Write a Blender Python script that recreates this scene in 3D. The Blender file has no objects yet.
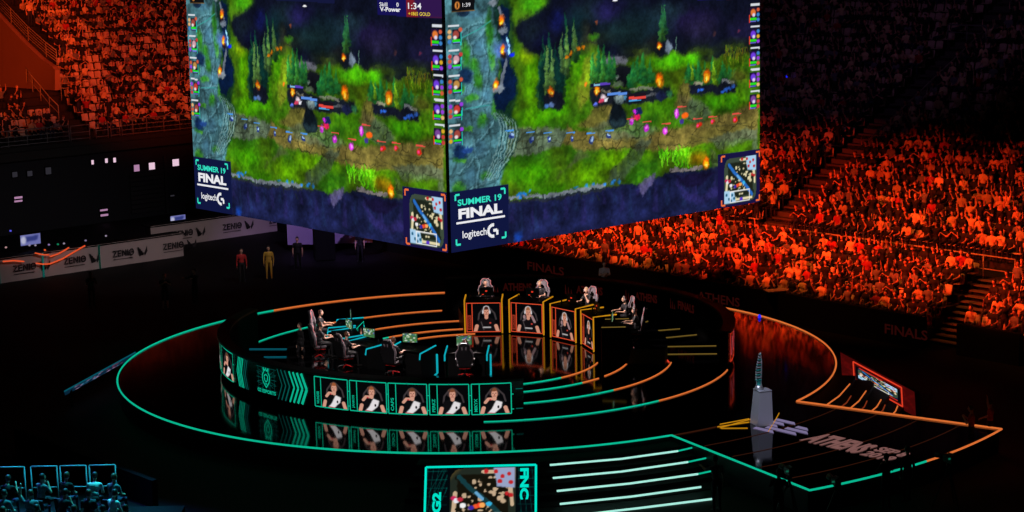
import bpy, bmesh, math, random
import numpy as np
from mathutils import Vector, Matrix

sc = bpy.context.scene
COL = sc.collection
R = math.radians
rnd = random.Random(11)

# ------------------------------------------------------------------ basics
def lin(c):
    return tuple(((v / 255) / 12.92 if v / 255 <= .04045 else (((v / 255) + .055) / 1.055) ** 2.4) for v in c)

MATS = {}
def mat(name, color, rough=.6, metal=0., spec=.5, ior=None, noise=0., nscale=8.):
    if name in MATS: return MATS[name]
    m = bpy.data.materials.new(name); m.use_nodes = True
    nt = m.node_tree; b = nt.nodes['Principled BSDF']
    c = lin(color) + (1,)
    b.inputs['Base Color'].default_value = c
    b.inputs['Roughness'].default_value = rough
    b.inputs['Metallic'].default_value = metal
    b.inputs['Specular IOR Level'].default_value = spec
    if ior: b.inputs['IOR'].default_value = ior
    if noise:
        n = nt.nodes.new('ShaderNodeTexNoise'); n.inputs['Scale'].default_value = nscale; n.inputs['Detail'].default_value = 5
        tc = nt.nodes.new('ShaderNodeTexCoord'); nt.links.new(tc.outputs['Object'], n.inputs['Vector'])
        r = nt.nodes.new('ShaderNodeMapRange'); r.inputs['To Min'].default_value = 1 - noise; r.inputs['To Max'].default_value = 1 + noise
        nt.links.new(n.outputs['Fac'], r.inputs['Value'])
        mx = nt.nodes.new('ShaderNodeMix'); mx.data_type = 'RGBA'; mx.blend_type = 'MULTIPLY'; mx.inputs[0].default_value = 1
        mx.inputs[6].default_value = c; nt.links.new(r.outputs[0], mx.inputs[7]); nt.links.new(mx.outputs[2], b.inputs['Base Color'])
    MATS[name] = m
    return m

def emi(name, color, strength=1.):
    if name in MATS: return MATS[name]
    m = bpy.data.materials.new(name); m.use_nodes = True
    nt = m.node_tree; nt.nodes.clear()
    e = nt.nodes.new('ShaderNodeEmission'); o = nt.nodes.new('ShaderNodeOutputMaterial')
    e.inputs[0].default_value = lin(color) + (1,); e.inputs[1].default_value = strength
    nt.links.new(e.outputs[0], o.inputs[0]); MATS[name] = m
    return m

def screen_mat(name, strength=1.):
    m = bpy.data.materials.new(name); m.use_nodes = True
    nt = m.node_tree; nt.nodes.clear()
    e = nt.nodes.new('ShaderNodeEmission'); o = nt.nodes.new('ShaderNodeOutputMaterial'); a = nt.nodes.new('ShaderNodeAttribute')
    a.attribute_name = 'pic'; nt.links.new(a.outputs['Color'], e.inputs[0]); e.inputs[1].default_value = strength
    nt.links.new(e.outputs[0], o.inputs[0])
    return m

def tag(o, label=None, cat=None, group=None, kind=None):
    if label: o['label'] = label
    if cat: o['category'] = cat
    if group: o['group'] = group
    if kind: o['kind'] = kind
    return o

def empty(name, loc=(0, 0, 0), rz=0., label=None, cat=None, group=None):
    o = bpy.data.objects.new(name, None); COL.objects.link(o)
    o.location = loc; o.rotation_euler = (0, 0, rz); o.empty_display_size = .2
    return tag(o, label, cat, group)

def link(name, me, parent=None, loc=None, rz=None):
    o = bpy.data.objects.new(name, me); COL.objects.link(o)
    if parent: o.parent = parent
    if loc is not None: o.location = loc
    if rz is not None: o.rotation_euler = (0, 0, rz)
    return o

class MB:
    """collects shapes into one mesh"""
    def __init__(s): s.v = []; s.f = []; s.m = []; s.mats = []
    def mi(s, m):
        if m not in s.mats: s.mats.append(m)
        return s.mats.index(m)
    def add(s, vs, fs, m):
        k = len(s.v); s.v += [tuple(v) for v in vs]; i = s.mi(m)
        for f in fs: s.f.append(tuple(k + a for a in f)); s.m.append(i)
    def box(s, c, d, m, rz=0., rx=0., ry=0., bev=0.):
        """c centre, d full size"""
        M = Matrix.Rotation(rz, 3, 'Z') @ Matrix.Rotation(ry, 3, 'Y') @ Matrix.Rotation(rx, 3, 'X')
        if bev:
            bm = bmesh.new(); bmesh.ops.create_cube(bm, size=1)
            for v in bm.verts: v.co = Vector((v.co.x * d[0], v.co.y * d[1], v.co.z * d[2]))
            bmesh.ops.bevel(bm, geom=list(bm.edges), offset=bev, segments=2, affect='EDGES')
            bm.verts.index_update()
            s.add([M @ v.co + Vector(c) for v in bm.verts], [[v.index for v in f.verts] for f in bm.faces], m); bm.free(); return s
        vs = [M @ Vector((x * d[0] / 2, y * d[1] / 2, z * d[2] / 2)) + Vector(c) for x in (-1, 1) for y in (-1, 1) for z in (-1, 1)]
        s.add(vs, [(0, 1, 3, 2), (4, 6, 7, 5), (0, 4, 5, 1), (2, 3, 7, 6), (0, 2, 6, 4), (1, 5, 7, 3)], m); return s
    def tube(s, pts, r, m, n=8, closed=False, cap=True):
        pts = [Vector(p) for p in pts]; N = len(pts); rs = r if isinstance(r, (list, tuple)) else [r] * N
        vs = []; up = None
        for i, p in enumerate(pts):
            a = pts[(i - 1) % N] if (i or closed) else p; b = pts[(i + 1) % N] if (i < N - 1 or closed) else p
            t = (b - a).normalized()
            if up is None:
                up = Vector((0, 0, 1)) if abs(t.z) < .9 else Vector((1, 0, 0))
            x = t.cross(up)
            if x.length < 1e-4: x = t.cross(Vector((1, .3, 0)))
            x.normalize(); y = x.cross(t).normalized(); up = y
            for k in range(n):
                q = 2 * math.pi * k / n; vs.append(p + x * math.cos(q) * rs[i] + y * math.sin(q) * rs[i])
        fs = []
        for i in range(N if closed else N - 1):
            j = (i + 1) % N
            for k in range(n): fs.append((i * n + k, i * n + (k + 1) % n, j * n + (k + 1) % n, j * n + k))
        if cap and not closed: fs.append(tuple(range(n))[::-1]); fs.append(tuple((N - 1) * n + k for k in range(n)))
        s.add(vs, fs, m); return s
    def ellipsoid(s, c, r, m, seg=12, rings=8, M=None):
        M = M or Matrix.Identity(3); vs = []; fs = []
        for i in range(rings + 1):
            th = math.pi * i / rings
            for k in range(seg):
                q = 2 * math.pi * k / seg
                vs.append(M @ Vector((r[0] * math.sin(th) * math.cos(q), r[1] * math.sin(th) * math.sin(q), r[2] * math.cos(th))) + Vector(c))
        for i in range(rings):
            for k in range(seg): fs.append((i * seg + k, (i + 1) * seg + k, (i + 1) * seg + (k + 1) % seg, i * seg + (k + 1) % seg))
        s.add(vs, fs, m); return s
    def prism(s, poly, h, m, M=None, z0=0.):
        """poly in xy extruded from z0 to z0+h, transformed by 4x4 M"""
        n = len(poly); M = M or Matrix.Identity(4)
        vs = [M @ Vector((x, y, z0)) for x, y in poly] + [M @ Vector((x, y, z0 + h)) for x, y in poly]
        fs = [tuple(range(n))[::-1], tuple(range(n, 2 * n))] + [(i, (i + 1) % n, n + (i + 1) % n, n + i) for i in range(n)]
        s.add(vs, fs, m); return s
    def sector(s, r0, r1, a0, a1, z0, z1, m, n=48, mside=None, mtop=None):
        """annular sector between angles in degrees"""
        vs = []
        for i in range(n + 1):
            t = R(a0 + (a1 - a0) * i / n); c, q = math.cos(t), math.sin(t)
            vs += [(r0 * c, r0 * q, z0), (r1 * c, r1 * q, z0), (r1 * c, r1 * q, z1), (r0 * c, r0 * q, z1)]
        top = []; side = []
        for i in range(n):
            k = 4 * i; l = k + 4
            top.append((k + 3, k + 2, l + 2, l + 3)); side += [(k + 1, l + 1, l + 2, k + 2), (k, k + 3, l + 3, l), (k, l, l + 1, k + 1)]
        side += [(0, 1, 2, 3), (4 * n, 4 * n + 3, 4 * n + 2, 4 * n + 1)]
        k = len(s.v); s.v += vs; i1 = s.mi(mtop or m); i2 = s.mi(mside or m)
        for f in top: s.f.append(tuple(k + a for a in f)); s.m.append(i1)
        for f in side: s.f.append(tuple(k + a for a in f)); s.m.append(i2)
        return s
    def mesh(s, name, smooth=False):
        me = bpy.data.meshes.new(name); me.from_pydata(s.v, [], s.f)
        for m in s.mats: me.materials.append(m)
        me.polygons.foreach_set('material_index', s.m)
        if smooth: me.polygons.foreach_set('use_smooth', [True] * len(s.f))
        me.update(); return me
    def build(s, name, parent=None, smooth=False, loc=None, rz=None):
        bm = bmesh.new(); me = s.mesh(name, smooth); bm.from_mesh(me); bmesh.ops.recalc_face_normals(bm, faces=bm.faces); bm.to_mesh(me); bm.free()
        return link(name, me, parent, loc, rz)

def copy_tree(o, parent=None):
    c = o.copy(); COL.objects.link(c)
    if parent: c.parent = parent
    for ch in o.children: copy_tree(ch, c)
    return c

_txt = {}
def text_mesh(s, size, m, bold=0., depth=.0, align='LEFT', squash=1., shear=0.):
    """flat lettering in the xy plane, baseline at origin"""
    cu = bpy.data.curves.new('lettering', 'FONT'); cu.body = s; cu.size = size; cu.offset = bold; cu.extrude = depth; cu.align_x = align; cu.shear = shear
    cu.resolution_u = 3
    o = bpy.data.objects.new('lettering', cu); COL.objects.link(o)
    dg = bpy.context.evaluated_depsgraph_get(); me = bpy.data.meshes.new_from_object(o.evaluated_get(dg))
    COL.objects.unlink(o); bpy.data.objects.remove(o)
    for v in me.vertices: v.co.x *= squash
    me.materials.clear(); me.materials.append(m)
    return me

def text_bounds(me):
    xs = [v.co.x for v in me.vertices]; ys = [v.co.y for v in me.vertices]
    return min(xs), max(xs), min(ys), max(ys)

def fit_text(s, w, h, m, bold=0., shear=0.):
    """lettering scaled so its ink box is exactly w by h, lower-left ink corner at origin"""
    me = text_mesh(s, 1., m, bold, shear=shear); x0, x1, y0, y1 = text_bounds(me)
    for v in me.vertices: v.co.x = (v.co.x - x0) / (x1 - x0) * w; v.co.y = (v.co.y - y0) / (y1 - y0) * h
    return me

def frame_M(o, x, y):
    """4x4 with local x,y axes given, origin o"""
    x = Vector(x).normalized(); y = Vector(y).normalized(); z = x.cross(y)
    M = Matrix((x, y, z)).transposed().to_4x4(); M.translation = Vector(o); return M

# ------------------------------------------------------------------ pictures for screens (vertex colours)
class Pic:
    def __init__(s, w, h, bg=(0, 0, 0)):
        s.w = w; s.h = h; s.a = np.zeros((h + 1, w + 1, 3)); s.a[:] = bg
        y, x = np.mgrid[0:h + 1, 0:w + 1]; s.u = x / w; s.v = y / h      # v runs downward
        s.rng = np.random.default_rng(5)
    def blend(s, mask, c, a=1.):
        mk = (np.clip(mask, 0, 1) * a)[..., None]; s.a = s.a * (1 - mk) + np.array(c, float) * mk
    def blur(s, m, n):
        for _ in range(n):
            p = np.pad(m, 1, mode='edge'); m = (p[:-2, 1:-1] + p[2:, 1:-1] + p[1:-1, :-2] + p[1:-1, 2:] + 2 * p[1:-1, 1:-1]) / 6
        return m
    def noise(s, f, seed=0):
        g = np.random.default_rng(seed).random((int(f * s.h / s.w) + 3, int(f) + 3))
        X = s.u * f; Y = s.v * f * s.h / s.w; i = Y.astype(int); j = X.astype(int); fy = Y - i; fx = X - j
        fy = fy * fy * (3 - 2 * fy); fx = fx * fx * (3 - 2 * fx)
        return (g[i, j] * (1 - fy) * (1 - fx) + g[i + 1, j] * fy * (1 - fx) + g[i, j + 1] * (1 - fy) * fx + g[i + 1, j + 1] * fy * fx)
    def polymask(s, pts):
        m = np.zeros(s.u.shape, bool); n = len(pts); j = n - 1
        for i in range(n):
            xi, yi = pts[i]; xj, yj = pts[j]
            if yi != yj: m ^= ((yi > s.v) != (yj > s.v)) & (s.u < (xj - xi) * (s.v - yi) / (yj - yi) + xi)
            j = i
        return m.astype(float)
    def poly(s, c, pts, blur=1, a=1., tex=0):
        m = s.polymask(pts)
        if blur: m = s.blur(m, int(blur * 2))
        if tex:
            n1 = s.noise(24, 3 + int(tex)); n2 = s.noise(70, 9 + int(tex)); n = .62 + .5 * n1 + .26 * n2
            col = np.array(c, float)[None, None] * n[..., None]
            if tex == 4:      # cracked slabs
                w = np.abs(np.sin(s.u * 70 + 6 * s.noise(9, 21)) * np.sin(s.v * 46 + 6 * s.noise(8, 33)))
                col = col * (.72 + .34 * np.clip(w * 5, 0, 1))[..., None]
            if tex == 3: col[..., 0] += 22 * s.noise(16, 77)
            mk = (np.clip(m, 0, 1) * a)[..., None]; s.a = s.a * (1 - mk) + col * mk
        else: s.blend(m, c, a)
    def ell(s, c, u, v, ru, rv, soft=.5, a=1.):
        d = np.sqrt(((s.u - u) / ru) ** 2 + ((s.v - v) / rv) ** 2)
        s.blend(np.clip((1 + soft * .35 - d) / max(soft, .05), 0, 1), c, a)
    def line(s, c, pts, w, a=1.):
        asp = s.h / s.w
        best = np.full(s.u.shape, 9.)
        for (x0, y0), (x1, y1) in zip(pts[:-1], pts[1:]):
            dx = (x1 - x0) / asp; dy = y1 - y0; L = dx * dx + dy * dy + 1e-12
            px = (s.u - x0) / asp; py = s.v - y0
            t = np.clip((px * dx + py * dy) / L, 0, 1)
            best = np.minimum(best, np.hypot(px - t * dx, py - t * dy))
        s.blend(np.clip((w * .5 - best) * s.h + .5, 0, 1), c, a)
    def tree(s, c, u, v, w, h):
        c = np.array(c, float)
        for k in range(5):
            t = k / 5; y = v - h * t; ww = w * (1 - t * .85) * (1.0 if k else .8)
            s.blend(s.blur(s.polymask([(u - ww, y), (u - ww * .15, y - h * .34), (u + ww * .15, y - h * .36), (u + ww, y + .004), (u, y + .01)]), 1), c * (.42 + .12 * k + (.1 if k % 2 else 0)), .85)
            s.blend(s.blur(s.polymask([(u - ww * .9, y), (u - ww * .2, y - h * .26), (u - ww * .1, y)]), 1), c * 1.2 + 6, .3)
    def run(s, L):
        for p in L:
            k = p[0]
            if k == 'P': s.poly(p[1], p[2], p[3], p[4], p[5])
            elif k == 'E': s.ell(p[1], *p[2:])
            elif k == 'L': s.line(p[1], p[2], p[3], p[4])
            elif k == 'T': s.tree(p[1], *p[2:])
    def painterly(s):
        h, w = s.h, s.w
        for f, amp in ((40, 4.0), (95, 2.4), (170, 1.5)):
            dx = (s.noise(f, 41) - .5) * amp; dy = (s.noise(f, 57) - .5) * amp
            i, j = np.mgrid[0:h + 1, 0:w + 1]; i2 = np.clip((i + dy).round().astype(int), 0, h); j2 = np.clip((j + dx).round().astype(int), 0, w); s.a = s.a[i2, j2]
        t = .5 * s.noise(30, 1) + .35 * s.noise(80, 2) + .35 * s.noise(200, 3) + .2 * s.noise(380, 4)      # mean .7
        s.a = s.a * (.5 + .82 * t)[..., None] * 1.02
        g = (s.noise(46, 6) * s.noise(120, 8))[..., None]; green = ((s.a[..., 1] > s.a[..., 0] * 1.25) & (s.a[..., 1] > s.a[..., 2] * 1.3))[..., None]
        s.a = s.a + green * g * np.array([44, 56, 3.])
        dirt = ((s.a[..., 0] > 60) & (s.a[..., 1] > 55) & (s.a[..., 2] > 30) & (s.a[..., 2] < 100))[..., None]
        c = (np.abs(s.noise(34, 12) - s.noise(52, 13)) < .045)[..., None]; s.a = np.where(dirt & c, s.a * .66, s.a)
    def paste(s, q, u0, v0, u1, v1):
        """put picture q into the given window"""
        m = (s.u >= u0) & (s.u <= u1) & (s.v >= v0) & (s.v <= v1)
        i = np.clip(((s.v - v0) / (v1 - v0) * q.h).round().astype(int), 0, q.h); j = np.clip(((s.u - u0) / (u1 - u0) * q.w).round().astype(int), 0, q.w)
        s.a[m] = q.a[i, j][m]
    def mesh(s, name, pos, mt):
        """pos(u, v) -> arrays x, y, z"""
        h, w = s.h, s.w
        x, y, z = pos(s.u, s.v); co = np.stack([x, y, z], -1).reshape(-1, 3)
        i, j = np.mgrid[0:h, 0:w]; k = i * (w + 1) + j
        f = np.stack([k + w + 1, k + w + 2, k + 1, k], -1).reshape(-1, 4)
        me = bpy.data.meshes.new(name); me.vertices.add(len(co)); me.vertices.foreach_set('co', co.astype(np.float32).ravel())
        me.loops.add(f.size); me.loops.foreach_set('vertex_index', f.astype(np.int32).ravel())
        me.polygons.add(len(f)); me.polygons.foreach_set('loop_start', np.arange(0, f.size, 4, dtype=np.int32))
        me.update(calc_edges=True)
        c = np.clip(s.a, 0, 255) / 255; c = np.where(c <= .04045, c / 12.92, ((c + .055) / 1.055) ** 2.4)
        at = me.color_attributes.new('pic', 'FLOAT_COLOR', 'POINT'); at.data.foreach_set('color', np.concatenate([c, np.ones(c.shape[:2] + (1,))], -1).astype(np.float32).ravel())
        me.materials.append(mt); return me

def minimap_pic(n=96, dark=False):
    p = Pic(n, n, (62, 78, 62) if not dark else (70, 60, 34))
    k = .55 if dark else 1.
    p.ell(tuple(v * k for v in (60, 74, 60)), .5, .5, .6, .6, .1)
    jungle = tuple(v for v in ((30, 36, 26) if not dark else (20, 18, 10)))
    p.poly(jungle, [(.12, .1), (.9, .12), (.9, .85), (.1, .9)], 1)
    g = np.random.default_rng(8)
    cream = (226, 214, 170) if not dark else (200, 172, 140)
    for i in range(84):
        u, v = g.random(2); 
        if abs(u + v - 1) < .5: p.ell(cream, .08 + .84 * u, .08 + .84 * v, .02 + .03 * g.random(), .015 + .03 * g.random(), .4, .95)
    p.line(cream, [(.08, .4), (.06, .7)], .07); p.line(cream, [(.5, .06), (.85, .06)], .05); p.line(cream, [(.35, .93), (.85, .93)], .05); p.line(cream, [(.92, .2), (.95, .6)], .05)
    for i in range(80):
        u, v = g.random(2); p.ell(jungle, .1 + .8 * u, .08 + .84 * v, .02 + .03 * g.random(), .012 + .025 * g.random(), .3, .95)
    p.line((40, 110, 200) if not dark else (20, 60, 66), [(.14, .14), (.3, .32), (.5, .48), (.7, .68), (.86, .86)], .075, .95)
    p.line((120, 190, 240), [(.4, .4), (.5, .5)], .05, .8); p.ell((60, 190, 240), .6, .58, .05, .04, .3, .9)
    sea = (168, 206, 236) if not dark else (150, 162, 196)
    p.poly(sea, [(.66, 0), (1, 0), (1, .34), (.72, .3)], 1); p.poly(sea, [(0, .7), (.3, .74), (.36, 1), (0, 1)], 1)
    for u, v in ((.7, .06), (.8, .14), (.9, .1), (.76, .22), (.93, .24), (.55, .05), (.87, .42), (.93, .45)): p.ell((190, 36, 40), u, v, .035, .035, .4)
    for u, v in ((.06, .8), (.14, .9), (.24, .82), (.2, .94), (.3, .9)): p.ell((40, 100, 130), u, v, .035, .035, .4)
    for u, v, c in ((.06, .48, (200, 40, 90)), (.1, .52, (230, 230, 240)), (.16, .5, (190, 40, 60)), (.4, .62, (240, 90, 40)), (.46, .6, (240, 60, 40)), (.33, .64, (60, 40, 160)), (.52, .93, (90, 50, 200)), (.5, .6, (250, 170, 90)), (.2, .6, (240, 240, 240))): p.ell(c, u, v, .05, .04, .4)
    for a in ([(.18, .74), (.78, .74), (.78, .985), (.18, .985), (.18, .74)],): p.line((240, 240, 240), a, .02)
    # rounded corners of the map top-left and bottom-right
    edge = (74, 92, 74) if not dark else (74, 64, 40)
    bgc = (16, 22, 62) if not dark else (4, 8, 12)
    d = p.u + p.v
    m = ((p.u - .2) ** 2 + (p.v - .2) ** 2 > .2 ** 2) & (p.u < .2) & (p.v < .2); p.blend(m.astype(float), bgc)
    m = ((p.u - .8) ** 2 + (p.v - .8) ** 2 > .2 ** 2) & (p.u > .8) & (p.v > .8); p.blend(m.astype(float), bgc)
    return p

def face_pic(team, seed, w=60, h=72):
    """head-and-shoulders player portrait on black; team g = white sash jersey, f = dark jersey"""
    r = random.Random(seed); p = Pic(w, h, (5, 6, 8))
    cx = .5 + r.uniform(-.04, .04); hy = .3 + r.uniform(-.03, .03)
    skin = (208, 150, 128) if team == 'g' else (204, 140, 116); hair = r.choice([(96, 58, 34), (150, 84, 50), (120, 70, 46)]) if team == 'g' else r.choice([(64, 34, 26), (150, 96, 62), (84, 46, 34)])
    chair = (66, 58, 60)
    p.line(chair, [(cx - .1, hy - .14), (cx - .27, hy + .08), (cx - .3, hy + .3)], .05, .9); p.line(chair, [(cx + .1, hy - .14), (cx + .3, hy + .06), (cx + .36, hy + .28)], .05, .9)
    jersey = (14, 14, 16) if team == 'g' else (18, 14, 16)
    p.poly(jersey, [(cx - .12, .5), (cx - .3, .58), (cx - .36, 1.02), (cx + .36, 1.02), (cx + .32, .58), (cx + .12, .5)], 1)
    p.line(skin, [(cx - .36, .8), (cx - .42, 1.01)], .11); p.line(skin, [(cx + .35, .8), (cx + .42, 1.01)], .11)
    p.line(skin, [(cx, .4), (cx, .51)], .11)
    if team == 'g':
        p.poly((225, 220, 222), [(cx + .05, .55), (cx + .26, .62), (cx + .22, .8), (cx - .02, 1.01), (cx - .26, 1.01), (cx - .1, .84)], 1); p.ell((30, 26, 30), cx + .12, .78, .035, .05, .4); p.line((190, 40, 50), [(cx - .22, .98), (cx + .02, 1.0)], .03)
    else:
        p.line((205, 200, 200), [(cx - .12, .86), (cx + .14, .86)], .05, .8); p.ell((190, 60, 50), cx + .14, .7, .04, .03, .4)
        p.line((120, 110, 110), [(cx - .2, .66), (cx - .1, .95)], .025, .6)
    p.ell(hair, cx, hy - .04, .135, .165, .2); p.ell(skin, cx, hy + .03, .105, .15, .2)
    p.ell(hair, cx - .02, hy - .12, .12, .06, .3)
    p.ell((70, 40, 34), cx - .045, hy, .022, .014, .4); p.ell((70, 40, 34), cx + .045, hy, .022, .014, .4); p.ell((150, 90, 76), cx, hy + .05, .02, .03, .6); p.line((110, 50, 50), [(cx - .04, hy + .1), (cx + .04, hy + .1)], .016, .9)
    hs = (200, 196, 200) if team == 'f' else (60, 50, 52)
    p.ell(hs, cx - .13, hy + .02, .032, .07, .3); p.ell(hs, cx + .13, hy + .02, .032, .07, .3)
    p.line(hs, [(cx - .12, hy - .04), (cx - .08, hy - .17), (cx, hy - .2), (cx + .08, hy - .17), (cx + .12, hy - .04)], .03, .9)
    pose = seed % 5
    if team == 'g':
        if pose != 3: p.line(skin, [(cx - .3, .62), (cx - .2, .5), (cx - .08, .5)], .09); p.ell(skin, cx - .1, .5, .06, .045, .3); p.ell((190, 50, 60), cx - .14, .53, .04, .02, .4)
    elif pose in (1, 2):
        p.line((150, 120, 122), [(cx + .26, .62), (cx + .15, .42)], .08); p.ell(skin, cx + .07, .4, .06, .05, .4); p.ell((150, 120, 122), cx - .16, .46, .06, .08, .4); p.line((120, 104, 108), [(cx - .2, .6), (cx - .1, .52)], .06, .8)
    return p
N_SCENE = 427
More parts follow.
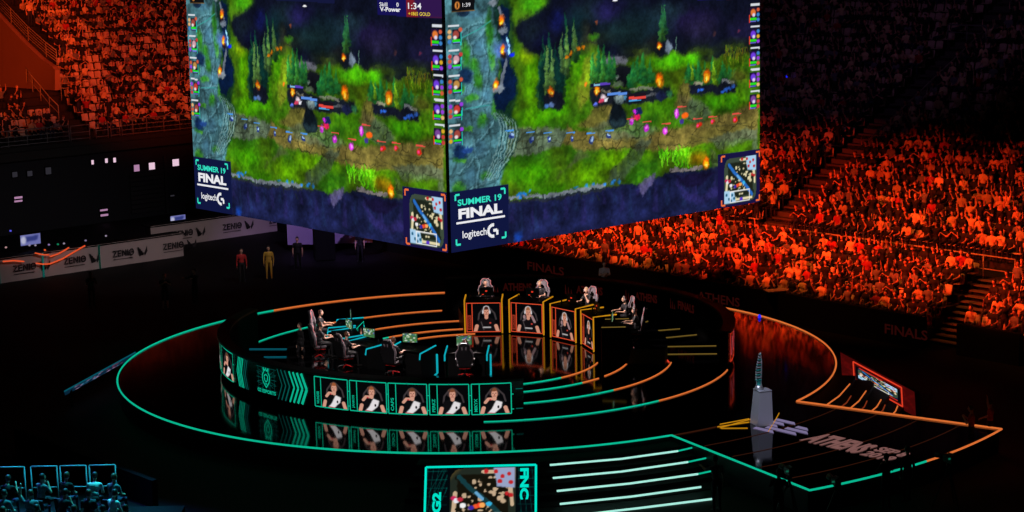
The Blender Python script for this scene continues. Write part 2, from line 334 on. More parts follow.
PAINT = [
('P',(30,76,12),[(-0.0055,-0.1125),(1.0575,-0.1392),(1.06,1.2756),(-0.0291,1.0981)],0,1,3),
('E',(48,120,6),0.237,0.7417,0.0657,0.0556,0.9,0.85),
('E',(40,95,5),0.3026,0.8141,0.0488,0.0322,0.9,0.85),
('E',(70,125,5),0.4054,0.7725,0.0565,0.0489,0.9,0.85),
('E',(75,130,5),0.4918,0.7263,0.0515,0.0412,0.9,0.85),
('E',(60,120,8),0.5833,0.7005,0.0462,0.05,0.9,0.85),
('E',(60,135,5),0.2551,0.5185,0.0478,0.0395,0.9,0.85),
('E',(50,120,8),0.2946,0.4926,0.0604,0.0357,0.9,0.85),
('E',(55,115,8),0.4172,0.5588,0.0502,0.0364,0.9,0.85),
('E',(50,100,8),0.4552,0.5482,0.0317,0.0285,0.9,0.85),
('E',(48,100,10),0.6679,0.5254,0.0606,0.0502,0.9,0.85),
('E',(45,115,8),0.8759,0.5331,0.0856,0.0388,0.9,0.85),
('E',(60,140,5),0.4099,0.3681,0.0343,0.0802,0.9,0.85),
('E',(50,130,5),0.3318,0.4381,0.0275,0.0994,0.9,0.85),
('E',(70,140,8),0.3646,0.263,0.0245,0.0794,0.9,0.85),
('E',(50,140,10),0.6858,0.3395,0.0742,0.0417,0.9,0.85),
('E',(60,150,5),0.7539,0.3389,0.0344,0.0336,0.9,0.85),
('E',(60,120,5),0.2424,0.3671,0.0237,0.1566,0.9,0.85),
('E',(110,140,10),0.229,0.2678,0.0236,0.0389,0.9,0.85),
('E',(70,110,20),0.2227,0.1003,0.0352,0.0617,0.9,0.85),
('E',(50,130,15),0.2466,0.0752,0.0413,0.0348,0.9,0.85),
('E',(70,120,20),0.84,0.6788,0.0708,0.0388,0.9,0.85),
('E',(80,130,15),0.9224,0.7137,0.058,0.0524,0.9,0.85),
('E',(80,140,10),0.7523,0.7288,0.0554,0.0427,0.9,0.85),
('E',(60,110,10),0.9115,0.7556,0.0362,0.0262,0.9,0.85),
('P',(118,100,52),[(0.3764,0.5688),(0.4239,0.5193),(0.4496,0.4743),(0.4564,0.4265),(0.4761,0.356),(0.4954,0.3421),(0.5011,0.4161),(0.4942,0.4723),(0.5129,0.5322),(0.532,0.5679),(0.4547,0.5971)],5,0.8,2),
('P',(140,130,40),[(0.4043,0.3073),(0.4484,0.2802),(0.4573,0.3376),(0.4246,0.4506),(0.3865,0.5058),(0.3843,0.4251)],6,0.55,0),
('P',(118,100,52),[(0.3295,0.6257),(0.3486,0.5725),(0.4073,0.6019),(0.493,0.6031),(0.5837,0.6505),(0.6775,0.6234),(0.7875,0.6148),(0.9918,0.5667),(0.9919,0.7161),(0.8649,0.7087),(0.7523,0.716),(0.6332,0.7088),(0.4858,0.68),(0.3908,0.6763)],4,0.85,2),
('P',(78,92,74),[(0.1508,0.5888),(0.1576,0.5313),(0.2397,0.5557),(0.318,0.5638),(0.3483,0.5926),(0.3293,0.6377),(0.2683,0.6556),(0.1643,0.6615)],2,0.95,4),
('P',(78,92,74),[(0.4074,0.5897),(0.4934,0.5539),(0.5842,0.5841),(0.6505,0.6276),(0.5837,0.6588),(0.4543,0.6379)],4,0.6,4),
('P',(46,58,50),[(0.5837,0.6588),(0.6235,0.6569),(0.583,0.7422),(0.5103,0.8207),(0.4652,0.8246),(0.485,0.7664)],3,0.75,4),
('P',(70,78,52),[(0.328,0.7462),(0.422,0.6938),(0.3846,0.6671),(0.3655,0.7044),(0.3153,0.7762)],3,0.75,2),
('P',(78,92,74),[(0.7054,0.4885),(0.7878,0.521),(0.8297,0.5782),(0.7875,0.6233),(0.7185,0.5874)],4,0.8,2),
('P',(118,100,52),[(0.7054,0.4759),(0.733,0.4206),(0.7535,0.4401),(0.7532,0.5162),(0.7324,0.5556),(0.6983,0.5423)],4,0.7,2),
('P',(78,92,74),[(0.8082,0.6952),(0.9116,0.6683),(0.9919,0.6721),(0.992,0.8133),(0.9588,0.8075),(0.9735,0.7219),(0.8576,0.7465)],3,0.75,4),
('P',(60,70,55),[(0.8152,0.7308),(0.8363,0.7429),(0.8574,0.8334),(0.829,0.8283)],2,0.7,0),
('L',(50,50,30),[(0.3294,0.6297),(0.4226,0.6368),(0.5836,0.6713)],0.0036,0.6),
('L',(50,50,30),[(0.4538,0.6787),(0.5834,0.688),(0.7872,0.7004)],0.0037,0.6),
('L',(50,50,30),[(0.1681,0.6033),(0.269,0.6039),(0.3356,0.6227)],0.0035,0.6),
('L',(50,50,30),[(0.2101,0.5511),(0.2206,0.6396)],0.0035,0.6),
('L',(50,50,30),[(0.2696,0.5563),(0.2566,0.6297)],0.0036,0.6),
('L',(50,50,30),[(0.7874,0.6404),(0.8579,0.6427),(0.9479,0.639)],0.0038,0.6),
('L',(50,50,30),[(0.7525,0.6691),(0.8435,0.7009)],0.0038,0.6),
('P',(58,96,104),[(-0.0055,-0.1125),(0.1448,-0.1041),(0.1502,0.0941),(0.1542,0.2017),(0.1466,0.3164),(0.1332,0.4306),(0.1522,0.5032),(0.1717,0.5608),(0.1612,0.6688),(0.1416,0.8029),(-0.0276,1.0207)],3,1,4),
('L',(96,140,150),[(0.022,0.1694),(0.0727,0.1403),(0.1295,0.1304)],0.0056,0.6),
('L',(25,50,55),[(0.026,0.1773),(0.0768,0.1483),(0.1337,0.1384)],0.0045,0.6),
('L',(96,140,150),[(0.0208,0.2333),(0.0858,0.1947),(0.1354,0.1233)],0.0056,0.6),
('L',(25,50,55),[(0.0248,0.2413),(0.0899,0.2028),(0.1395,0.1313)],0.0045,0.6),
('L',(96,140,150),[(0.0684,0.3834),(0.0761,0.2698),(0.0613,0.1544)],0.0057,0.6),
('L',(25,50,55),[(0.0725,0.3916),(0.0801,0.2779),(0.0653,0.1623)],0.0046,0.6),
('L',(96,140,150),[(0.0167,0.4525),(0.0672,0.4521),(0.1243,0.4448)],0.0057,0.6),
('L',(25,50,55),[(0.0207,0.4607),(0.0713,0.4604),(0.1285,0.4531)],0.0046,0.6),
('L',(96,140,150),[(0.0957,0.4447),(0.115,0.3126),(0.1056,0.1968)],0.0058,0.6),
('L',(25,50,55),[(0.0998,0.4529),(0.1192,0.3208),(0.1098,0.2048)],0.0046,0.6),
('L',(96,140,150),[(0.0362,0.6086),(0.0934,0.5795),(0.1291,0.4997)],0.0058,0.6),
('L',(25,50,55),[(0.0402,0.617),(0.0975,0.5879),(0.1333,0.5081)],0.0046,0.6),
('L',(96,140,150),[(0.0204,0.7021),(0.0636,0.6519),(0.1156,0.622)],0.0058,0.6),
('L',(25,50,55),[(0.0245,0.7105),(0.0677,0.6603),(0.1198,0.6304)],0.0046,0.6),
('L',(96,140,150),[(0.0047,0.7955),(0.0617,0.7601),(0.1251,0.7408)],0.0058,0.6),
('L',(25,50,55),[(0.0087,0.804),(0.0658,0.7687),(0.1293,0.7494)],0.0046,0.6),
('L',(96,140,150),[(0.0729,0.77),(0.086,0.6752),(0.065,0.5749)],0.0058,0.6),
('L',(25,50,55),[(0.077,0.7786),(0.0901,0.6837),(0.0691,0.5833)],0.0047,0.6),
('E',(26,92,14),0.054,0.2483,0.014,0.0606,0.8,0.8),
('E',(26,92,14),0.0785,0.2929,0.0169,0.0305,0.8,0.8),
('E',(26,92,14),0.086,0.3474,0.0141,0.0344,0.8,0.8),
('E',(26,92,14),0.0679,0.4139,0.0197,0.0153,0.8,0.8),
('E',(26,92,14),0.0405,0.3721,0.0112,0.019,0.8,0.8),
('E',(26,92,14),0.1233,0.1604,0.0114,0.0762,0.8,0.8),
('E',(26,92,14),0.1271,0.2756,0.0114,0.046,0.8,0.8),
('E',(26,92,14),0.0947,0.5023,0.0142,0.0231,0.8,0.8),
('E',(26,92,14),0.0221,0.7603,0.0196,0.0308,0.8,0.8),
('E',(26,92,14),0.0299,0.646,0.0168,0.0153,0.8,0.8),
('E',(26,92,14),0.1053,0.7176,0.0172,0.0195,0.8,0.8),
('E',(26,92,14),0.1383,0.47,0.0144,0.0387,0.8,0.8),
('E',(26,92,14),0.0545,0.527,0.0169,0.0115,0.8,0.8),
('E',(66,112,140),0.0735,0.095,0.028,0.0226,0.9,0.5),
('E',(66,112,140),0.0939,0.2184,0.0226,0.038,0.9,0.5),
('E',(66,112,140),0.1097,0.289,0.0199,0.0306,0.9,0.5),
('E',(66,112,140),0.087,0.6172,0.0285,0.0309,0.9,0.5),
('E',(66,112,140),0.0626,0.7098,0.0198,0.0387,0.9,0.5),
('E',(66,112,140),0.1106,0.4082,0.0171,0.0308,0.9,0.5),
('E',(12,30,60),0.0525,0.3279,0.0196,0.0304,0.5,0.9),
('E',(14,34,70),0.0304,0.6153,0.0196,0.0306,0.5,0.95),
('E',(30,60,120),0.053,0.6115,0.0169,0.0115,0.5,0.9),
('E',(15,30,50),0.0512,0.0931,0.0195,0.015,0.4,0.9),
('L',(108,140,140),[(0.1295,0.4765),(0.1433,0.5174),(0.1482,0.5727),(0.1386,0.6258),(0.1204,0.6774),(0.0993,0.736)],0.005,0.85),
('L',(14,44,44),[(0.1353,0.4774),(0.1491,0.5183),(0.154,0.5736),(0.1444,0.6268),(0.1262,0.6784),(0.105,0.7371)],0.0046,0.85),
('L',(108,140,140),[(0.1378,0.4777),(0.1525,0.5188),(0.1575,0.5742),(0.1479,0.6274),(0.1278,0.6787),(0.1057,0.7372)],0.005,0.85),
('L',(14,44,44),[(0.1436,0.4786),(0.1583,0.5197),(0.1633,0.5751),(0.1537,0.6284),(0.1336,0.6797),(0.1114,0.7383)],0.0047,0.85),
('L',(108,140,140),[(0.1461,0.4789),(0.1618,0.5202),(0.1668,0.5757),(0.1572,0.6289),(0.1352,0.68),(0.1121,0.7384)],0.005,0.85),
('L',(14,44,44),[(0.1519,0.4798),(0.1676,0.5211),(0.1726,0.5766),(0.163,0.6299),(0.141,0.681),(0.1179,0.7395)],0.0047,0.85),
('L',(108,140,140),[(0.1544,0.4802),(0.1711,0.5216),(0.1761,0.5772),(0.1665,0.6305),(0.1426,0.6813),(0.1186,0.7396)],0.005,0.85),
('L',(14,44,44),[(0.1602,0.481),(0.177,0.5225),(0.182,0.5781),(0.1723,0.6315),(0.1484,0.6823),(0.1243,0.7407)],0.0047,0.85),
('L',(108,140,140),[(0.1628,0.4814),(0.1805,0.523),(0.1855,0.5787),(0.1758,0.6321),(0.15,0.6826),(0.125,0.7408)],0.0051,0.85),
('L',(14,44,44),[(0.1686,0.4822),(0.1863,0.5239),(0.1913,0.5796),(0.1817,0.6331),(0.1558,0.6836),(0.1308,0.7419)],0.0047,0.85),
('L',(108,140,140),[(0.1712,0.4826),(0.1898,0.5244),(0.1949,0.5802),(0.1852,0.6336),(0.1575,0.6839),(0.1315,0.742)],0.0051,0.85),
('L',(14,44,44),[(0.177,0.4834),(0.1957,0.5253),(0.2007,0.5811),(0.1911,0.6346),(0.1633,0.6849),(0.1373,0.7431)],0.0047,0.85),
('P',(12,38,30),[(0.1373,0.0092),(0.1881,0.0704),(0.1956,0.1481),(0.1848,0.2822),(0.2041,0.3623),(0.1999,0.4398),(0.1813,0.5075),(0.1382,0.4778),(0.1306,0.4109),(0.1501,0.2783),(0.1405,0.162)],3,0.9,0),
('P',(8,22,52),[(0.1592,0.0681),(0.182,0.0891),(0.179,0.2816),(0.1982,0.3615),(0.1943,0.4234),(0.1613,0.4811),(0.1355,0.4619),(0.1305,0.4148),(0.1481,0.4016),(0.1552,0.3174),(0.1545,0.1826)],1,0.95,0),
('L',(96,104,120),[(0.1533,0.079),(0.1612,0.1257),(0.1663,0.1645)],0.0153,0.95),
('L',(92,100,112),[(0.1703,0.2806),(0.1609,0.3258),(0.1513,0.3788)],0.0174,0.95),
('E',(110,120,130),0.1454,0.3897,0.0173,0.0154,0.4,1.0),
('E',(90,100,112),0.1634,0.1681,0.0144,0.0153,0.4,1.0),
('E',(110,120,130),0.1364,0.0586,0.0143,0.0152,0.4,1.0),
('E',(80,110,190),0.1564,0.2404,0.0259,0.0346,0.8,0.7),
('L',(140,200,255),[(0.1745,0.1961),(0.1795,0.2507)],0.0077,0.9),
('E',(20,40,230),0.1881,0.2594,0.0064,0.0085,0.6,1.0),
('E',(30,20,20),0.1619,0.2603,0.0116,0.0154,0.5,1.0),
('E',(25,22,30),0.155,0.1519,0.0115,0.0153,0.5,1.0),
('E',(235,90,10),0.1583,0.125,0.0082,0.0194,0.7,1.0),
('E',(255,170,20),0.1582,0.1292,0.006,0.0126,0.5,1.0),
('E',(255,225,90),0.1582,0.1326,0.0032,0.0059,0.5,1.0),
('E',(235,90,10),0.1594,0.2365,0.0082,0.0195,0.7,1.0),
('E',(255,170,20),0.1593,0.2408,0.006,0.0127,0.5,1.0),
('E',(255,225,90),0.1593,0.2441,0.0032,0.0059,0.5,1.0),
('E',(235,90,10),0.1371,0.3689,0.0082,0.0195,0.7,1.0),
('E',(255,170,20),0.137,0.3731,0.006,0.0127,0.5,1.0),
('E',(255,225,90),0.1369,0.3765,0.0032,0.0059,0.5,1.0),
('P',(12,14,32),[(0.1956,0.1481),(0.2163,0.1307),(0.2579,0.1111),(0.3003,0.0679),(0.294,-0.1344),(1.0575,-0.1392),(1.0583,0.3471),(0.9662,0.3456),(0.8727,0.3438),(0.8058,0.3617),(0.7539,0.3389),(0.6928,0.2986),(0.6524,0.3274),(0.6259,0.3079),(0.5862,0.3199),(0.5051,0.327),(0.4703,0.2987),(0.4331,0.2384),(0.405,0.2434),(0.3704,0.2955),(0.3209,0.3374),(0.2969,0.3187),(0.2615,0.2753),(0.2262,0.2558),(0.2034,0.2145)],8,0.97,0),
('E',(16,20,70),0.3234,0.1404,0.0242,0.0471,0.9,0.8),
('E',(18,30,36),0.4282,0.118,0.0499,0.0637,0.9,0.8),
('E',(22,20,55),0.485,0.0988,0.0507,0.0321,0.9,0.8),
('E',(14,28,36),0.5874,0.1644,0.0653,0.0653,0.9,0.8),
('E',(24,30,24),0.4584,0.2249,0.0441,0.0321,0.9,0.8),
('E',(40,120,10),0.4334,0.2144,0.0156,0.016,0.9,0.8),
('E',(45,40,28),0.4087,0.188,0.0186,0.0318,0.9,0.8),
('E',(26,20,52),0.7546,0.1796,0.1028,0.0585,0.9,0.8),
('E',(24,22,50),0.93,0.2384,0.0504,0.0772,0.9,0.8),
('E',(18,24,30),0.7887,0.2879,0.0693,0.0337,0.9,0.8),
('E',(14,26,28),0.5607,0.2435,0.0779,0.0408,0.9,0.8),
('E',(22,22,24),0.6362,0.2512,0.0398,0.0247,0.9,0.8),
('E',(14,14,50),0.2743,0.2141,0.0298,0.0391,0.9,0.8),
('E',(60,35,35),0.8376,0.2422,0.007,0.0127,0.6,1.0),
('E',(70,30,50),0.9228,0.2377,0.0072,0.0086,0.6,1.0),
('E',(120,60,30),0.4434,0.1593,0.0047,0.008,0.6,1.0),
('E',(20,30,40),0.2451,0.1799,0.0355,0.0544,1.2,0.8),
('E',(14,40,44),0.3809,0.1853,0.0308,0.0793,1.2,0.8),
('E',(20,40,42),0.5223,0.199,0.0834,0.0486,1.2,0.8),
('E',(24,44,52),0.6533,0.1786,0.0466,0.0659,1.2,0.8),
('E',(34,30,56),0.7889,0.2248,0.0554,0.0505,1.2,0.8),
('E',(34,44,22),0.5864,0.2953,0.0589,0.0328,1.2,0.8),
('E',(30,44,18),0.912,0.3052,0.0574,0.0343,1.2,0.8),
('E',(34,30,80),0.4752,0.1301,0.0379,0.0321,1.2,0.8),
('E',(26,44,54),0.6803,0.1315,0.0536,0.033,1.2,0.8),
('E',(52,56,26),0.4142,0.2524,0.0249,0.0399,1.2,0.8),
('E',(40,60,16),0.7885,0.3259,0.0555,0.0296,1.2,0.8),
('P',(92,92,104),[(0.4512,0.3127),(0.4767,0.2994),(0.5278,0.3052),(0.5438,0.3315),(0.5339,0.3467),(0.4954,0.3421),(0.4637,0.3303)],2,0.9,0),
('P',(14,14,24),[(0.4699,0.3391),(0.5404,0.3474),(0.5859,0.3692),(0.5855,0.4104),(0.5267,0.4357),(0.4949,0.3908)],3,0.95,0),
('E',(84,96,88),0.5046,0.388,0.0128,0.0102,0.4,1.0),
('E',(74,90,70),0.5107,0.4173,0.0193,0.0122,0.4,1.0),
('T',(18,70,52),0.2802,0.443,0.018,0.2123),
('T',(18,70,52),0.2988,0.4059,0.0181,0.1969),
('T',(18,70,52),0.3164,0.4559,0.0213,0.1978),
('T',(18,70,52),0.3348,0.4425,0.0214,0.214),
('T',(18,70,52),0.351,0.3728,0.0184,0.2218),
('T',(18,70,52),0.3764,0.3041,0.0185,0.1429),
('T',(18,70,52),0.2707,0.4812,0.018,0.1967),
('T',(18,70,52),0.319,0.4881,0.0213,0.1744),
('P',(8,30,34),[(0.2667,0.3309),(0.2978,0.2558),(0.3341,0.2597),(0.3518,0.3093),(0.3382,0.419),(0.3314,0.4739),(0.319,0.4881),(0.2767,0.4821),(0.2654,0.4291)],3,0.6,0),
('T',(80,120,70),0.2893,0.4363,0.012,0.1812),
('T',(80,120,70),0.3047,0.4146,0.0121,0.1421),
('T',(80,120,70),0.3512,0.3569,0.0123,0.1664),
('T',(80,120,70),0.3768,0.2723,0.0123,0.1032),
('T',(80,120,70),0.336,0.3471,0.0122,0.1345),
('E',(200,110,10),0.352,0.2894,0.0061,0.0079,0.7,0.9),
('E',(200,110,10),0.3644,0.2789,0.0061,0.0079,0.7,0.9),
('E',(200,110,10),0.3862,0.2614,0.0062,0.008,0.7,0.9),
('E',(200,110,10),0.4018,0.2551,0.0062,0.008,0.7,0.9),
('P',(16,18,30),[(0.2742,0.4421),(0.3169,0.4162),(0.332,0.4261),(0.3436,0.4756),(0.325,0.4969),(0.2797,0.4825)],2,0.95,0),
('E',(60,100,160),0.2857,0.4794,0.009,0.0099,0.5,1.0),
('E',(70,90,130),0.3009,0.4776,0.0091,0.0099,0.5,1.0),
('E',(235,90,10),0.3016,0.4255,0.009,0.0209,0.7,1.0),
('E',(255,170,20),0.3015,0.43,0.0066,0.0137,0.5,1.0),
('E',(255,225,90),0.3015,0.4337,0.0035,0.0064,0.5,1.0),
('T',(20,88,46),0.4312,0.4232,0.0188,0.1207),
('T',(20,88,46),0.4471,0.4091,0.0189,0.137),
('T',(20,88,46),0.466,0.4197,0.0222,0.1455),
('T',(20,88,46),0.4851,0.414,0.0223,0.1135),
('T',(20,88,46),0.4981,0.3994,0.016,0.0893),
('T',(60,150,60),0.4599,0.3945,0.0127,0.1049),
('T',(60,150,60),0.4284,0.3906,0.0094,0.0804),
('T',(22,100,50),0.5592,0.4317,0.0228,0.082),
('T',(22,100,50),0.5756,0.4174,0.0229,0.0904),
('T',(22,100,50),0.5953,0.4282,0.023,0.1153),
('T',(22,100,50),0.6184,0.4228,0.0199,0.0827),
('T',(22,100,50),0.5461,0.4383,0.0162,0.0574),
('P',(18,22,34),[(0.4186,0.4296),(0.4755,0.4209),(0.559,0.4564),(0.6785,0.4472),(0.6918,0.4909),(0.6647,0.504),(0.5848,0.5095),(0.4747,0.5022),(0.4303,0.504),(0.4182,0.4619)],2,0.95,0),
('L',(130,125,110),[(0.4562,0.4427),(0.5072,0.4577),(0.5394,0.4661)],0.0122,0.9),
('L',(110,110,100),[(0.546,0.4465),(0.6017,0.4455),(0.6249,0.4569)],0.0123,0.8),
('L',(90,92,96),[(0.585,0.4847),(0.6381,0.4753),(0.6648,0.4872)],0.0103,0.7),
('E',(235,90,10),0.4405,0.4315,0.0102,0.0232,0.7,1.0),
('E',(255,170,20),0.4405,0.4366,0.0075,0.0152,0.5,1.0),
('E',(255,225,90),0.4404,0.4406,0.0039,0.0071,0.5,1.0),
('E',(235,90,10),0.6484,0.4204,0.013,0.0287,0.7,1.0),
('E',(255,170,20),0.6484,0.4267,0.0095,0.0187,0.5,1.0),
('E',(255,225,90),0.6484,0.4317,0.005,0.0087,0.5,1.0),
('E',(24,30,60),0.6514,0.4854,0.0201,0.0209,0.5,1.0),
('E',(30,80,60),0.6783,0.4807,0.0101,0.0209,0.5,1.0),
('E',(230,120,30),0.4063,0.4039,0.005,0.0096,0.6,1.0),
('T',(24,104,50),0.7466,0.4392,0.024,0.0758),
('T',(24,104,50),0.7638,0.4498,0.0207,0.076),
('T',(24,104,50),0.7811,0.4521,0.0208,0.0931),
('T',(24,104,50),0.83,0.4583,0.0246,0.1023),
('T',(24,104,50),0.8654,0.4543,0.0249,0.0771),
('T',(24,104,50),0.8867,0.4656,0.0179,0.0688),
('T',(24,104,50),0.802,0.4632,0.0209,0.085),
('T',(24,104,50),0.9082,0.4684,0.018,0.0604),
('T',(120,170,30),0.8335,0.4588,0.0141,0.0853),
('T',(120,170,30),0.757,0.432,0.0103,0.0591),
('P',(16,18,34),[(0.7431,0.4556),(0.7881,0.4529),(0.8441,0.4687),(0.8654,0.4457),(0.9082,0.4511),(0.919,0.4784),(0.9118,0.5034),(0.8299,0.5011),(0.7533,0.4992)],1.5,0.95,0),
('L',(130,124,104),[(0.7638,0.4498),(0.7951,0.4453)],0.0127,0.9),
('L',(120,126,130),[(0.8654,0.4543),(0.9046,0.4593)],0.0129,0.95),
('E',(40,90,190),0.781,0.4818,0.0076,0.0085,0.6,0.9),
('E',(40,90,190),0.7949,0.4794,0.0077,0.0085,0.6,0.9),
('E',(40,90,190),0.8653,0.4886,0.0078,0.0086,0.6,0.9),
('E',(40,90,190),0.8795,0.4862,0.0078,0.0086,0.6,0.9),
('E',(40,90,190),0.8903,0.4833,0.0079,0.0086,0.6,0.9),
('E',(40,90,190),0.9046,0.4766,0.0079,0.0086,0.6,0.9),
('E',(235,90,10),0.8091,0.4195,0.0136,0.0293,0.7,1.0),
('E',(255,170,20),0.8091,0.4259,0.01,0.0191,0.5,1.0),
('E',(255,225,90),0.8091,0.431,0.0052,0.0089,0.5,1.0),
('T',(30,92,60),0.6562,0.2533,0.02,0.1237),
('T',(30,92,60),0.6663,0.2294,0.0167,0.1073),
('E',(235,90,10),0.6494,0.2736,0.0078,0.0171,0.7,1.0),
('E',(255,170,20),0.6493,0.2774,0.0057,0.0112,0.5,1.0),
('E',(255,225,90),0.6493,0.2803,0.003,0.0052,0.5,1.0),
('P',(110,125,140),[(0.6661,0.2626),(0.6762,0.2553),(0.6895,0.29),(0.6793,0.3138),(0.6659,0.304)],1,0.85,0),
('L',(90,130,110),[(0.7032,0.2498),(0.703,0.2997)],0.0042,0.9),
('E',(60,160,10),0.7539,0.3389,0.0344,0.021,0.9,0.8),
('L',(96,87,18),[(0.954,0.3503),(0.9505,0.3153)],0.0043,0.8),
('L',(74,101,18),[(0.8825,0.3369),(0.8771,0.3021)],0.0043,0.8),
('L',(73,90,18),[(0.9653,0.34),(0.9593,0.3048)],0.0043,0.8),
('L',(93,123,18),[(0.8928,0.3563),(0.8925,0.3219)],0.0043,0.8),
('L',(95,115,18),[(0.8926,0.3827),(0.8877,0.3479)],0.0043,0.8),
('L',(103,86,18),[(0.9315,0.3487),(0.9365,0.3148)],0.0043,0.8),
('L',(101,101,18),[(0.9488,0.3458),(0.9421,0.3106)],0.0043,0.8),
('L',(73,89,18),[(0.9014,0.3809),(0.906,0.3471)],0.0043,0.8),
('L',(78,97,18),[(0.8917,0.3311),(0.8947,0.2971)],0.0043,0.8),
('L',(78,96,18),[(0.9154,0.3691),(0.9207,0.3353)],0.0043,0.8),
('L',(106,85,18),[(0.9263,0.367),(0.9221,0.3321)],0.0043,0.8),
('L',(99,113,18),[(0.9143,0.3578),(0.9145,0.3234)],0.0043,0.8),
('L',(92,94,18),[(0.9166,0.3521),(0.9149,0.3176)],0.0043,0.8),
('L',(81,99,18),[(0.8949,0.348),(0.8974,0.314)],0.0043,0.8),
('L',(103,100,18),[(0.8798,0.3453),(0.8766,0.3107)],0.0043,0.8),
('L',(72,95,18),[(0.9663,0.3969),(0.9723,0.3629)],0.0043,0.8),
('L',(96,99,18),[(0.9052,0.3615),(0.9045,0.3271)],0.0043,0.8),
('L',(93,103,18),[(0.9214,0.3437),(0.9167,0.3088)],0.0043,0.8),
('L',(91,100,18),[(0.8872,0.3486),(0.8829,0.3139)],0.0043,0.8),
('L',(103,92,18),[(0.937,0.3467),(0.9372,0.3123)],0.0043,0.8),
('L',(79,101,18),[(0.9602,0.3553),(0.9627,0.321)],0.0043,0.8),
('L',(110,103,18),[(0.8856,0.3467),(0.8853,0.3124)],0.0043,0.8),
('L',(71,124,18),[(0.9655,0.389),(0.9728,0.3552)],0.0043,0.8),
('L',(75,86,18),[(0.9622,0.3396),(0.9635,0.3052)],0.0043,0.8),
('L',(81,98,18),[(0.9406,0.3438),(0.9478,0.3101)],0.0043,0.8),
('L',(70,98,18),[(0.9068,0.3348),(0.913,0.3012)],0.0043,0.8),
('L',(83,112,18),[(0.9441,0.3827),(0.9456,0.3483)],0.0043,0.8),
('L',(88,97,18),[(0.9341,0.3515),(0.928,0.3163)],0.0043,0.8),
('L',(108,96,18),[(0.8803,0.3796),(0.8765,0.3449)],0.0043,0.8),
('L',(108,103,18),[(0.924,0.3718),(0.918,0.3367)],0.0043,0.8),
('L',(71,124,18),[(0.923,0.3751),(0.9253,0.3409)],0.0043,0.8),
('L',(95,94,18),[(0.8703,0.3796),(0.873,0.3457)],0.0043,0.8),
('L',(89,100,18),[(0.8768,0.3743),(0.8768,0.34)],0.0043,0.8),
('L',(87,115,18),[(0.9262,0.3547),(0.9284,0.3205)],0.0043,0.8),
('L',(84,86,18),[(0.922,0.3571),(0.9276,0.3232)],0.0043,0.8),
('L',(91,94,18),[(0.924,0.3474),(0.921,0.3126)],0.0043,0.8),
('L',(88,90,18),[(0.9019,0.3309),(0.8949,0.2959)],0.0043,0.8),
('L',(109,125,18),[(0.9375,0.3887),(0.9377,0.3542)],0.0043,0.8),
('L',(76,89,18),[(0.9332,0.3678),(0.9313,0.3331)],0.0043,0.8),
('L',(82,99,18),[(0.89,0.3655),(0.8886,0.331)],0.0043,0.8),
('E',(80,80,25),0.9226,0.4357,0.036,0.0346,0.9,0.8),
('L',(100,190,30),[(0.6644,0.7594),(0.6688,0.7224)],0.0051,0.85),
('L',(40,110,10),[(0.7087,0.7848),(0.7083,0.7479)],0.0051,0.85),
('L',(100,190,30),[(0.6647,0.7485),(0.666,0.7123)],0.0051,0.85),
('L',(100,190,30),[(0.7499,0.7742),(0.754,0.7336)],0.0051,0.85),
('L',(100,190,30),[(0.7481,0.7454),(0.7459,0.7193)],0.0051,0.85),
('L',(60,150,10),[(0.7394,0.7797),(0.7489,0.7503)],0.0051,0.85),
('L',(60,150,10),[(0.7223,0.7391),(0.7236,0.7048)],0.0051,0.85),
('L',(80,170,15),[(0.6747,0.7526),(0.6745,0.722)],0.0051,0.85),
('L',(80,170,15),[(0.663,0.7348),(0.6678,0.7038)],0.0051,0.85),
('L',(60,150,10),[(0.678,0.7615),(0.6701,0.7262)],0.0051,0.85),
('L',(100,190,30),[(0.7452,0.7781),(0.7436,0.7399)],0.0051,0.85),
('L',(40,110,10),[(0.7341,0.7881),(0.7341,0.7557)],0.0051,0.85),
('L',(40,110,10),[(0.6987,0.751),(0.703,0.7109)],0.0051,0.85),
('L',(40,110,10),[(0.6529,0.7295),(0.6434,0.6934)],0.0051,0.85),
('L',(100,190,30),[(0.6739,0.7852),(0.6767,0.7595)],0.0051,0.85),
('L',(60,150,10),[(0.7412,0.7904),(0.7421,0.7592)],0.0051,0.85),
('L',(40,110,10),[(0.7336,0.7615),(0.7237,0.7233)],0.0051,0.85),
('L',(80,170,15),[(0.6739,0.7807),(0.6811,0.7471)],0.0051,0.85),
('L',(60,150,10),[(0.7221,0.788),(0.7264,0.7582)],0.0051,0.85),
('L',(80,170,15),[(0.7444,0.7922),(0.7364,0.7497)],0.0051,0.85),
('L',(80,170,15),[(0.7019,0.784),(0.6938,0.7437)],0.0051,0.85),
('L',(80,170,15),[(0.6585,0.7497),(0.6613,0.7218)],0.0051,0.85),
('L',(40,110,10),[(0.7016,0.7562),(0.7101,0.731)],0.0051,0.85),
('L',(80,170,15),[(0.6548,0.7826),(0.6503,0.7423)],0.0051,0.85),
('L',(100,190,30),[(0.748,0.7676),(0.7575,0.7425)],0.0051,0.85),
('L',(40,110,10),[(0.7416,0.7887),(0.7432,0.7603)],0.0051,0.85),
('L',(80,170,15),[(0.708,0.7586),(0.703,0.7293)],0.0051,0.85),
('L',(60,150,10),[(0.6542,0.7462),(0.6448,0.7148)],0.0051,0.85),
('L',(40,110,10),[(0.7458,0.7885),(0.7383,0.7611)],0.0051,0.85),
('L',(40,110,10),[(0.7095,0.745),(0.7004,0.7025)],0.0051,0.85),
('L',(80,170,15),[(0.7025,0.7784),(0.7056,0.753)],0.0051,0.85),
('L',(60,150,10),[(0.6818,0.7411),(0.6797,0.715)],0.0051,0.85),
('L',(100,190,30),[(0.6915,0.7673),(0.6998,0.7381)],0.0051,0.85),
